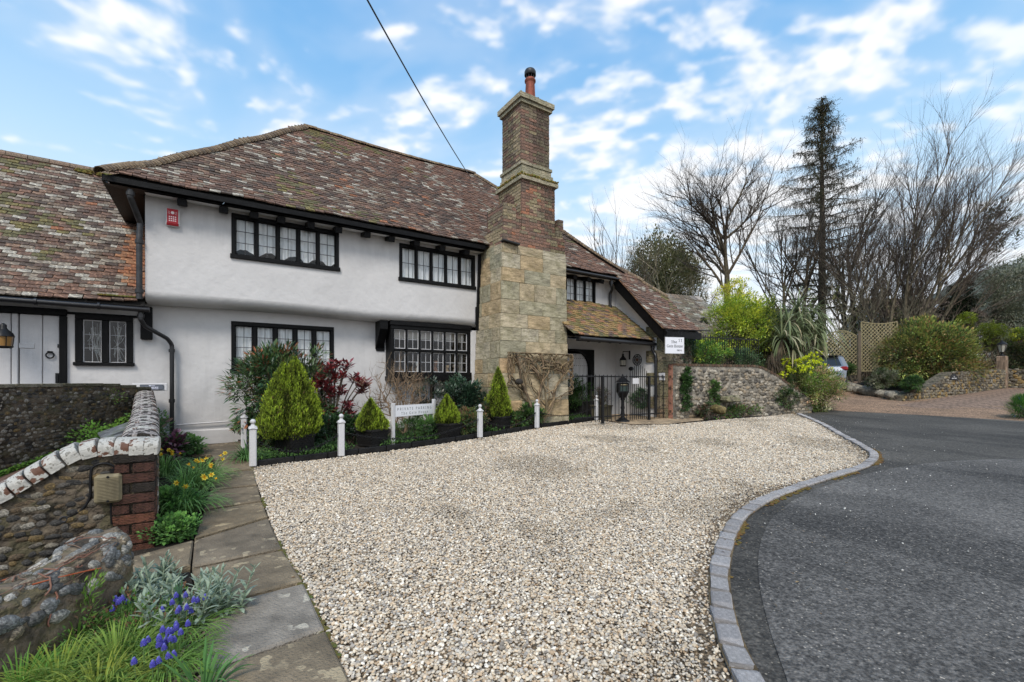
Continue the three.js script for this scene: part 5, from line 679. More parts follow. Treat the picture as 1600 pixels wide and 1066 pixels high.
// low stone wall at the drive, with house sign and lamp post
const W5 = [[1400, 17.0], [1440, 17.7], [1490, 19.2], [1535, 20.9], [1566, 22.1]].map((q) => onG(...q));
const W6 = [[1572, 22.2], [1620, 21.5], [1700, 20.5]].map((q) => onG(...q));
{
  const r = rng(240), mk = (pts, top, label, pal) => { const w = thing('stone_wall', label, 'wall'), W = wallBody(pts, top, () => .4, .4, 40); W.g.build('mortar', M.flintMortar, w); const fl = []; for (let k = 0; k < 10; k++) { const a = W.c.getPointAt(k / 10), b = W.c.getPointAt((k + 1) / 10), d = V().subVectors(b, a).setY(0).normalize(), n = V(-d.z, 0, d.x); flintFace(fl, a.clone().addScaledVector(n, .19), b.clone().addScaledVector(n, .19), () => .5, (t) => top((k + t) / 10) + .03, n, .17, r, { row: .62, gap: 1.1, proud: .02 }); } pieces(w, 'stone', fl, PEB, palette('rubble', [[.30, .25, .17], [.22, .19, .14], [.36, .29, .16], [.16, .14, .11], [.26, .23, .18], [.40, .27, .10], [.12, .11, .09], [.33, .30, .25]], M.vcFlint), 'stones', M.vcFlint); return rebase(w, pts[1].clone()); };
  mk(W5, pw([[0, .75], [.22, 1.2], [.38, 1.66], [1, 1.86]]), 'low rubble wall carrying a black house sign below the big shrub');
  mk(W6, pw([[0, 1.86], [1, 1.8]]), 'low rubble wall to the right of the wooden lamp post');
  const mkSign = thing('house_sign', 'small black arched house number plaque fixed to the low rubble wall', 'sign'), p = at(1490, 590, 18.55), h = .50, n = V(-.55, 0, .835);
  const sh = new THREE.Shape(); sh.moveTo(-.26, -.10); sh.lineTo(.26, -.10); sh.lineTo(.26, .05); sh.quadraticCurveTo(.2, .06, .15, .10); sh.quadraticCurveTo(0, .2, -.15, .10); sh.quadraticCurveTo(-.2, .06, -.26, .05); part('plate', new THREE.ExtrudeGeometry(sh, { depth: .02, bevelEnabled: true, bevelSize: .006, bevelThickness: .006, bevelSegments: 1 }), M.iron, mkSign);
  const [pg, pm] = signPlane(.48, .24, (x, w, h) => { x.fillStyle = '#0c0c0d'; x.fillRect(0, 0, w, h); x.fillStyle = '#e8e8e8'; x.textAlign = 'center'; x.font = 'bold ' + h * .42 + 'px serif'; x.fillText('12', w / 2, h * .46); x.fillRect(w * .08, h * .62, w * .84, h * .03); for (let k = 0; k < 13; k++) if (k !== 6) x.fillRect(w * (.1 + k * .063), h * .66, w * .042, h * .17); }); const pl = part('lettering', pg, pm, mkSign); pl.position.set(0, -.0, .028); pl.scale.set(.82, .66, 1); mkSign.position.copy(p); mkSign.rotation.y = Math.atan2(-.2, .9) ;
  const b = onG(1566, 21.9), q = thing('lamp_post', 'square weathered timber post carrying a black lantern at the drive', 'lamp post', b), g = new GB(); g.geo(roughStone(3, .36, 1.62, .36, .03, .03), new THREE.Matrix4().makeTranslation(0, .7, 0), [.36, .25, .17]); g.build('post', setmat(M.vcBark, T.wood, .5), q);
  const l = sub('lantern', q), lg = new GB(), y = 1.5; lg.lathe([[0, 0], [.14, 0], [.12, .05], [.04, .08], [.04, .16], [.10, .2]], 0, y, 0, 10); lg.lathe([[.21, .56], [.16, .62], [.08, .70], [.03, .73], [.02, .79], [0, .8]], 0, y, 0, 8); for (let k = 0; k < 6; k++) { const a = k / 6 * 6.283; lg.bar(V(.10 * Math.cos(a), y + .2, .10 * Math.sin(a)), V(.19 * Math.cos(a), y + .57, .19 * Math.sin(a)), .02, .02); } lg.build('lantern_frame', M.iron, l); const gl = new GB(); gl.lathe([[.09, .21], [.17, .56]], 0, y, 0, 6); gl.build('lantern_glass', M.lamp, l);
}
// ---------- posts, chain and edging of the front bed ----------
const PB = [[395, 729], [533, 713], [750, 684], [839, 669], [932, 656.5]].map((q) => gnd(...q));
{
  const mk = () => { const t = thing('bollard', 'white turned bollard at the path corner of the gravel', 'bollard', PB[0], 'white bollards along the front bed'), g = new GB(); g.geo(cbox(.085, .50, .085, .012), new THREE.Matrix4().makeTranslation(0, .25, 0)); g.build('shaft', M.white, t); const c = new GB(); c.geo(cbox(.105, .018, .105, .006), new THREE.Matrix4().makeTranslation(0, .505, 0)); c.lathe([[.056, .512], [.05, .53], [.028, .545], [.020, .56], [.024, .57]], 0, 0, 0, 16); c.build('collar', M.white, t); const b = new GB(); b.geo(new THREE.SphereGeometry(.034, 16, 12), new THREE.Matrix4().makeTranslation(0, .598, 0)); b.build('finial', M.white, t); return t; };
  const first = mk(), labels = ['white bollard left of the parking signboard near the small conifer', 'white bollard right of the parking signboard before the dark shrub', 'white bollard in front of the bare climber on the chimney', 'white bollard nearest the iron gate'];
  for (let k = 1; k < 5; k++) { const o = first.clone(); o.name = numbered('bollard'); o.position.copy(PB[k]); o.rotation.y = k * .1; o.userData.label = labels[k - 1]; scene.add(o); }
  const bk = first.clone(); bk.name = numbered('bollard'); bk.position.copy(gnd(381, 701)); bk.userData.label = 'white bollard set back against the house beside the flowering shrub'; scene.add(bk);
  const r = rng(260), lk = new THREE.TorusGeometry(.016, .0045, 6, 10); lk.scale(1, 1.5, 1);
  const CL = ['black chain hanging low beside the large golden conifer', 'black chain hanging low under the parking signboard', 'black chain hanging before the tall pot conifer', 'black chain hanging before the grassy planter'];
  for (let k = 0; k < 4; k++) { const a = PB[k].clone().add(V(0, .36, 0)), b = PB[k + 1].clone().add(V(0, .36, 0)), g = new GB(), L = a.distanceTo(b), n = Math.round(L / .038), sag = k === 3 ? .16 : .22; for (let j = 0; j < n; j++) { const t = (j + .5) / n, p = a.clone().lerp(b, t); p.y -= 4 * sag * t * (1 - t); const d = V().subVectors(b, a).normalize(); d.y -= 4 * sag * (1 - 2 * t) / L; d.normalize(); const s = V(-d.z, 0, d.x).normalize(), u = V().crossVectors(d, s); g.geo(lk, j % 2 ? mtx(p.x, p.y, p.z, s, d, u) : mtx(p.x, p.y, p.z, u, d, s.clone().negate())); } tag(g.build('chain', M.iron, scene), CL[k], 'chain', 'chains between the white bollards'); }
  const ed = thing('rope_edging', 'dark rope topped edging tiles between the flower bed and the gravel', 'edging'), ln = [[403, 727], [460, 720], [533, 711], [640, 697.5], [750, 682], [839, 667.5], [928, 655.5]].map((q) => gnd(...q)), cv = new THREE.CatmullRomCurve3(ln), L = cv.getLength(), n = Math.round(L / .45);
  for (let k = 0; k < n; k++) { const g = new GB(), a = cv.getPointAt(k / n), b = cv.getPointAt((k + .97) / n), y = (r() - .5) * .014, A = a.clone().add(V(0, .01 + y, 0)), B = b.clone().add(V(0, .01 + y, 0)); g.bar(A, B, .045, .06); const N = 26, P = []; for (let j = 0; j <= N; j++) { const p = A.clone().lerp(B, j / N); p.y += .036; P.push(p); } g.tube(P, P.map((_, j) => .020 + .006 * Math.sin(j * 1.9)), 8); g.build('edging_tile', M.pot, ed); }
  rebase(ed, ln[2]);
}
// signboard
{
  const a = gnd(614, 693), b = gnd(677.5, 682), t = thing('signboard', 'white timber parking signboard on two posts in the flower bed', 'sign', a.clone().lerp(b, .5)), d = V().subVectors(b, a).setY(0), w = d.length(); t.rotation.y = Math.atan2(-d.z, d.x); const h = .70, yb = G(a.x, a.z) - t.position.y;
  for (const s of [-1, 1]) { const g = new GB(); g.geo(cbox(.055, h + .06, .05, .004), new THREE.Matrix4().makeTranslation(s * w / 2, h / 2 - .02 + s * .02, 0)); g.build('post', M.white, t); }
  const g = new GB(); g.geo(cbox(w - .055, .205, .022, .003), new THREE.Matrix4().makeTranslation(0, h - .155, .005)); g.build('board', M.white, t);
  const [pg, pm] = signPlane(w - .08, .19, (x, W, H) => { x.fillStyle = '#e9e9ec'; x.fillRect(0, 0, W, H); x.fillStyle = '#1d2027'; x.textAlign = 'center'; const sp = (s, y, f, width) => { x.font = f; const c = [...s], ws = c.map((q) => x.measureText(q).width), tot = ws.reduce((p, q) => p + q, 0), gap = (width - tot) / (c.length - 1); let X = W / 2 - width / 2; x.textAlign = 'left'; c.forEach((q, k) => { x.fillText(q, X, y); X += ws[k] + gap; }); }; sp('PRIVATE PARKING', H * .45, H * .36 + 'px sans-serif', W * .92); sp('The Gate House', H * .85, H * .34 + 'px serif', W * .72); }, 1400); const p = part('lettering', pg, pm, t); p.position.set(0, h - .155, .0185);
}
// hanging house sign
{
  const c = at(1054, 540, 11.55), t = thing('hanging_sign', 'white hanging name sign on a black iron bracket at the wing corner', 'sign', c); t.rotation.y = -.35;
  const g = new GB(); g.geo(cbox(.54, .42, .025, .004), new THREE.Matrix4()); g.build('board', M.white, t);
  const [pg, pm] = signPlane(.52, .40, (x, W, H) => { x.fillStyle = '#e6e6ec'; x.fillRect(0, 0, W, H); x.fillStyle = '#15151b'; x.textAlign = 'center'; x.font = 'bold ' + H * .23 + 'px serif'; x.fillText('The', W * .46, H * .36); x.font = H * .27 + 'px serif'; x.fillText('11', W * .80, H * .27); x.font = 'bold ' + H * .25 + 'px serif'; x.save(); x.translate(W / 2, H * .63); x.scale(.80, 1); x.fillText('Gate House', 0, 0); x.restore(); x.lineWidth = H * .03; x.strokeStyle = '#15151b'; for (const q of [.66, .76, .86]) { x.beginPath(); x.arc(W * q, H * .80, H * .045, .3, 4.6); x.stroke(); } x.fillRect(W * .70, H * .76, W * .02, H * .1); }, 1400); part('lettering', pg, pm, t).position.set(0, 0, .0145);
  const b = new GB(); b.bar(V(-.22, .40, 0), V(1.05, .40, 0), .02, .02); b.tube([V(-.05, .21, 0), V(0, .31, 0), V(.06, .21, 0)], .006, 6); b.geo(new THREE.TorusGeometry(.05, .008, 6, 16), new THREE.Matrix4().makeTranslation(.15, .31, 0)); for (const x of [-.2, .2]) b.tube([V(x, .2, 0), V(x, .40, 0)], .005, 6); b.build('bracket', M.iron, t);
}
// alarm box
{ const t = thing('alarm_box', 'red and white burglar alarm box high on the white wall', 'alarm box', V(-.555, 4.02, FZ + .001)), g = new GB(); g.geo(cbox(.19, .30, .07, .022), new THREE.Matrix4().makeTranslation(0, 0, .036)); g.build('case', M.white, t);
  const [pg, pm] = signPlane(.15, .235, (x, W, H) => { x.fillStyle = '#b3222f'; x.fillRect(0, 0, W, H); x.fillStyle = '#f3e6e6'; x.beginPath(); x.arc(W / 2, H * .27, W * .16, 0, 7); x.fill(); for (const s of [-1, 1]) for (let k = 0; k < 3; k++) { x.save(); x.translate(W / 2, H * .27); x.rotate(s * (.5 - k * .4) + (s < 0 ? Math.PI : 0)); x.fillRect(W * .26, -3, W * .16, 6); x.restore(); } for (let j = 0; j < 3; j++) for (let k = 0; k < 4; k++) x.fillRect(W * (.16 + k * .18), H * (.52 + j * .14), W * .12, H * .08); }, 1400); const p = part('face_print', pg, pm, t); p.position.set(0, .02, .0725); const s = new GB(); s.geo(cbox(.165, .045, .05, .006), new THREE.Matrix4().makeTranslation(0, -.118, .05), [.25, .005, .01]); s.build('strobe', M.vc, t); }
// slate sign, cable box
{ const t = thing('slate_sign', 'small grey slate direction sign with a white arrow on the wall end', 'sign', at(237, 605, 7.45)), g = new GB(); g.geo(cbox(.31, .085, .02, .003), new THREE.Matrix4()); g.build('slate', M.slateSign, t); const f = new GB(); f.geo(cbox(.46, .125, .03, .006), new THREE.Matrix4().makeTranslation(-.03, -.0, -.027)); f.build('backing', M.white, t);
  const [pg, pm] = signPlane(.30, .08, (x, W, H) => { x.fillStyle = '#5c616b'; x.fillRect(0, 0, W, H); x.fillStyle = '#eef'; x.fillRect(W * .42, H * .17, W * .22, H * .07); x.beginPath(); x.moveTo(W * .36, H * .2); x.lineTo(W * .45, H * .08); x.lineTo(W * .45, H * .32); x.fill(); x.textAlign = 'center'; x.font = 'italic bold ' + H * .48 + 'px serif'; x.fillText('JASMINE', W / 2, H * .78); x.fillRect(W * .2, H * .86, W * .6, H * .05); }, 1800); part('lettering', pg, pm, t).position.set(0, 0, .0115); t.rotation.y = -.12; }
{ const t = thing('cable_box', 'beige plastic cable box fixed to the brick end of the flint wall', 'box', at(169.5, 763, 3.235)), g = new GB(); g.geo(cbox(.15, .205, .075, .018), new THREE.Matrix4()); g.build('cover', M.beige, t); const rb = new GB(); for (let k = 0; k < 15; k++) rb.geo(cbox(.118, .004, .004, .001), new THREE.Matrix4().makeTranslation(0, -.07 + k * .01, .0385)); rb.build('ribs', M.beige, t); const s = new GB(); for (const y of [-.085, .085]) s.geo(new THREE.CylinderGeometry(.008, .008, .006, 10), new THREE.Matrix4().makeRotationX(Math.PI / 2).setPosition(0, y, .039)); s.build('screw', M.iron, t);
  const c = new GB(); c.tube(new THREE.CatmullRomCurve3([V(.02, .1, -.01), V(.025, .155, .0), V(-.03, .18, .0), V(-.085, .155, -.01), V(-.098, .06, -.01), V(-.10, -.05, -.01), V(-.14, -.13, -.015), V(-.22, -.18, -.02)]).getPoints(40), .0085, 8); c.tube([V(.01, -.1, -.01), V(.015, -.26, -.01)], .007, 6); c.tube([V(.02, .09, -.01), V(.022, .135, -.005)], .015, 8); c.build('cable', M.iron, t); const cl = new GB(); cl.geo(new THREE.TorusGeometry(.018, .006, 6, 14), new THREE.Matrix4().makeTranslation(-.235, -.185, -.015)); cl.build('clip', M.greyPipe, t); t.rotation.y = .02; }
// wall lantern at the far left, lantern and ornaments of the porch
function lanternShape(t, s) { const g = new GB(); g.lathe([[.075, 0], [.09, .02], [.085, .03]], 0, 0, 0, 8); g.lathe([[.10, .17], [.085, .22], [.045, .27], [.03, .30], [.03, .34], [.012, .36], [0, .37]], 0, 0, 0, 12); for (let k = 0; k < 6; k++) { const a = k / 6 * 6.283; g.bar(V(.078 * Math.cos(a), .02, .078 * Math.sin(a)), V(.092 * Math.cos(a), .18, .092 * Math.sin(a)), .009, .009); } g.build('lantern_frame', M.iron, t); const q = new GB(); q.lathe([[.073, .02], [.087, .175]], 0, 0, 0, 6); q.build('lantern_glass', s, t); }
{ const t = thing('wall_lantern', 'black lantern with amber glass left of the cottage door', 'lantern', at(5, 544, 6.35)); lanternShape(t, M.amber); t.scale.set(1.15, .95, 1.15); }
{ const t = thing('wall_lantern', 'black iron lantern hanging under the porch roof by the door', 'lantern', V(9.62, 1.70, -8.95)); lanternShape(t, M.lamp); const g = new GB(); g.bar(V(.28, .42, 0), V(0, .42, 0), .02, .02); g.tube([V(0, .37, 0), V(0, .42, 0)], .008, 6); g.bar(V(.27, .2, 0), V(.27, .45, 0), .05, .03); g.build('bracket', M.iron, t); }
{ const t = thing('wheel_ornament', 'dark round wheel shaped ornament on the white porch wall', 'ornament', at(983, 562, 12.5).setX(9.885)), g = new GB(), R = new THREE.Matrix4().makeRotationY(Math.PI / 2); g.geo(new THREE.TorusGeometry(.15, .012, 6, 32), R); g.geo(new THREE.TorusGeometry(.095, .010, 6, 28), R); g.build('rim', M.iron, t); const h = new GB(); h.geo(new THREE.SphereGeometry(.045, 12, 8), new THREE.Matrix4().makeScale(.4, 1, 1), [.12, .06, .04]); h.build('hub', M.vc, t); for (let k = 0; k < 8; k++) { const a = k / 8 * 6.283, s = new GB(); s.bar(V(0, .03 * Math.sin(a), .03 * Math.cos(a)), V(0, .15 * Math.sin(a), .15 * Math.cos(a)), .014, .014); s.build('spoke', M.iron, t); } }
{ const t = thing('wall_plaque', 'small black oval plaque below the wheel ornament', 'plaque', at(969, 576, 12.62).setX(9.885)), g = new GB(); g.geo(new THREE.CylinderGeometry(.09, .09, .015, 24), new THREE.Matrix4().makeRotationZ(Math.PI / 2).scale(V(.62, 1, 1))); g.build('plate', M.iron, t); }
{ const t = thing('number_plate', 'white plate with a black number one at the wing corner', 'plate', at(1016, 588.5, 11.7).setX(9.86)), g = new GB(); g.geo(cbox(.02, .24, .24, .004), new THREE.Matrix4()); g.build('plate', M.white, t); const b = new GB(); b.geo(cbox(.01, .12, .035, .002), new THREE.Matrix4().makeTranslation(-.014, 0, .03)); b.build('numeral', M.iron, t); t.scale.set(1, .8, .8); }
{ const t = thing('stone_plaque', 'small weathered plate set high on the stone chimney face', 'plaque', at(871.5, 523, 10.93)), g = new GB(); g.geo(cbox(.055, .12, .02, .004), new THREE.Matrix4().makeTranslation(0, 0, .02), [.42, .38, .33]); g.build('plate', M.vcStone, t); const b = new GB(); b.geo(cbox(.012, .06, .01, .002), new THREE.Matrix4().makeTranslation(0, .01, .034)); b.build('slot', M.iron, t); }
// ---------- iron fence, gate, post box ----------
{
  const z = -7.72, y0 = .34, fence = thing('iron_fence', 'black iron railing across the porch between chimney and wing', 'fence');
  const bars = (t, xa, xb, n, hf, z0 = z) => { for (let k = 0; k < n; k++) { const x = lerp(xa, xb, k / (n - 1)), g = new GB(); g.tube([V(x, y0, z0), V(x, hf(x), z0)], .0085, 6); g.lathe([[.012, 0], [.004, .02], [0, .03]], x, hf(x), z0, 6); g.build('bar', M.iron, t); } };
  bars(fence, 7.0, 8.42, 12, () => 1.42); bars(fence, 9.28, 9.8, 4, () => 1.42); for (const y of [.46, 1.40]) { const g = new GB(); g.bar(V(6.75, y, z), V(8.46, y, z), .012, .03); g.build('rail', M.iron, fence); const h = new GB(); h.bar(V(9.2, y, z), V(9.86, y, z), .012, .03); h.build('rail', M.iron, fence); } for (const x of [7.62, 9.24]) { const g = new GB(); g.box(x - .03, x + .03, .3, 1.42, z - .03, z + .03, .004); g.build('fence_post', M.iron, fence); } rebase(fence, V(8, y0, z));
  const gate = thing('iron_gate', 'black iron gate of upright bars with a raised arched top', 'gate'); bars(gate, 8.55, 9.15, 9, (x) => 1.52 + .16 * Math.cos((x - 8.85) * 5)); for (const y of [.46, 1.40]) { const g = new GB(); g.bar(V(8.52, y, z), V(9.18, y, z), .012, .03); g.build('rail', M.iron, gate); } const pl = new GB(); pl.box(8.62, 8.84, 1.22, 1.36, z + .012, z + .02, .002); pl.build('notice', M.white, gate); rebase(gate, V(8.85, y0, z));
}
{
  const b = onG(973, 11.2), t = thing('post_box', 'black ornate cast iron letter box on a pedestal by the gate', 'letter box', b), g = new GB(); g.lathe([[.17, 0], [.17, .03], [.11, .06], [.06, .10], [.045, .14], [.07, .17], [.05, .20], [.04, .30], [.055, .34], [.04, .40], [.038, .52], [.06, .55], [.05, .58], [.09, .60]], 0, 0, 0, 20); g.build('pedestal', M.iron, t);
  const k = new GB(); k.geo(new THREE.CylinderGeometry(.155, .10, .12, 4, 1), new THREE.Matrix4().makeRotationY(Math.PI / 4).setPosition(0, .655, 0)); k.geo(cbox(.27, .25, .20, .02), new THREE.Matrix4().makeTranslation(0, .83, 0)); k.geo(new THREE.CylinderGeometry(.05, .21, .13, 4, 1), new THREE.Matrix4().makeRotationY(Math.PI / 4).setPosition(0, 1.03, 0)); k.lathe([[.05, 0], [.03, .02], [.025, .05], [.012, .07], [0, .09]], 0, 1.09, 0, 10); k.build('box', M.iron, t); const f = new GB(); f.geo(cbox(.16, .025, .01, .002), new THREE.Matrix4().makeTranslation(0, .91, .104), [.3, .25, .15]); f.geo(cbox(.18, .12, .008, .004), new THREE.Matrix4().makeTranslation(0, .81, .104), [.03, .05, .045]); f.build('flap', M.vc, t); t.rotation.y = -.5;
}
// railing on the raised garden
{
  const t = thing('iron_railing', 'plain black iron railing along the top of the raised garden', 'railing'), A = at(1075, 572, 12.8), B = at(1185, 568, 14.0), n = 30; for (let k = 0; k <= n; k++) { const p = A.clone().lerp(B, k / n), g = new GB(); g.tube([V(p.x, 1.55, p.z), V(p.x, 2.62, p.z)], .0095, 6); g.build('bar', M.iron, t); } for (const y of [1.75, 2.55]) { const g = new GB(); g.bar(V(A.x, y, A.z), V(B.x, y, B.z), .014, .03); g.build('rail', M.iron, t); } rebase(t, A.clone().setY(1.6));
}
// trellis panels
{
  const mk = (pa, pb, s, ya, yb, arch, label) => { const t = thing('trellis_panel', label, 'fence'), A = at(pa, yb, s), B = at(pb, yb, s), H = (yb - ya) / FPX * s, d = V().subVectors(B, A), L = d.length(); d.normalize(); const P = (x, y) => A.clone().addScaledVector(d, x).add(V(0, y, 0)), top = (x) => H - arch * (1 - Math.sin(clamp(x / L) * Math.PI)) * .35; const sp = .20; for (const sg of [1, -1]) for (let c = -H; c < L + H; c += sp) { let p0 = null, p1 = null; for (let k = 0; k <= 60; k++) { const y = k / 60 * H, x = sg > 0 ? c + y : c + H - y; if (x < 0 || x > L || y > top(x)) continue; if (!p0) p0 = P(x, y); p1 = P(x, y); } if (p0 && p1 && p0.distanceTo(p1) > .08) { const g = new GB(), o = V(-d.z, 0, d.x).multiplyScalar(sg * .007); g.bar(p0.add(o), p1.add(o), .014, .036); g.build('slat', M.trellis, t); } } const f = new GB(), q = []; for (let k = 0; k <= 16; k++) q.push(P(L * k / 16, top(L * k / 16))); for (let k = 0; k < 16; k++) f.bar(q[k], q[k + 1], .04, .05); f.bar(P(0, 0), P(L, 0), .04, .05); f.bar(P(0, 0), P(0, top(0)), .045, .045); f.bar(P(L, 0), P(L, top(L)), .045, .045); f.build('frame', M.trellis, t); rebase(t, A); };
  mk(1288, 1341, 24, 517, 585, .9, 'bow topped lattice fence panel behind the parked car'); mk(1346, 1402, 24.5, 506, 580, -.3, 'flat topped lattice fence panel partly behind the big shrub');
  const p = onG(1343, 23.9), t = thing('fence_post', 'square timber post between the two lattice panels', 'post', p), g = new GB(); g.geo(cbox(.12, 2.75, .12, .01), new THREE.Matrix4().makeTranslation(0, 1.35, 0)); g.build('post', M.oak, t); const c = new GB(); c.geo(cbox(.16, .04, .16, .01), new THREE.Matrix4().makeTranslation(0, 2.74, 0)); c.build('post_cap', M.oak, t);
}
// car: its tail shows behind the shrub
{
  const t = thing('parked_car', 'silver hatchback parked with its tail towards the drive', 'car', onG(1283, 20.6)); t.rotation.y = 1.98;   // local +z: forward
  const paint = new THREE.MeshPhysicalMaterial({ name: 'car_paint', roughness: .3, metalness: .55, clearcoat: 1, clearcoatRoughness: .05 }); paint.color.setRGB(.22, .24, .265); const rub = M.dark, glassy = new THREE.MeshPhysicalMaterial({ name: 'car_glass', roughness: .04 }); glassy.color.setRGB(.03, .035, .04);
  const prof = [[-2.05, .34], [-2.10, .55], [-2.06, .80], [-1.98, .97], [-1.92, 1.02], [-1.62, 1.40], [-1.40, 1.47], [-.4, 1.50], [.25, 1.44], [.95, 1.02], [1.9, .86], [2.05, .66], [2.08, .36]], N = prof.length, halfW = (y) => y < .6 ? .86 + .05 * (y - .34) / .26 : y < 1.0 ? .91 : .91 - (y - 1.0) * .42;
  const body = new GB(), ring = (s) => prof.map(([z, y]) => { const e = z < -1.85 ? sstep(-2.12, -1.85, z) * .10 - .10 : z > 1.7 ? -.12 * sstep(1.7, 2.1, z) : 0; return [s * (halfW(y) + e), y, z]; }), A = ring(-1), B = ring(1), C = ring(-.82), D = ring(.82); const C2 = C.map((q) => [q[0], q[1] + .03, q[2] < -1 ? q[2] - .06 : q[2] + .04]), D2 = D.map((q) => [q[0], q[1] + .03, q[2] < -1 ? q[2] - .06 : q[2] + .04]);
  for (let k = 0; k < N - 1; k++) { body.poly([A[k], A[k + 1], C2[k + 1], C2[k]]); body.poly([C2[k], C2[k + 1], D2[k + 1], D2[k]]); body.poly([D2[k], D2[k + 1], B[k + 1], B[k]]); } for (const R of [A, B]) body.poly([...R]); body.poly([A[0], B[0], B[N - 1], A[N - 1]]); body.build('body', paint, t);
  const gl = new GB(); gl.poly([[-.66, 1.06, -1.99], [.66, 1.06, -1.99], [.55, 1.38, -1.735], [-.55, 1.38, -1.735]]); for (const s of [-1, 1]) gl.poly([[s * .905, 1.04, -1.5], [s * .905, 1.04, .7], [s * .735, 1.42, .05], [s * .735, 1.42, -1.25]]); gl.build('window', glassy, t);
  const sp = new GB(); sp.geo(cbox(1.15, .035, .25, .012), new THREE.Matrix4().makeTranslation(0, 1.475, -1.70)); sp.build('spoiler', rub, t);
  for (const s of [-1, 1]) { const l = new GB(); l.geo(cbox(.34, .16, .16, .04), euler(s * .70, .93, -2.0, .15, s * .25, 0), [.28, .012, .015]); l.build('tail_light', setmat(M.vc, null, .3), t); }
  const pl = new GB(); pl.geo(cbox(.52, .115, .012, .002), euler(0, .84, -2.135, .05, 0, 0), [.72, .42, .02]); for (let k = 0; k < 7; k++) pl.geo(cbox(.042, .07, .004, 0), euler(-.2 + k * .06 + (k > 3 ? .035 : 0), .84, -2.144, .05, 0, 0), [.05, .04, .02]); pl.build('number_plate', M.vc, t);
  const bp = new GB(); bp.geo(cbox(1.5, .17, .12, .04), new THREE.Matrix4().makeTranslation(0, .42, -2.07)); bp.build('bumper', rub, t);
  for (const s of [-1, 1]) for (const z of [-1.3, 1.3]) { const w = sub('wheel', t), g = new GB(); g.geo(new THREE.TorusGeometry(.25, .085, 10, 24), euler(s * .80, .31, z, 0, Math.PI / 2, 0)); g.build('tyre', rub, w); const h = new GB(); h.geo(new THREE.CylinderGeometry(.2, .2, .1, 16), euler(s * .80, .31, z, 0, 0, Math.PI / 2)); h.build('rim', M.lead, w); }
}
// overhead wire
{ const a = at(552, -40, 5.2), b = at(737, 280, 13.9), P = []; for (let k = 0; k <= 30; k++) { const t = k / 30, p = a.clone().lerp(b, t); p.y -= .35 * t * (1 - t); P.push(p); } const g = new GB(); g.tube(P, .011, 6); tag(g.build('overhead_wire', M.iron, scene), 'thin black overhead wire running down to the main roof', 'wire'); }

// stones along the foot of the planted bank
{ const r = rng(270), ST = [[1328, 20.2, .45], [1342, 19.4, .6], [1362, 18.7, .7], [1382, 18.0, .55], [1398, 17.4, .6], [1334, 21.4, .5]], LB = ['pale rockery stone beside the rear wheel of the car', 'grey rockery stone second from the car', 'largest rockery stone under the left edge of the big shrub', 'low rockery stone right of the largest one', 'rockery stone touching the low end of the rubble wall', 'rockery stone set back behind the others']; ST.forEach(([px, s, w], k) => { const p = onG(px, s), t = thing('rockery_stone', LB[k], 'rock', p, 'stones along the planted bank'), g = new GB(); g.geo(PEB[k % 6], euler(0, w * .15, 0, r() * .4, r() * 6, 0, w * .75, w * .5, w * .5), [.36, .33, .27]); g.build('rock', M.vcFlint, t); }); }
// ---------- plants ----------
const jit = (c, r, a = .25) => { const k = 1 - a + 2 * a * r(); return [c[0] * k * (1 + .12 * (r() - .5)), c[1] * k, c[2] * k * (1 + .12 * (r() - .5))]; };
const pickC = (cols, r) => cols[Math.min(cols.length - 1, Math.floor(r() * cols.length))];
function rdir(r, up = 0) { const a = r() * 6.283, z = r() * 2 - 1, q = Math.sqrt(1 - z * z); const v = V(q * Math.cos(a), z + up, q * Math.sin(a)); return v.normalize(); }
// leafy shrub: many clumps of leaves over an uneven rounded body
function shrub(o) {
  const t = thing(o.name ?? 'shrub', o.label, o.cat ?? 'shrub', o.c, o.group), r = rng(o.seed), g = new GB(), st = new GB(), K = o.clumps ?? 60, [w, h, d] = o.size, cl = [], y0 = o.lift ?? 0;
  for (let k = 0; k < K; k++) { let a = rdir(r, .15), f = Math.pow(r(), .45), lump = .78 + .44 * fbm(a.x * 1.6 + o.seed, a.z * 1.6 + a.y * 1.3, 3, o.seed); if (o.shape) lump *= o.shape(a.y, r); cl.push({ p: V(a.x * w / 2 * f * lump, y0 + h / 2 + a.y * h / 2 * f * lump, a.z * d / 2 * f * lump), a, f, tone: .78 + .5 * r(), c: pickC(o.cols, r) }); }
  const per = Math.ceil(o.n / K), cr = (o.clump ?? .16) * Math.min(w, h, d);
  for (const q of cl) {
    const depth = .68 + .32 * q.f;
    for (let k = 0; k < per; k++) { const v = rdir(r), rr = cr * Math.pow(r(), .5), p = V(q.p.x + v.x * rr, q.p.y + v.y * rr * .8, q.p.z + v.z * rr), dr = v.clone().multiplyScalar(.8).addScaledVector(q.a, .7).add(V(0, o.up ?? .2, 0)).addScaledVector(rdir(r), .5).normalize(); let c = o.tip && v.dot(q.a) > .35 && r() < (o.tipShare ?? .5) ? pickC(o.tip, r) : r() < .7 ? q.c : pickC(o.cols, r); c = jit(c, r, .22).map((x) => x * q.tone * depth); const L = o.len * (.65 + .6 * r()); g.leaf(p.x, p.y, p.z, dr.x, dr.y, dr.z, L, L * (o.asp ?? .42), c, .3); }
    if (o.stems !== 0 && r() < .6) { const b = V((r() - .5) * .2 * w, 0, (r() - .5) * .2 * d), m = b.clone().lerp(q.p, .5).add(V((r() - .5) * .1 * w, .08 * h, (r() - .5) * .1 * d)); st.tube(new THREE.QuadraticBezierCurve3(b, m, q.p).getPoints(5), [.012, .010, .009, .007, .005, .003].map((x) => x * (o.stems ?? 1)), 4, o.stemCol ?? [.10, .075, .05], false); }
  }
  st.build('stems', M.vc, t); g.build('foliage', o.gloss ? M.leafGloss : M.leaf, t); return t;
}
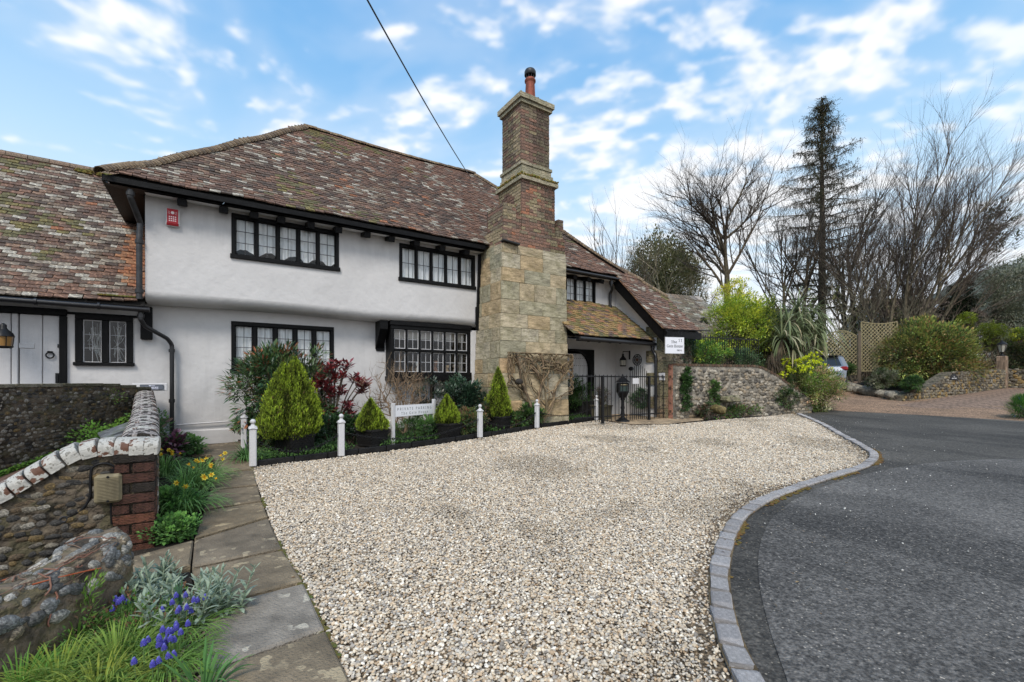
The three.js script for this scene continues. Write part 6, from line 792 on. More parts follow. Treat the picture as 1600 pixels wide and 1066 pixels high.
// golden conifer in a pot: several flame shaped plumes of fine upright sprays grown together
function goldConifer(label, c, plumes, n, seed, grp) {
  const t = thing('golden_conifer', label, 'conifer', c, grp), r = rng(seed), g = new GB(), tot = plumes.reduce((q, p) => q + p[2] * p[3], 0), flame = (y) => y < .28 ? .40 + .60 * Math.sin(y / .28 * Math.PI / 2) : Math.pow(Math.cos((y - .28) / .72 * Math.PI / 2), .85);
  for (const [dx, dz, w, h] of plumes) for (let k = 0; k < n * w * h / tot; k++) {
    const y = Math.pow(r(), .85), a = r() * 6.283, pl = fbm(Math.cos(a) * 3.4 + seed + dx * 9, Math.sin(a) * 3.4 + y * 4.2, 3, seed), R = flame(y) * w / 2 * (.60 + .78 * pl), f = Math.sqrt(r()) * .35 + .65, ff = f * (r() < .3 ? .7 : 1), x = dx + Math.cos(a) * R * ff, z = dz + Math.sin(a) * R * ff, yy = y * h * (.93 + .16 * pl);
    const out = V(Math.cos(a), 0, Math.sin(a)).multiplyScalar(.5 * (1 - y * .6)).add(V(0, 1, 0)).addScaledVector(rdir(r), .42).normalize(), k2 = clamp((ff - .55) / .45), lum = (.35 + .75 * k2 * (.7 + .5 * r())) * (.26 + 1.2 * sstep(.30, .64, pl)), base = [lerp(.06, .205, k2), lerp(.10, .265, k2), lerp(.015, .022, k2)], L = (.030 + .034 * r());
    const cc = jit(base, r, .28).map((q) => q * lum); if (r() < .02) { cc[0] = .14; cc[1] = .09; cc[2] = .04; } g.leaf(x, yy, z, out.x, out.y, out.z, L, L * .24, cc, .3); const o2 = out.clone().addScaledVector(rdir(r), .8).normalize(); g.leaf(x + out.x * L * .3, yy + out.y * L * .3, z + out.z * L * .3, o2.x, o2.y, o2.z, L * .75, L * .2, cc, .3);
  }
  g.build('foliage', M.leaf, t); const s = new GB(); s.tube([V(0, -.12, 0), V(0, plumes[0][3] * .7, 0)], [.022, .006], 6, [.12, .08, .05]); s.build('trunk', M.vc, t); return t;
}
function planter(label, c, w, h, m, turn = .4, fancy = 1) {
  const t = thing('planter', label, 'planter', c); t.rotation.y = turn; const g = new GB(), a = w / 2, b = w / 2 * .86, th = .02; const q = (s, y) => [[-s, y, -s], [s, y, -s], [s, y, s], [-s, y, s]];
  const o0 = q(b, 0), o1 = q(a, h), i1 = q(a - th * 1.3, h), i0 = q(b - th, h - .05); for (let k = 0; k < 4; k++) { const n = (k + 1) % 4; g.poly([o0[k], o0[n], o1[n], o1[k]]); g.poly([o1[k], o1[n], i1[n], i1[k]]); g.poly([i1[k], i1[n], i0[n], i0[k]]); } g.build('wall', m, t);
  const rim = new GB(); for (let k = 0; k < 4; k++) { const n = (k + 1) % 4; rim.bar(V(...o1[k]), V(...o1[n]), .035, .035); rim.bar(V(...o0[k]).add(V(0, .02, 0)), V(...o0[n]).add(V(0, .02, 0)), .02, .03); } rim.build('rim', m, t);
  if (fancy) { const f = new GB(); for (let k = 0; k < 4; k++) { const n = (k + 1) % 4, P = (u, v) => { const l = V(...o0[k]).lerp(V(...o0[n]), u), u2 = V(...o1[k]).lerp(V(...o1[n]), u); return l.lerp(u2, v); }; for (let i = 0; i < 6; i++) for (let j = 0; j < 4; j++) { const u = i / 6 + .01, v = j / 4 * .85 + .08, du = 1 / 6, dv = .21; f.bar(P(u, v), P(u + du, v + dv), .010, .016, undefined, 0); f.bar(P(u + du, v), P(u, v + dv), .010, .016, undefined, 0); } } f.build('lattice', m, t); }
  const s = new GB(); s.poly(i0.map((k) => [k[0], h - .04, k[2]])); s.build('compost', M.soil, t); return t;
}
const POTS = 'potted golden conifers along the front bed';
{
  const P = (px, py, w, h, label, m = M.pot, fancy = 1, turn = .45) => { const p = gnd(px, py); p.z -= w * .35; p.y = G(p.x, p.z) - .01; planter(label, p, w, h, m, turn, fancy); return p.clone().add(V(0, h - .06, 0)); };
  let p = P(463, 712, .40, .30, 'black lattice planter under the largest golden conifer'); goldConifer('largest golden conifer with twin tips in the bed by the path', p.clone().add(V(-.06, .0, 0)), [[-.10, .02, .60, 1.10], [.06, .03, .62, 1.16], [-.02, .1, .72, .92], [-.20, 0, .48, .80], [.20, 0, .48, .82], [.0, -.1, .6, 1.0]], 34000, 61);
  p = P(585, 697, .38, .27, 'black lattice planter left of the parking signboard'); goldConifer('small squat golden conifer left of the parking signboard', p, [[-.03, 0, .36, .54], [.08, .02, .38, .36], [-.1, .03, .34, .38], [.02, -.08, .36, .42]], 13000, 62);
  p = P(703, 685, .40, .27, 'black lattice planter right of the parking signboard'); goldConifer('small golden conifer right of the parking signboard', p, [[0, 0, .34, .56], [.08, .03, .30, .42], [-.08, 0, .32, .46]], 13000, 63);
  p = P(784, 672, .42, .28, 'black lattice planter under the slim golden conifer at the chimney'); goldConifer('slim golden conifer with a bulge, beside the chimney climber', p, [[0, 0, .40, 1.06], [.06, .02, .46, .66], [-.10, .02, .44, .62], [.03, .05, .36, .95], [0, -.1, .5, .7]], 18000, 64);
  p = P(874, 659, .50, .34, 'black lattice planter with a pale grassy plant'); { const t = thing('grass_clump', 'pale straw green arching grass in the planter below the climber', 'grass plant', p), g = new GB(), r = rng(71); for (let k = 0; k < 420; k++) { const a = r() * 6.283, rr = .18 * Math.sqrt(r()); g.blade(V(Math.cos(a) * rr, 0, Math.sin(a) * rr), V(Math.cos(a) * .5, 1, Math.sin(a) * .5), .22 + .15 * r(), .008, jit([.24, .24, .10], r), 1.4, 4, [.34, .32, .18]); } g.build('blades', M.leaf, t); }
  p = P(917, 652, .55, .42, 'blue black planter tucked behind the last bollard', M.pot, 0); shrub({ label: 'fresh green rounded bush at the iron railing by the porch door', c: p.clone().add(V(-.15, -.15, -.1)), size: [.95, .85, .8], n: 5000, clumps: 90, len: .055, asp: .3, cols: [[.05, .115, .025], [.075, .16, .035], [.035, .08, .02]], seed: 72 });
  p = P(946, 656, .40, .36, 'mossy timber planter beside the gate', M.potWood, 0, .2); shrub({ label: 'purple tinged heather in the mossy timber planter', c: p, size: [.6, .55, .5], n: 3000, clumps: 60, len: .035, asp: .35, cols: [[.09, .05, .06], [.06, .075, .035], [.12, .07, .05], [.045, .06, .03]], seed: 73 });
  p = P(1005, 646, .42, .30, 'dark planter against the gate post below green leaves', M.pot, 0); p = P(1027, 650, .52, .34, 'grey square stone planter at the wing corner', M.potGrey, 0, .3);
  shrub({ label: 'low bushy green plant spilling from the two planters at the wing corner', c: p.clone().add(V(-.30, -.05, 0)), size: [1.15, .55, .7], n: 4500, clumps: 80, len: .055, cols: [[.05, .11, .04], [.07, .14, .05], [.03, .07, .03]], seed: 74 });
}
// shrubs of the front bed
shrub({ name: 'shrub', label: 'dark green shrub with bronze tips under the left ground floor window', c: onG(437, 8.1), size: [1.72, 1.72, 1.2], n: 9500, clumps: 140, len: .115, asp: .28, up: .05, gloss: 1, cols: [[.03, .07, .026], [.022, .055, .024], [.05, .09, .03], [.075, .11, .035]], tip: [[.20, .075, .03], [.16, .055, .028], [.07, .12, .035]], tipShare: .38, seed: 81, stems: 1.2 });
{ // red leaved shrub: open, with long whorls of leaves
  const t = thing('red_leaved_shrub', 'open shrub with dark red young leaves right of the big conifer', 'shrub', onG(520, 8.25)), r = rng(82), g = new GB(), st = new GB();
  const tips = [[-.10, 1.30], [.05, 1.38], [.22, 1.36], [-.22, 1.12], [.02, 1.12], [.40, 1.12], [.58, 1.02], [.50, .92], [-.05, .85], [.22, .62], [.08, .42], [-.25, .66], [.30, .30], [-.12, .3], [-.3, 1.0], [.15, 1.2], [.45, 1.05], [-.02, .55], [.30, .45], [-.18, .48], [-.1, 1.0], [.12, .9]]; tips.forEach(([x, y], k) => { const p = V(x, y, .15 * (r() - .5) + .05), b = V((r() - .5) * .1, 0, 0); st.tube(new THREE.QuadraticBezierCurve3(b, V(x * .3, y * .6, 0), p).getPoints(7), .011, 5, [.09, .07, .05], false); const red = y > .9 || r() < .55; for (let j = 0; j < 64; j++) { const a = j * 2.4, d = V(Math.cos(a), .1 + .9 * r(), Math.sin(a)).normalize(), q = p.clone().add(V((r() - .5) * .12, (r() - .6) * .16, (r() - .5) * .12)); const c = red ? pickC([[.17, .022, .028], [.12, .018, .026], [.22, .035, .035], [.10, .03, .03]], r) : pickC([[.045, .09, .03], [.06, .11, .04], [.13, .03, .03]], r); const L = .085 + .06 * r(); g.leaf(q.x, q.y, q.z, d.x, d.y, d.z, L, L * .34, jit(c, r), .3); } });
  st.build('stems', M.vc, t); g.build('foliage', M.leafGloss, t);
}
{ // bare corkscrew hazel
  const t = thing('corkscrew_hazel', 'leafless brown twisted shrub before the oriel window', 'shrub', onG(632, 9.2)), r = rng(83), g = new GB();
  const grow = (p, d, len, rad, lev) => { const P = [p.clone()], n = 9, dir = d.clone(); let ph = r() * 6, tw = 3.2 + 2 * r(); for (let k = 0; k < n; k++) { dir.add(V(Math.sin(ph + k * tw * .5) * .55, (r() - .42) * .4, Math.cos(ph * 1.3 + k * tw * .45) * .5)).normalize(); P.push(P[k].clone().addScaledVector(dir, len / n)); } const pts = new THREE.CatmullRomCurve3(P).getPoints(18); g.tube(pts, pts.map((_, k) => rad * (1 - .65 * k / 18)), lev < 2 ? 6 : 4, jit([.25, .175, .11], r, .3), false); if (lev < 4) for (let k = 0; k < [7, 5, 3, 1][lev]; k++) { const i = 3 + Math.floor(r() * 15); grow(pts[i], rdir(r, .4).add(dir.clone().multiplyScalar(.5)).normalize(), len * (.5 + .25 * r()), rad * .55, lev + 1); } };
  for (let k = 0; k < 3; k++) grow(V((k - 1) * .04, 0, 0), V((k - 1) * .5 - .1, 1, .1 * (k - 1)).normalize(), .95, .024, 0); g.build('branches', M.vc, t);
}
shrub({ label: 'dense dark glossy evergreen shrub between the oriel window and the chimney', c: onG(722, 10.0), size: [1.1, 1.15, .8], n: 5200, clumps: 90, len: .085, asp: .42, gloss: 1, cols: [[.022, .05, .028], [.03, .065, .035], [.05, .08, .05], [.015, .035, .02]], seed: 84 });
shrub({ label: 'sparse dark leaved shrub just above the parking signboard', c: onG(672, 9.4).add(V(0, .2, 0)), size: [.65, .95, .5], n: 700, clumps: 26, len: .08, asp: .45, gloss: 1, cols: [[.03, .05, .03], [.05, .05, .035], [.02, .035, .02]], seed: 85, stems: .8 });
shrub({ name: 'fern', label: 'feathery bright green plant under the parking signboard', cat: 'fern', c: onG(652, 8.45), size: [.95, .42, .5], n: 4500, clumps: 60, len: .06, asp: .16, up: .3, cols: [[.06, .14, .03], [.09, .18, .04], [.035, .085, .025]], seed: 86, stems: .4 });
shrub({ label: 'low variegated green and pink plant left of the middle bollard', cat: 'plant', c: onG(733, 9.15), size: [.75, .50, .5], n: 2400, clumps: 60, len: .055, asp: .5, cols: [[.07, .12, .03], [.16, .18, .06], [.20, .12, .06], [.04, .08, .03]], seed: 87 });
shrub({ label: 'leafy green plant with cream flecks at the foot of the largest conifer', cat: 'plant', c: onG(421, 7.15), size: [.62, .42, .5], n: 1900, clumps: 50, len: .05, asp: .5, cols: [[.05, .10, .03], [.20, .22, .10], [.03, .07, .02]], seed: 88 });
shrub({ label: 'dark broad leaved plant between the two left planters', cat: 'plant', c: onG(519, 7.75), size: [.7, .5, .45], n: 1700, clumps: 44, len: .085, asp: .32, cols: [[.035, .08, .025], [.055, .115, .035], [.025, .055, .02]], seed: 89 });
shrub({ label: 'low green plant left of the signboard post behind the edging', cat: 'plant', c: onG(548, 7.9), size: [.35, .5, .3], n: 900, clumps: 30, len: .07, asp: .35, cols: [[.05, .12, .03], [.035, .08, .025]], seed: 90 });
shrub({ label: 'green leafy plant under the climber right of the slim conifer', cat: 'plant', c: onG(824, 10.2), size: [.95, .5, .5], n: 2400, clumps: 60, len: .075, asp: .42, cols: [[.06, .13, .03], [.09, .17, .04], [.04, .09, .025]], seed: 91 });
shrub({ label: 'dark green twiggy plant right of the middle bollard', cat: 'plant', c: onG(756, 9.6), size: [.42, .55, .4], n: 1000, clumps: 40, len: .05, asp: .4, cols: [[.04, .08, .03], [.10, .06, .035], [.03, .06, .025]], seed: 92 });
shrub({ label: 'creeping green leaves at the house wall behind the corner bollard', cat: 'plant', c: onG(388, 8.15), size: [.45, .62, .3], n: 1300, clumps: 36, len: .06, asp: .5, cols: [[.04, .085, .025], [.07, .13, .035], [.12, .14, .06]], seed: 93 });
// ground cover in the bed
{ const r = rng(95), g = new GB(); for (let k = 0; k < 11000; k++) { const t = r(), q = r(), a = new THREE.Vector3().lerpVectors(PB[0], PB[4], t).add(V(.1, 0, -.24 - .70 * q)); if (fbm(a.x * 2, a.z * 2, 3, 3) < .42) continue; const d = rdir(r, .9), L = .03 + .03 * r(); g.leaf(a.x, G(a.x, a.z) + .12 * r() * r(), a.z, d.x, d.y, d.z, L, L * .5, jit(pickC([[.05, .11, .025], [.08, .16, .035], [.03, .07, .02]], r), r), .3); } tag(g.build('ground_cover', M.leaf, scene), 'low green ground cover leaves across the front bed', 'ground cover', null, 'stuff'); }
function strap(name, label, cat, c, n, len, wid, col, tip, seed, spread = .6, bend = .8, base = .1) { const t = thing(name, label, cat, c), g = new GB(), r = rng(seed); for (let k = 0; k < n; k++) { const a = r() * 6.283, b = Math.sqrt(r()); g.blade(V(Math.cos(a) * base * b, 0, Math.sin(a) * base * b), V(Math.cos(a) * spread * b, 1, Math.sin(a) * spread * b), len * (.6 + .5 * r()), wid * (.7 + .6 * r()), jit(col, r, .3), bend * (.6 + .8 * r()), 6, jit(tip, r, .2)); } g.build('leaves', M.leaf, t); return t; }
strap('strap_leaved_plant', 'tuft of arching green strap leaves at the corner bollard', 'plant', gnd(386, 719), 130, .34, .016, [.05, .12, .03], [.08, .17, .05], 101, .9, 1.6, .10);
strap('strap_leaved_plant', 'tuft of green strap leaves behind the second bollard', 'plant', gnd(516, 703), 90, .32, .016, [.045, .10, .03], [.07, .14, .045], 102, .9, 1.5, .08);
// bare climber on the chimney
{
  const TAN = [.36, .26, .165], t = thing('climber', 'bare twisted brown climber stems spreading over the stone chimney base', 'climber', V(6.25, .3, -8.3)), r = rng(110), g = new GB(); const go = (p, d, len, rad, lev) => { const P = [p.clone()], dir = d.clone(); const n = 10; for (let k = 0; k < n; k++) { dir.add(V((r() - .5) * .75, (r() - .5) * .55 + (P[k].y > 1.35 ? -.25 : .03), 0)).normalize(); const q = P[k].clone().addScaledVector(dir, len / n); q.x = clamp(q.x, -.85, .95); q.y = Math.min(q.y, 1.62); q.z = -.06 + .06 * r() + .04 * Math.sin(k + p.x * 5); P.push(q); } const pts = new THREE.CatmullRomCurve3(P).getPoints(24); g.tube(pts, pts.map((_, k) => rad * (1 - .55 * k / 24)), 7, jit(TAN, r, .25), false); if (lev < 2) for (let k = 0; k < [4, 3][lev]; k++) go(pts[6 + Math.floor(r() * 16)], V(r() - .5 + d.x * .5, .35 + .5 * (r() - .3), 0).normalize(), len * .66, rad * .6, lev + 1); };
  for (let k = 0; k < 5; k++) go(V((k - 2) * .03, 0, 0), V(-.5 + k * .28, 1, 0).normalize(), 1.75, .040 - .004 * k, 0); for (let k = 0; k < 4; k++) go(V(-.5 + .3 * k, 1.2 + .08 * k, 0), V(1, .1, 0).normalize(), 1.0, .02, 1); g.build('stems', M.vcBark, t);
  const kn = new GB(); kn.geo(PEB[1], euler(-.62, .98, .03, 0, 0, 0, .12, .10, .08), [.03, .025, .02]); kn.build('knot', M.vc, t);
}
// ivy by the wing corner
shrub({ name: 'ivy', label: 'ivy climbing the brick pier at the left end of the flint retaining wall', cat: 'ivy', c: V(10.25, .35, -7.35), size: [.36, 1.35, .16], n: 1500, clumps: 60, clump: .3, len: .07, asp: .7, cols: [[.045, .10, .025], [.07, .14, .035], [.03, .07, .02]], seed: 121, stems: 0 });
shrub({ name: 'ivy', label: 'ivy strand hanging in the middle of the flint retaining wall', cat: 'ivy', c: V(11.35, .55, -7.26), size: [.5, .8, .14], n: 700, clumps: 40, clump: .3, len: .06, asp: .7, cols: [[.06, .12, .03], [.08, .15, .035]], seed: 122, stems: 0 });
shrub({ label: 'low weeds along the foot of the flint retaining wall', cat: 'weeds', c: V(12.0, .33, -7.05), size: [2.6, .26, .3], n: 1500, clumps: 60, clump: .5, len: .06, asp: .5, cols: [[.06, .13, .025], [.09, .16, .035], [.13, .07, .05]], seed: 123, stems: 0 });
shrub({ label: 'small dark plant on the ground at the wing corner planter', cat: 'plant', c: V(10.75, .33, -7.2), size: [.7, .36, .35], n: 900, clumps: 40, len: .06, asp: .5, cols: [[.06, .09, .03], [.12, .07, .045], [.04, .07, .025]], seed: 124, stems: .4 });
// raised garden
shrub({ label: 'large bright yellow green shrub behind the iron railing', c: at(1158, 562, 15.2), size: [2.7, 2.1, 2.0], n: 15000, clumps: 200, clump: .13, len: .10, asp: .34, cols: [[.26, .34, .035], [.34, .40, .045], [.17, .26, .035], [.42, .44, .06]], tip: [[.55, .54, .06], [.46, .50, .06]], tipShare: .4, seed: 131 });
shrub({ label: 'yellow flowering spray of shoots rising above the railing shrub', c: at(1152, 500, 16.8), size: [2.2, 1.5, 1.2], n: 3000, clumps: 120, clump: .1, len: .09, asp: .4, cols: [[.50, .48, .05], [.32, .38, .04], [.58, .52, .08]], seed: 132, stems: .8 });
shrub({ label: 'mid green shrub on the bank under the railing', c: at(1100, 574, 13.2), size: [2.4, .75, .9], n: 5200, clumps: 120, len: .07, asp: .45, cols: [[.10, .22, .04], [.15, .28, .05], [.06, .13, .035], [.30, .38, .05]], seed: 133 });
shrub({ label: 'blue green leafy shrub behind the top of the flint retaining wall', c: at(1160, 585, 13.9), size: [1.6, .8, .9], n: 3800, clumps: 90, len: .075, asp: .4, cols: [[.09, .15, .07], [.13, .20, .09], [.05, .09, .04]], seed: 134 });
shrub({ label: 'dark shrub behind the hanging name sign', c: at(1062, 575, 12.6), size: [1.1, 1.0, .7], n: 3000, clumps: 70, len: .07, asp: .45, gloss: 1, cols: [[.03, .065, .035], [.05, .09, .05], [.02, .04, .02]], seed: 135 });
shrub({ label: 'tall tangled dark shrub between the railing and the spiky plant', c: at(1195, 580, 15.5), size: [1.6, 2.6, 1.4], n: 7000, clumps: 120, len: .08, asp: .4, cols: [[.08, .12, .035], [.16, .17, .05], [.05, .08, .03], [.28, .33, .05]], seed: 136, stems: 2 });
{ // euphorbia: domed heads on stems
  const r = rng(140), t = thing('euphorbia', 'mound of acid yellow flower heads at the end of the retaining wall', 'plant', at(1252, 618, 14.4)), g = new GB(), st = new GB(); for (let k = 0; k < 150; k++) { const x = (r() - .5) * 1.7, z = (r() - .5) * 1.1, y = .30 + 1.05 * Math.sqrt(Math.max(0, 1 - (x / .95) ** 2)) * (.45 + .55 * r()); st.tube([V(x * .5, 0, z * .5), V(x * .85, y * .6, z * .85), V(x, y, z)], .008, 4, [.10, .13, .04], false); for (let j = 0; j < 16; j++) { const d = rdir(r), p = V(x + d.x * .05, y - .16 - .25 * r(), z + d.z * .05), L = .09; g.leaf(p.x, p.y, p.z, d.x, .3, d.z, L, L * .2, jit([.08, .15, .05], r), .3); } for (let j = 0; j < 26; j++) { const d = rdir(r, .5), p = V(x, y, z).addScaledVector(d, .05 * r()), L = .05; g.leaf(p.x, p.y, p.z, d.x, d.y, d.z, L, L * .8, jit([.56, .60, .035], r, .2), .2); } } st.build('stems', M.vc, t); g.build('foliage', M.leaf, t);
}
shrub({ label: 'variegated cream and pink shrub sprawling at the drive corner', c: onG(1276, 14.1), size: [2.3, 1.25, 1.3], n: 16000, clumps: 140, len: .065, asp: .5, cols: [[.16, .24, .05], [.34, .36, .12], [.40, .26, .16], [.24, .30, .06], [.09, .15, .04], [.44, .43, .28]], seed: 141, stems: .6 });
shrub({ label: 'trailing green creeper over the low right end of the retaining wall', c: V(14.2, .42, -6.75), size: [1.1, .7, .5], n: 2600, clumps: 70, len: .055, asp: .5, cols: [[.06, .12, .03], [.16, .18, .08], [.04, .08, .025]], seed: 142, stems: .5 });
{ // spiky plant: stout trunks with tufts of long strap leaves
  const t = thing('cordyline', 'spiky grey green plant with long strap leaves on thick shaggy trunks', 'cordyline', at(1208, 600, 14.3)), r = rng(150), heads = [[1232, 505, 15], [1254, 520, 15.3], [1268, 500, 15.6], [1222, 530, 14.6], [1246, 486, 15.8], [1278, 528, 15.2], [1240, 546, 14.8]]; const trunk = new GB();
  for (const [px, py, s] of heads) { const p = at(px, py, s).sub(t.position), b = V((r() - .5) * .25, -.15, (r() - .5) * .2), m = b.clone().lerp(p, .5).add(V(-.1, .15, 0)); trunk.tube(new THREE.QuadraticBezierCurve3(b, m, p).getPoints(9), [.15, .14, .13, .12, .11, .10, .09, .08, .07, .05], 8, [.13, .10, .07], false); const g = new GB(); for (let k = 0; k < 85; k++) { const d = rdir(r, .25); g.blade(p.clone(), d, .75 + .6 * r(), .055, jit([.12, .145, .07], r, .35), 1.0 + 1.1 * r(), 7, jit(r() < .10 ? [.36, .31, .21] : [.16, .19, .095], r)); } for (let k = 0; k < 26; k++) { const d = V(r() - .5, -1, r() - .5).normalize(); g.blade(p.clone().add(V(0, -.1, 0)), d, .5, .04, jit([.20, .15, .09], r), .1, 4); } g.build('leaf_tuft', M.leaf, t); }
  for (let k = 0; k < 160; k++) { const a = r() * 6.28; trunk.blade(V(Math.cos(a) * .16, .1 + .9 * r(), Math.sin(a) * .14), V(Math.cos(a) * .4, -1, Math.sin(a) * .4), .32, .035, jit([.15, .11, .075], r, .4), -.2, 3); } trunk.build('trunk', M.vcBark, t);
}
// right of the drive
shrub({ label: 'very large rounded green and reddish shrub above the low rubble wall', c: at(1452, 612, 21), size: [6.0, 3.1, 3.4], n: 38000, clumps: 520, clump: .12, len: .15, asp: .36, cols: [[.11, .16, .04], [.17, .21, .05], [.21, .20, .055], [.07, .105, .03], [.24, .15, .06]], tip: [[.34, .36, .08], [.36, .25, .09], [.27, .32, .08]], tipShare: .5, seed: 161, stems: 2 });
shrub({ label: 'clipped yellow green domed bush behind the lamp post', c: at(1545, 548, 24), size: [1.75, 1.5, 1.6], n: 9000, clumps: 200, clump: .1, len: .07, asp: .45, cols: [[.12, .16, .02], [.17, .20, .025], [.08, .11, .018]], seed: 162 });
shrub({ label: 'small lime green bush between the dark cypresses and the domed bush', c: at(1510, 512, 24.5), size: [.9, .8, .8], n: 2200, clumps: 60, len: .08, asp: .5, cols: [[.22, .26, .03], [.15, .2, .03]], seed: 163 });
shrub({ label: 'dark shrubs filling the frame edge right of the lamp post', c: at(1602, 592, 23.5), size: [2.4, 2.2, 1.5], n: 8000, clumps: 150, len: .11, asp: .4, cols: [[.04, .07, .025], [.07, .10, .03], [.10, .09, .04], [.02, .035, .015]], seed: 164 });
shrub({ label: 'bright yellow flowered plant at the right frame edge', c: at(1594, 535, 22.5), size: [.9, .8, .7], n: 1600, clumps: 50, len: .09, asp: .5, cols: [[.34, .36, .03], [.12, .18, .04], [.22, .26, .03]], seed: 165 });
shrub({ label: 'grassy green plants with blue flowers on the right verge', c: gnd(1612, 652), size: [1.9, .55, .9], n: 4200, clumps: 90, len: .14, asp: .12, up: .8, cols: [[.07, .18, .03], [.10, .22, .04], [.05, .11, .03]], tip: [[.10, .12, .30], [.09, .2, .04]], tipShare: .12, seed: 166, stems: .3 });
shrub({ label: 'grey green creeping plants at the foot of the bank behind the car', c: at(1378, 606, 18.6), size: [2.3, .75, .8], n: 4200, clumps: 90, len: .09, asp: .45, cols: [[.09, .12, .05], [.16, .17, .10], [.06, .09, .03], [.20, .19, .14]], seed: 167 });
shrub({ label: 'trailing leaves at the low left end of the rubble wall', c: at(1425, 612, 17.0), size: [1.5, .55, .6], n: 2400, clumps: 60, len: .09, asp: .5, cols: [[.05, .11, .03], [.08, .15, .035], [.03, .06, .02]], seed: 168 });
shrub({ label: 'mid green undergrowth under the lattice fence', c: at(1322, 588, 23.0), size: [1.9, .7, .6], n: 2200, clumps: 60, len: .1, asp: .5, cols: [[.05, .1, .03], [.08, .13, .035]], seed: 169 });
{ const P = [], I = [], U = [], mid = at(1470, 600, 22.5), n = 20; for (let k = 0; k <= n; k++) for (let j = 0; j <= n; j++) { const x = mid.x + (k / n - .5) * 12, z = mid.z + (j / n - .5) * 9, d = Math.hypot((k / n - .5) * 2, (j / n - .5) * 2); P.push(x, lerp(G(x, z) - .3, G(x, z) + .55, sstep(1, .3, d)), z); U.push(x, -z); if (k && j) { const o = (k - 1) * (n + 1) + j - 1; I.push(o, o + 1, o + n + 1, o + 1, o + n + 2, o + n + 1); } } /* bank kept out of the drive */ for (let q = 0; q < P.length; q += 3) { const s = depthOf(P[q], P[q + 2]), r = CA * P[q] + SA * P[q + 2], px = 800 + r / s * FPX; if (s < lerp(17.6, 22.5, clamp((px - 1430) / 130))) P[q + 1] = G(P[q], P[q + 2]) - .4; } const g = new THREE.BufferGeometry(); g.setAttribute('position', new THREE.Float32BufferAttribute(P, 3)); g.setAttribute('uv', new THREE.Float32BufferAttribute(U, 2)); g.setIndex(I); g.computeVertexNormals(); structure('planted_bank', g, M.soil); }

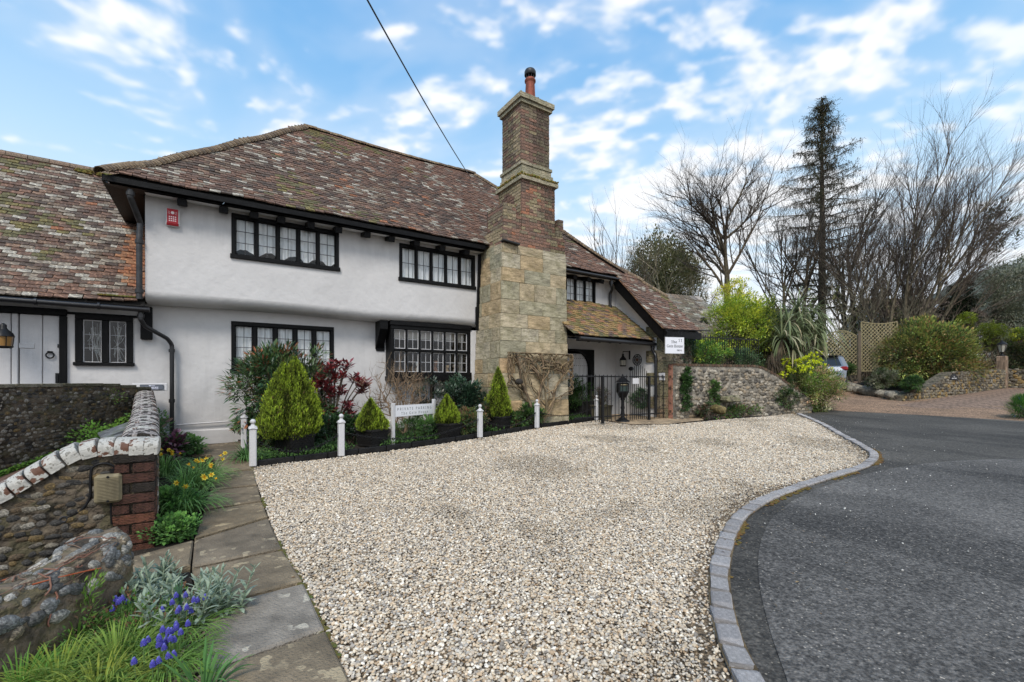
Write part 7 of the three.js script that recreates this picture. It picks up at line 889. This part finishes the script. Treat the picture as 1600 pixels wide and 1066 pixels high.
// ---------- beds by the path ----------
{
  const r = rng(180);
  // daffodils and leafy edge along the garden wall
  const D = [[262, 742, 'tuft of daffodils at the far end of the path bed'], [296, 768, 'tuft of daffodils in the middle of the path bed'], [290, 800, 'tuft of daffodils nearest in the path bed'], [318, 752, 'tuft of daffodils leaning over the path edge']];
  D.forEach(([px, py, label], k) => { const t = thing('daffodil_clump', label, 'daffodils', gnd(px, py)), g = new GB(); for (let j = 0; j < 190; j++) { const a = r() * 6.283, b = Math.sqrt(r()); g.blade(V(Math.cos(a) * .13 * b, 0, Math.sin(a) * .13 * b), V(Math.cos(a) * .7 * b + .15, 1, Math.sin(a) * .7 * b), .24 + .16 * r(), .011, jit([.10, .21, .05], r, .3), 1.2 + r(), 6, jit([.18, .32, .09], r)); } g.build('leaves', M.leaf, t); for (let j = 0; j < 6; j++) { const a = r() * 6.283, p = V(Math.cos(a) * .15 + .08, .22 + .10 * r(), Math.sin(a) * .12), f = new GB(), n = rdir(r, .25).add(V(.3, 0, .6)).normalize(), u = V().crossVectors(n, V(0, 1, 0)).normalize(), v = V().crossVectors(u, n); f.tube([V(p.x * .4, 0, p.z * .4), p.clone().addScaledVector(n, -.02)], .0028, 4, [.08, .16, .04], false); for (let q = 0; q < 6; q++) { const e = q / 6 * 6.283, d = u.clone().multiplyScalar(Math.cos(e)).addScaledVector(v, Math.sin(e)); f.leaf(p.x, p.y, p.z, d.x, d.y, d.z, .03, .018, [.62, .50, .06], .2, [n.x, n.y, n.z]); } f.tube([p.clone(), p.clone().addScaledVector(n, .018)], [.007, .010], 8, [.62, .36, .02], false); f.build('flower', M.leaf, t); } });
  shrub({ label: 'low leafy green cover at the near end of the path bed', cat: 'ground cover', c: gnd(266, 842), size: [.34, .16, .30], n: 2600, clumps: 60, clump: .35, len: .030, asp: .8, up: .6, cols: [[.09, .21, .045], [.13, .27, .055], [.06, .14, .035]], seed: 181, stems: .3 });
  shrub({ label: 'leafy green cover along the middle of the path bed', cat: 'ground cover', c: gnd(258, 806), size: [.42, .22, .5], n: 2600, clumps: 60, clump: .3, len: .032, asp: .8, up: .6, cols: [[.09, .21, .045], [.13, .27, .055], [.06, .14, .035]], seed: 182, stems: .3 });
  shrub({ name: 'bergenia', label: 'purple leaved plant in the path bed beside the garden wall', cat: 'plant', c: gnd(262, 718), size: [.42, .34, .55], n: 520, clumps: 40, clump: .3, len: .075, asp: .75, gloss: 1, up: .3, cols: [[.10, .03, .06], [.07, .03, .05], [.15, .06, .09], [.05, .08, .03]], seed: 183, stems: .5 });
  shrub({ label: 'green leaves edging the far end of the path', cat: 'plant', c: gnd(288, 712), size: [.5, .26, .55], n: 1400, clumps: 40, clump: .3, len: .05, asp: .6, cols: [[.05, .12, .03], [.08, .17, .04]], seed: 184, stems: .3 });
  shrub({ name: 'ivy', label: 'ivy trailing down the right face of the garden wall', cat: 'ivy', c: V(-.66, .22, -7.3), size: [.20, .75, 2.9], n: 1600, clumps: 120, clump: .6, len: .04, asp: .7, cols: [[.06, .12, .03], [.09, .15, .04], [.04, .08, .025]], seed: 185, stems: 0 });
  shrub({ name: 'weeds', label: 'bright green weeds along the foot of the dark flint wall', cat: 'weeds', c: V(-1.38, .42, -8.10), size: [.3, .30, .3], n: 300, clumps: 20, clump: .4, len: .04, asp: .6, cols: [[.10, .22, .03]], seed: 186, stems: 0 });
  { const t = new GB(); for (let k = 0; k < 2600; k++) { const q = r(), x = lerp(-2.9, -1.0, q), z = lerp(-6.35, -9.1, (x + 3.2) / 2.25) + .10 + .22 * r() * (.5 + q), y = .67 - Math.max(0, -.85 - x) * .40 + .05 * r() + (q > .8 ? .22 * r() * (q - .6) * 2 : 0), d = rdir(r, .8), L = .025 + .025 * r(); t.leaf(x, y, z, d.x, d.y, d.z, L, L * .6, jit(pickC([[.09, .19, .025], [.13, .24, .035], [.06, .13, .02]], r), r), .3); } tag(t.build('weed_strip', M.leaf, scene), 'strip of bright green weeds where the brick slope meets the dark flint wall', 'weeds', null, 'stuff'); }
  shrub({ name: 'ivy', label: 'small green plants rooted on the far end of the dark flint wall', cat: 'ivy', c: V(-1.32, .84, -8.8), size: [.45, .34, .3], n: 600, clumps: 40, clump: .35, len: .035, asp: .6, cols: [[.10, .19, .03], [.14, .20, .04], [.07, .13, .025]], seed: 187, stems: 0 });
  // silvery lamb's ear
  const LP = [[245, 950, 'silvery lamb ear plant at the end of the stub wall', .30], [285, 975, 'silvery lamb ear plant in the middle of the near bed', .34], [330, 960, 'silvery lamb ear plant nearest the flagstones', .30], [228, 925, 'small silvery lamb ear plant behind the others', .22]];
  LP.forEach(([px, py, label, s]) => { const t = thing('lambs_ear', label, 'plant', gnd(px, py)), g = new GB(); for (let j = 0; j < 15; j++) { const a = r() * 6.283, b = Math.sqrt(r()) * .14, h = s * (.35 + .5 * r()), d = V(Math.cos(a) * .35, 1, Math.sin(a) * .35).normalize(); const base = V(Math.cos(a) * b, 0, Math.sin(a) * b); g.tube([base, base.clone().addScaledVector(d, h)], [.004, .003], 5, [.22, .27, .19], false); for (let q = 0; q < 15; q++) { const f = q / 15, p = base.clone().addScaledVector(d, h * f), e = q * 2.4 + a, dd = V(Math.cos(e), .25 + .9 * f, Math.sin(e)).normalize(), L = .085 * (1.15 - .6 * f); g.blade(p, dd, L, L * .30, jit([.22, .285, .20], r, .15), .9 * (1 - f), 4, jit([.30, .35, .27], r, .12)); } } g.build('leaves', M.leaf, t); });
  strap('strap_leaved_plant', 'single tall dark green shoot among the silvery plants', 'plant', gnd(280, 976), 9, .26, .014, [.04, .10, .05], [.06, .13, .07], 190, .25, .3, .02);
  // grape hyacinths
  const MH = [[262, 1040, 'largest patch of blue grape hyacinths in the near bed', 14], [283, 990, 'blue grape hyacinths behind the largest patch', 11], [178, 985, 'blue grape hyacinths in front of the stub wall', 7], [236, 1075, 'blue grape hyacinths at the bottom frame edge', 8]];
  MH.forEach(([px, py, label, n], i) => { const t = thing('grape_hyacinths', label, 'flowers', gnd(px, py)), g = new GB(); for (let k = 0; k < 170; k++) { const a = r() * 6.283, b = Math.sqrt(r()) * .11; g.blade(V(Math.cos(a) * b, 0, Math.sin(a) * b), V(Math.cos(a) * .9, 1, Math.sin(a) * .9), .15 + .10 * r(), .0055, jit([.09, .19, .03], r, .3), 1.6, 5, jit([.16, .27, .05], r)); } g.build('leaves', M.leaf, t); for (let k = 0; k < n; k++) { const a = r() * 6.283, b = .10 * Math.sqrt(r()), h = .10 + .06 * r(), f = new GB(), x = Math.cos(a) * b, z = Math.sin(a) * b * .8; f.tube([V(x * .8, 0, z * .8), V(x, h, z)], .0022, 5, [.10, .17, .05], false); for (let q = 0; q < 46; q++) { const y = q / 46, e = q * 2.4, R = .0088 * Math.sin(Math.min(1, .25 + y * .9) * Math.PI * .8 + .4); f.geo(GRAV[q % 5], euler(x + Math.cos(e) * R, h + y * .027, z + Math.sin(e) * R, 0, e, 0, .0034), jit(y > .8 ? [.16, .16, .50] : [.085, .075, .42], r, .2)); } f.build('flower_head', M.vc, t); } });
  const GP = [[120, 1010, 'broad tuft of bright grass at the foot of the stub wall', .20, [.09, .19, .03]], [180, 1050, 'grassy tuft with straw tips in the near bed', .22, [.12, .20, .035]], [90, 1075, 'yellow green tuft at the bottom left corner', .20, [.14, .20, .03]], [215, 1015, 'fine grass tuft between the flowers and the stub wall', .17, [.09, .18, .03]], [30, 1090, 'fresh green leaves at the bottom left frame edge', .18, [.08, .20, .03]], [150, 1095, 'dense yellow green tuft at the bottom frame edge', .18, [.15, .20, .03]]];
  GP.forEach(([px, py, label, s, c], k) => strap('grass_tuft', label, 'grass', gnd(px, py), 300, s, .0055, c, [c[0] * 1.6, c[1] * 1.35, c[2] * 1.4], 195 + k, .85, 1.5, .12));
  strap('strap_leaved_plant', 'broad bladed green plant at the lower flagstone edge', 'plant', gnd(318, 1085), 40, .20, .013, [.06, .14, .04], [.09, .2, .05], 203, .8, 1.0, .05);
  shrub({ label: 'upright leafy shoot in front of the stub wall', cat: 'plant', c: gnd(132, 1000), size: [.12, .30, .12], n: 380, clumps: 26, clump: .4, len: .03, asp: .25, up: .6, cols: [[.09, .19, .03], [.14, .24, .04]], seed: 204, stems: .3 });
  shrub({ label: 'mixed low leaves covering the soil of the near bed', cat: 'ground cover', c: gnd(210, 985), size: [.62, .10, .55], n: 1500, clumps: 70, clump: .9, len: .022, asp: .5, up: .5, cols: [[.07, .15, .03], [.10, .19, .04], [.16, .09, .05]], seed: 205, stems: 0 });
  const gv = new GB(); for (let k = 0; k < 900; k++) { const p = gnd(lerp(200, 330, r()), lerp(930, 1075, r())), s = .004 + .006 * r(); const c = pickC([[.4, .3, .2], [.25, .18, .12], [.5, .42, .32], [.2, .16, .12]], r); gv.geo(GRAV[k % 5], euler(p.x, p.y - .012, p.z, r(), r() * 6, 0, s), c); } tag(gv.build('bed_grit', M.vc, scene), 'small brown stones on the soil of the near bed', 'stones', null, 'stuff');
}
structure('near_bed', flat([[330, 1200], [326, 1045], [322, 985], [296, 890], [200, 905], [150, 960], [-60, 1150]].map((q) => gnd(...q)).reverse(), -.016), M.soil);
structure('path_bed', flat([gnd(205, 868), gnd(300, 842), gnd(330, 760), gnd(335, 735), gnd(318, 700), V(-.85, 0, -9.4), V(-.5, 0, -5)], -.02), M.soil);

// ---------- trees ----------
function bareTree(o) {
  const t = thing(o.name ?? 'bare_tree', o.label, 'tree', o.c), r = rng(o.seed), trunk = new GB(); let cur = trunk, tri = 0; const limbs = [];
  const grow = (g, p, d, len, rad, lev) => {
    const n = lev === 0 ? 9 : lev < 3 ? 6 : 4, P = [p.clone()], dir = d.clone(); for (let k = 0; k < n; k++) { dir.add(V((r() - .5) * o.wig, (r() - .5) * o.wig * .6 + o.lift * (lev ? 1 : .4), (r() - .5) * o.wig)).normalize(); P.push(P[k].clone().addScaledVector(dir, len / n)); }
    g.tube(P, P.map((_, k) => rad * (1 - (lev === 0 ? (o.taper ?? .7) : .72) * k / n)), lev === 0 ? 10 : lev === 1 ? 7 : lev === 2 ? 5 : 3, jit(lev < 2 ? o.col : (o.twigCol ?? o.col), r, .22), lev === 0);
    if (lev >= o.levels) return; const K = o.kids[lev], from = lev === 0 ? (o.fork ?? .35) : .18;
    for (let k = 0; k < K; k++) { const f = lerp(from, 1, (k + r() * .8) / K), i = Math.min(n, Math.max(1, Math.round(f * n))), a = r() * 6.283 + k * 2.4, ang = o.spread * (.6 + .7 * r()) * (lev === 0 ? (o.spread0 ?? 1) : 1), side = V(Math.cos(a), 0, Math.sin(a)); side.addScaledVector(dir, -side.dot(dir)).normalize(); const nd = dir.clone().multiplyScalar(Math.cos(ang)).addScaledVector(side, Math.sin(ang)); if (o.lean) nd.addScaledVector(o.lean, .25).normalize(); const gg = lev === 0 ? new GB() : g; grow(gg, P[i], nd, len * (lev === 0 ? o.limb : .62) * (.75 + .5 * r()) * (lev === 0 ? 1 - .35 * (f - from) : 1), rad * (lev === 0 ? (o.limbRad ?? .48) : (o.sub ?? .56)) * (1 - .3 * f), lev + 1); if (lev === 0) limbs.push(gg); }
  };
  for (const s of o.stemsAt ?? [[0, 0, V(0, 1, 0), 1]]) grow(trunk, V(s[0], -.3, s[1]), s[2].clone().normalize(), o.trunk * s[3], o.rad * s[3], 0);
  trunk.build('trunk', M.vcBark, t); for (const l of limbs) l.build('branch', M.vcBark, t); return t;
}
bareTree({ label: 'tall leafless tree with a broad domed crown left of the conifer', c: onG(1128, 33), trunk: 11.3, rad: .40, taper: .86, fork: .58, limb: .35, spread: .64, spread0: 1.15, wig: .22, lift: .06, kids: [11, 8, 7, 5], levels: 4, limbRad: .34, sub: .5, col: [.21, .165, .115], twigCol: [.14, .105, .08], seed: 301 });
bareTree({ label: 'many stemmed leafless tree fanning out to the right of the conifer', c: onG(1392, 27), trunk: 7.6, rad: .105, taper: .8, fork: .22, limb: .50, spread: .40, wig: .17, lift: .02, kids: [9, 7, 6, 4], levels: 4, lean: V(.22, .2, .14), col: [.24, .20, .145], twigCol: [.16, .12, .095], seed: 302, stemsAt: [[0, 0, V(-.05, 1, 0), 1.15], [.3, .2, V(.14, 1, .09), 1.2], [-.3, .1, V(-.16, 1, -.1), 1.0], [.5, -.1, V(.36, 1, .24), 1.2], [.7, .3, V(.62, 1, .4), 1.15], [-.6, -.3, V(-.26, 1, -.17), .85], [.2, .5, V(.05, 1, .03), 1.25]] });
bareTree({ label: 'slender leafless tree just left of the conifer trunk', c: onG(1225, 33), trunk: 8.6, rad: .19, fork: .35, limb: .6, spread: .5, wig: .18, lift: .05, kids: [7, 6, 5, 3], levels: 4, col: [.14, .11, .075], twigCol: [.10, .08, .065], seed: 303, stemsAt: [[0, 0, V(.05, 1, 0), 1], [1.2, .3, V(.1, 1, .05), 1.05]] });
bareTree({ label: 'ivy hung leafless tree just right of the conifer trunk', c: onG(1332, 31), trunk: 9.4, rad: .19, fork: .35, limb: .5, spread: .45, wig: .16, lift: .05, kids: [7, 6, 5, 3], levels: 4, col: [.13, .105, .07], twigCol: [.10, .08, .06], seed: 304, stemsAt: [[0, 0, V(0, 1, 0), 1], [-.8, .3, V(-.08, 1, -.05), .9]] });
bareTree({ label: 'small leafless tree rising behind the right wing roof', c: onG(966, 30), trunk: 6.4, rad: .12, fork: .4, limb: .55, spread: .35, wig: .16, lift: .06, kids: [7, 5, 4], levels: 3, col: [.15, .12, .09], seed: 305, stemsAt: [[0, 0, V(.05, 1, 0), 1.15], [.8, .3, V(.15, 1, .05), .95], [-.9, -.3, V(-.1, 1, 0), .8]] });
bareTree({ label: 'pale slender saplings in front of the rounded evergreen', c: onG(1042, 27), trunk: 7.0, rad: .09, fork: .3, limb: .42, spread: .55, wig: .2, lift: .03, kids: [8, 5, 4], levels: 3, col: [.30, .26, .18], seed: 306, stemsAt: [[0, 0, V(0, 1, 0), 1], [-1.6, -.6, V(-.2, 1, -.1), .8], [1.5, .6, V(.1, 1, 0), .8], [-2.3, -.9, V(-.35, 1, -.2), .7], [2.1, .9, V(.02, 1, 0), .75]] });
bareTree({ label: 'pale twiggy undergrowth trees behind the lattice fence', c: onG(1366, 26), trunk: 4.6, rad: .08, fork: .3, limb: .55, spread: .6, wig: .2, lift: .02, kids: [7, 5, 4], levels: 3, col: [.32, .28, .20], seed: 307, stemsAt: [[0, 0, V(0, 1, 0), 1], [-1.4, -.5, V(-.2, 1, -.1), .9], [1.3, .5, V(.3, 1, .2), .9]] });
{ // tall open conifer
  const t = thing('conifer', 'tall dark open conifer with drooping branches in the middle of the trees', 'tree', onG(1284, 37)), r = rng(320), tr = new GB(), H = 22.6; tr.tube([V(0, -.3, 0), V(.1, H * .5, 0), V(0, H, 0)], [.34, .22, .03], 10, [.15, .115, .085], false); tr.build('trunk', M.vcBark, t);
  for (let k = 0; k < 112; k++) { const y = 4.5 + (H - 4.9) * Math.pow(k / 112, .85), a = k * 2.399 + r() * .5, f = (H - y) / H, sparse = y < 14 ? .45 + .6 * r() : 1, L = (.45 + 8.2 * Math.pow(f, .95)) * (.45 + .7 * r()) * (y < 10 ? .75 : 1), g = new GB(), P = [], d = V(Math.cos(a), .35 - .3 * f, Math.sin(a)); const p = V(0, y, 0); for (let j = 0; j <= 7; j++) { P.push(p.clone()); p.addScaledVector(d.clone().normalize(), L / 7); d.y += (j > 3 ? .11 : -.06); } g.tube(P, [.06, .05, .045, .04, .03, .022, .016, .008].map((q) => q * (.5 + f)), 4, [.10, .08, .06], false); for (let j = 2; j <= 7; j++) for (let q = 0; q < 15 * sparse * (.45 + .9 * f); q++) { const b = P[j - 1].clone().lerp(P[j], r()), s = rdir(r, -.55), l = .32 + .55 * r(); for (let m = 0; m < 7; m++) { const e = b.clone().addScaledVector(s, l * m / 7), w = s.clone().addScaledVector(rdir(r), .8).normalize(); const c = jit(y < 9 ? [.045, .06, .02] : r() < .3 ? [.11, .08, .05] : [.055, .06, .032], r, .35); g.leaf(e.x, e.y, e.z, w.x, w.y, w.z, .17, .045, c, .3); } } g.build('branch', M.leaf, t); }
}
function leafTree(label, c, H, W, D, y0, n, clumps, len, cols, seed, o = {}) { const t = shrub({ name: o.name ?? 'evergreen_tree', label, cat: 'tree', c, size: [W, H - y0, D], lift: y0, n, clumps, clump: o.clump ?? .12, len, asp: o.asp ?? .45, cols, seed, stems: 0, shape: o.shape, gloss: o.gloss, tip: o.tip, tipShare: o.tipShare }), g = new GB(); g.tube([V(0, -.2, 0), V(.05, H * .55, 0)], [.2 * H / 8, .08 * H / 8], 8, [.12, .095, .07], false); g.build('trunk', M.vcBark, t); return t; }
leafTree('large rounded dark evergreen tree behind the right wing', onG(1032, 42), 12.2, 8.6, 8, 1.0, 46000, 620, .26, [[.14, .14, .065], [.18, .17, .085], [.10, .11, .05], [.22, .20, .11]], 331);
const cyp = (y) => y < -.2 ? 1 : Math.max(.45, 1.05 - .3 * (y + .2));
leafTree('left and shorter of the two dark cypresses', onG(1484, 30), 6.3, 1.35, 1.3, .6, 9000, 200, .16, [[.014, .032, .014], [.022, .045, .018], [.010, .022, .010]], 332, { name: 'cypress', asp: .3 });
leafTree('right and taller of the two dark cypresses', onG(1507, 30.3), 6.75, 1.5, 1.4, .6, 9000, 200, .16, [[.014, .032, .014], [.022, .045, .018], [.010, .022, .010]], 333, { name: 'cypress', asp: .3 });
leafTree('broad grey green evergreen tree at the right frame edge', onG(1582, 29), 7.6, 5.4, 4.5, .8, 26000, 320, .17, [[.15, .17, .11], [.21, .225, .155], [.09, .11, .07], [.31, .31, .24]], 334, { asp: .35 });
leafTree('thin open tree with sparse dark leaves above the grey green tree', onG(1556, 31), 12.2, 2.6, 2.2, 8.2, 1500, 90, .2, [[.045, .055, .03], [.06, .07, .035]], 335, { name: 'open_tree', clump: .1 });
// wooded undergrowth behind the gardens, too dense to count
{ const r = rng(340), g = new GB(); for (let k = 0; k < 26000; k++) { const q = r(), px = lerp(1165, 1470, q), s = 29 + 9 * r(), p = onG(px, s), h = Math.pow(r(), 1.5) * (5.5 + 3 * fbm(px * .02, 2, 3, 9)) * (px < 1200 ? .45 : 1); if (fbm(px * .045, h * .5, 3, 12) < .44 + h * .022) continue; const d = rdir(r, -.2), L = .22 + .2 * r(); g.leaf(p.x, p.y + h, p.z, d.x, d.y, d.z, L, L * .4, jit(pickC([[.06, .085, .03], [.10, .115, .045], [.15, .14, .07], [.08, .06, .04], [.17, .18, .06]], r), r, .3), .3); } tag(g.build('undergrowth', M.leaf, scene), 'dense ivy and evergreen undergrowth at the foot of the tall trees', 'undergrowth', null, 'stuff'); }
{ const r = rng(342), g = new GB(); for (let k = 0; k < 2200; k++) { const px = lerp(1160, 1600, r()), s = 27 + 9 * r(), p = onG(px, s), d = V((r() - .5) * .9, 1, (r() - .5) * .9).normalize(), L = 1.2 + 2.6 * r(), m = p.clone().addScaledVector(d, L * .5).add(V((r() - .5) * .4, 0, (r() - .5) * .4)), e = m.clone().addScaledVector(d, L * .5).add(V((r() - .5) * .5, 0, (r() - .5) * .5)); g.tube([p, m, e], [.016, .011, .004], 3, jit(pickC([[.24, .20, .14], [.16, .12, .08], [.12, .09, .065]], r), r), false); } tag(g.build('bare_scrub', M.vc, scene), 'tangle of thin bare twigs among the tree trunks', 'scrub', null, 'stuff'); }

// ---------- buildings beyond ----------
function farHouse(label, c, turn, w, d, eave, ridge, wallC, roofC, wins, o = {}) {
  const t = thing('far_house', label, 'house', c); t.rotation.y = turn; const g = new GB(); g.box(-w / 2, w / 2, -1, eave, -d / 2, d / 2, 0, wallC); for (const s of [-1, 1]) g.poly([[s * w / 2, eave, -d / 2], [s * w / 2, eave, d / 2], [s * w / 2, ridge, 0]], wallC); g.build('wall', M.vc, t);
  const rf = sub('roof', t), r = rng(Math.round(w * 100)), sh = new GB(), e = .25, hy = (ridge - eave) / (d / 2); for (const s of [-1, 1]) sh.poly([[-w / 2 - .2, eave - e * hy, s * (d / 2 + e)], [w / 2 + .2, eave - e * hy, s * (d / 2 + e)], [w / 2 + .2, ridge, 0], [-w / 2 - .2, ridge, 0]]); sh.build('sheathing', M.dark, rf);
  const tg = new GB(), L = Math.hypot(d / 2 + e, (d / 2 + e) * hy), n = Math.ceil(L / (o.gauge ?? .2)); for (let k = 0; k < n; k++) for (let x = -w / 2 - .2; x < w / 2 + .2; x += .34) { const f = k / n, z = (d / 2 + e) * (1 - f), y = ridge - z * hy; tg.geo(TILES[(k * 7 + Math.floor(x * 5 + 99)) % 6], euler(x + (k % 2) * .17, y + .03, z, Math.atan(hy) - .05, 0, 0, 2.05, 1.6, 1.5), jit(pickC(roofC, r), r, .25)); } const tm = tg.build('tiles', M.vcTile, rf); if (tm) tm.userData.kind = 'stuff';
  for (const [x, y, ww, hh, roofed] of wins) { if (roofed) { const q = sub('skylight', rf), f = new GB(), z = (ridge - y) / hy; f.geo(cbox(ww, .06, hh, .01), euler(x, y + .08, z, Math.atan(hy), 0, 0), [.75, .77, .8]); f.build('pane', M.vc, q); } else { const q = sub('window', t), f = new GB(); f.box(x - ww / 2, x + ww / 2, y - hh / 2, y + hh / 2, d / 2 + .002, d / 2 + .05, .01, [.75, .75, .75]); f.build('frame', M.vc, q); const p = new GB(); p.box(x - ww / 2 + .07, x - .03, y - hh / 2 + .07, y + hh / 2 - .07, d / 2 + .04, d / 2 + .062, 0, [.05, .06, .075]); p.box(x + .03, x + ww / 2 - .07, y - hh / 2 + .07, y + hh / 2 - .07, d / 2 + .04, d / 2 + .062, 0, [.05, .06, .075]); p.build('pane', M.leafGloss, q); } }
  if (o.chimney) { const b = new GB(); b.box(o.chimney - .35, o.chimney + .35, ridge - .6, ridge + 1, -.3, .3, .02, [.26, .12, .08]); b.build('chimney', M.vcStone, rf); } return t;
}
const face = -YAW + Math.PI / 2;
const BROWN = [[.16, .11, .08], [.20, .14, .10], [.13, .09, .07], [.24, .18, .12]], LICH = [[.30, .26, .20], [.42, .39, .33], [.22, .17, .12], [.18, .15, .11]];
farHouse('brown roofed house behind the trees left of the dark cypresses', onG(1425, 40).setY(1.9), -.58, 8.2, 6, 4.1, 6.6, [.62, .62, .64], BROWN, [[-1.2, 3.2, 1.2, 1.1], [1.7, 3.2, 1.8, 1.2], [1.3, 5.6, .8, .8, 1]], {});
farHouse('grey brown roofed house with skylights behind the yellow shrub', onG(1185, 44).setY(2.2), -.45, 8, 6, 3.7, 6.1, [.6, .6, .6], [[.17, .14, .12], [.22, .18, .15], [.13, .11, .10]], [[-1.4, 5.0, .9, .9, 1], [2.3, 5.0, .9, .9, 1]], {});
farHouse('old barn with a lichen grey tile roof behind the wing', at(1052, 595, 20.5).setY(.6), -.2, 2.6, 4.4, 2.6, 4.55, [.25, .16, .11], LICH, [], { gauge: .15 });
farHouse('small outhouse with a brown tile roof beside the lichened barn', at(1082, 595, 19.5).setY(.6), .5, 1.6, 1.8, 2.25, 3.05, [.30, .13, .09], BROWN, [], { gauge: .15 });
{ const t = thing('white_gable', 'narrow white gabled outbuilding behind the railing', 'outbuilding', at(1099, 595, 19).setY(.6)); t.rotation.y = -.5; const s = new THREE.Shape([[-.27, 0], [.27, 0], [.27, 2.85], [0, 3.25], [-.27, 2.85]].map((q) => new THREE.Vector2(...q))); part('wall', new THREE.ExtrudeGeometry(s, { depth: 1.5, bevelEnabled: false }).translate(0, 0, -1.5), M.white, t); const g = new GB(); for (const k of [-1, 1]) g.bar(V(k * .36, 2.80, .05), V(0, 3.32, .05), .04, .09); g.poly([[-.36, 2.82, .05], [0, 3.34, .05], [0, 3.34, -1.55], [-.36, 2.82, -1.55]]); g.poly([[.36, 2.82, .05], [0, 3.34, .05], [0, 3.34, -1.55], [.36, 2.82, -1.55]]); g.build('roof', M.dark, t); const l = new GB(); l.geo(cbox(.06, .12, .1, .01), new THREE.Matrix4().makeTranslation(0, 2.62, .06)); l.build('wall_light', M.iron, t); }

scene.traverse((o) => { if (o.isMesh) o.castShadow = o.receiveShadow = true; });
renderer.render(scene, camera);
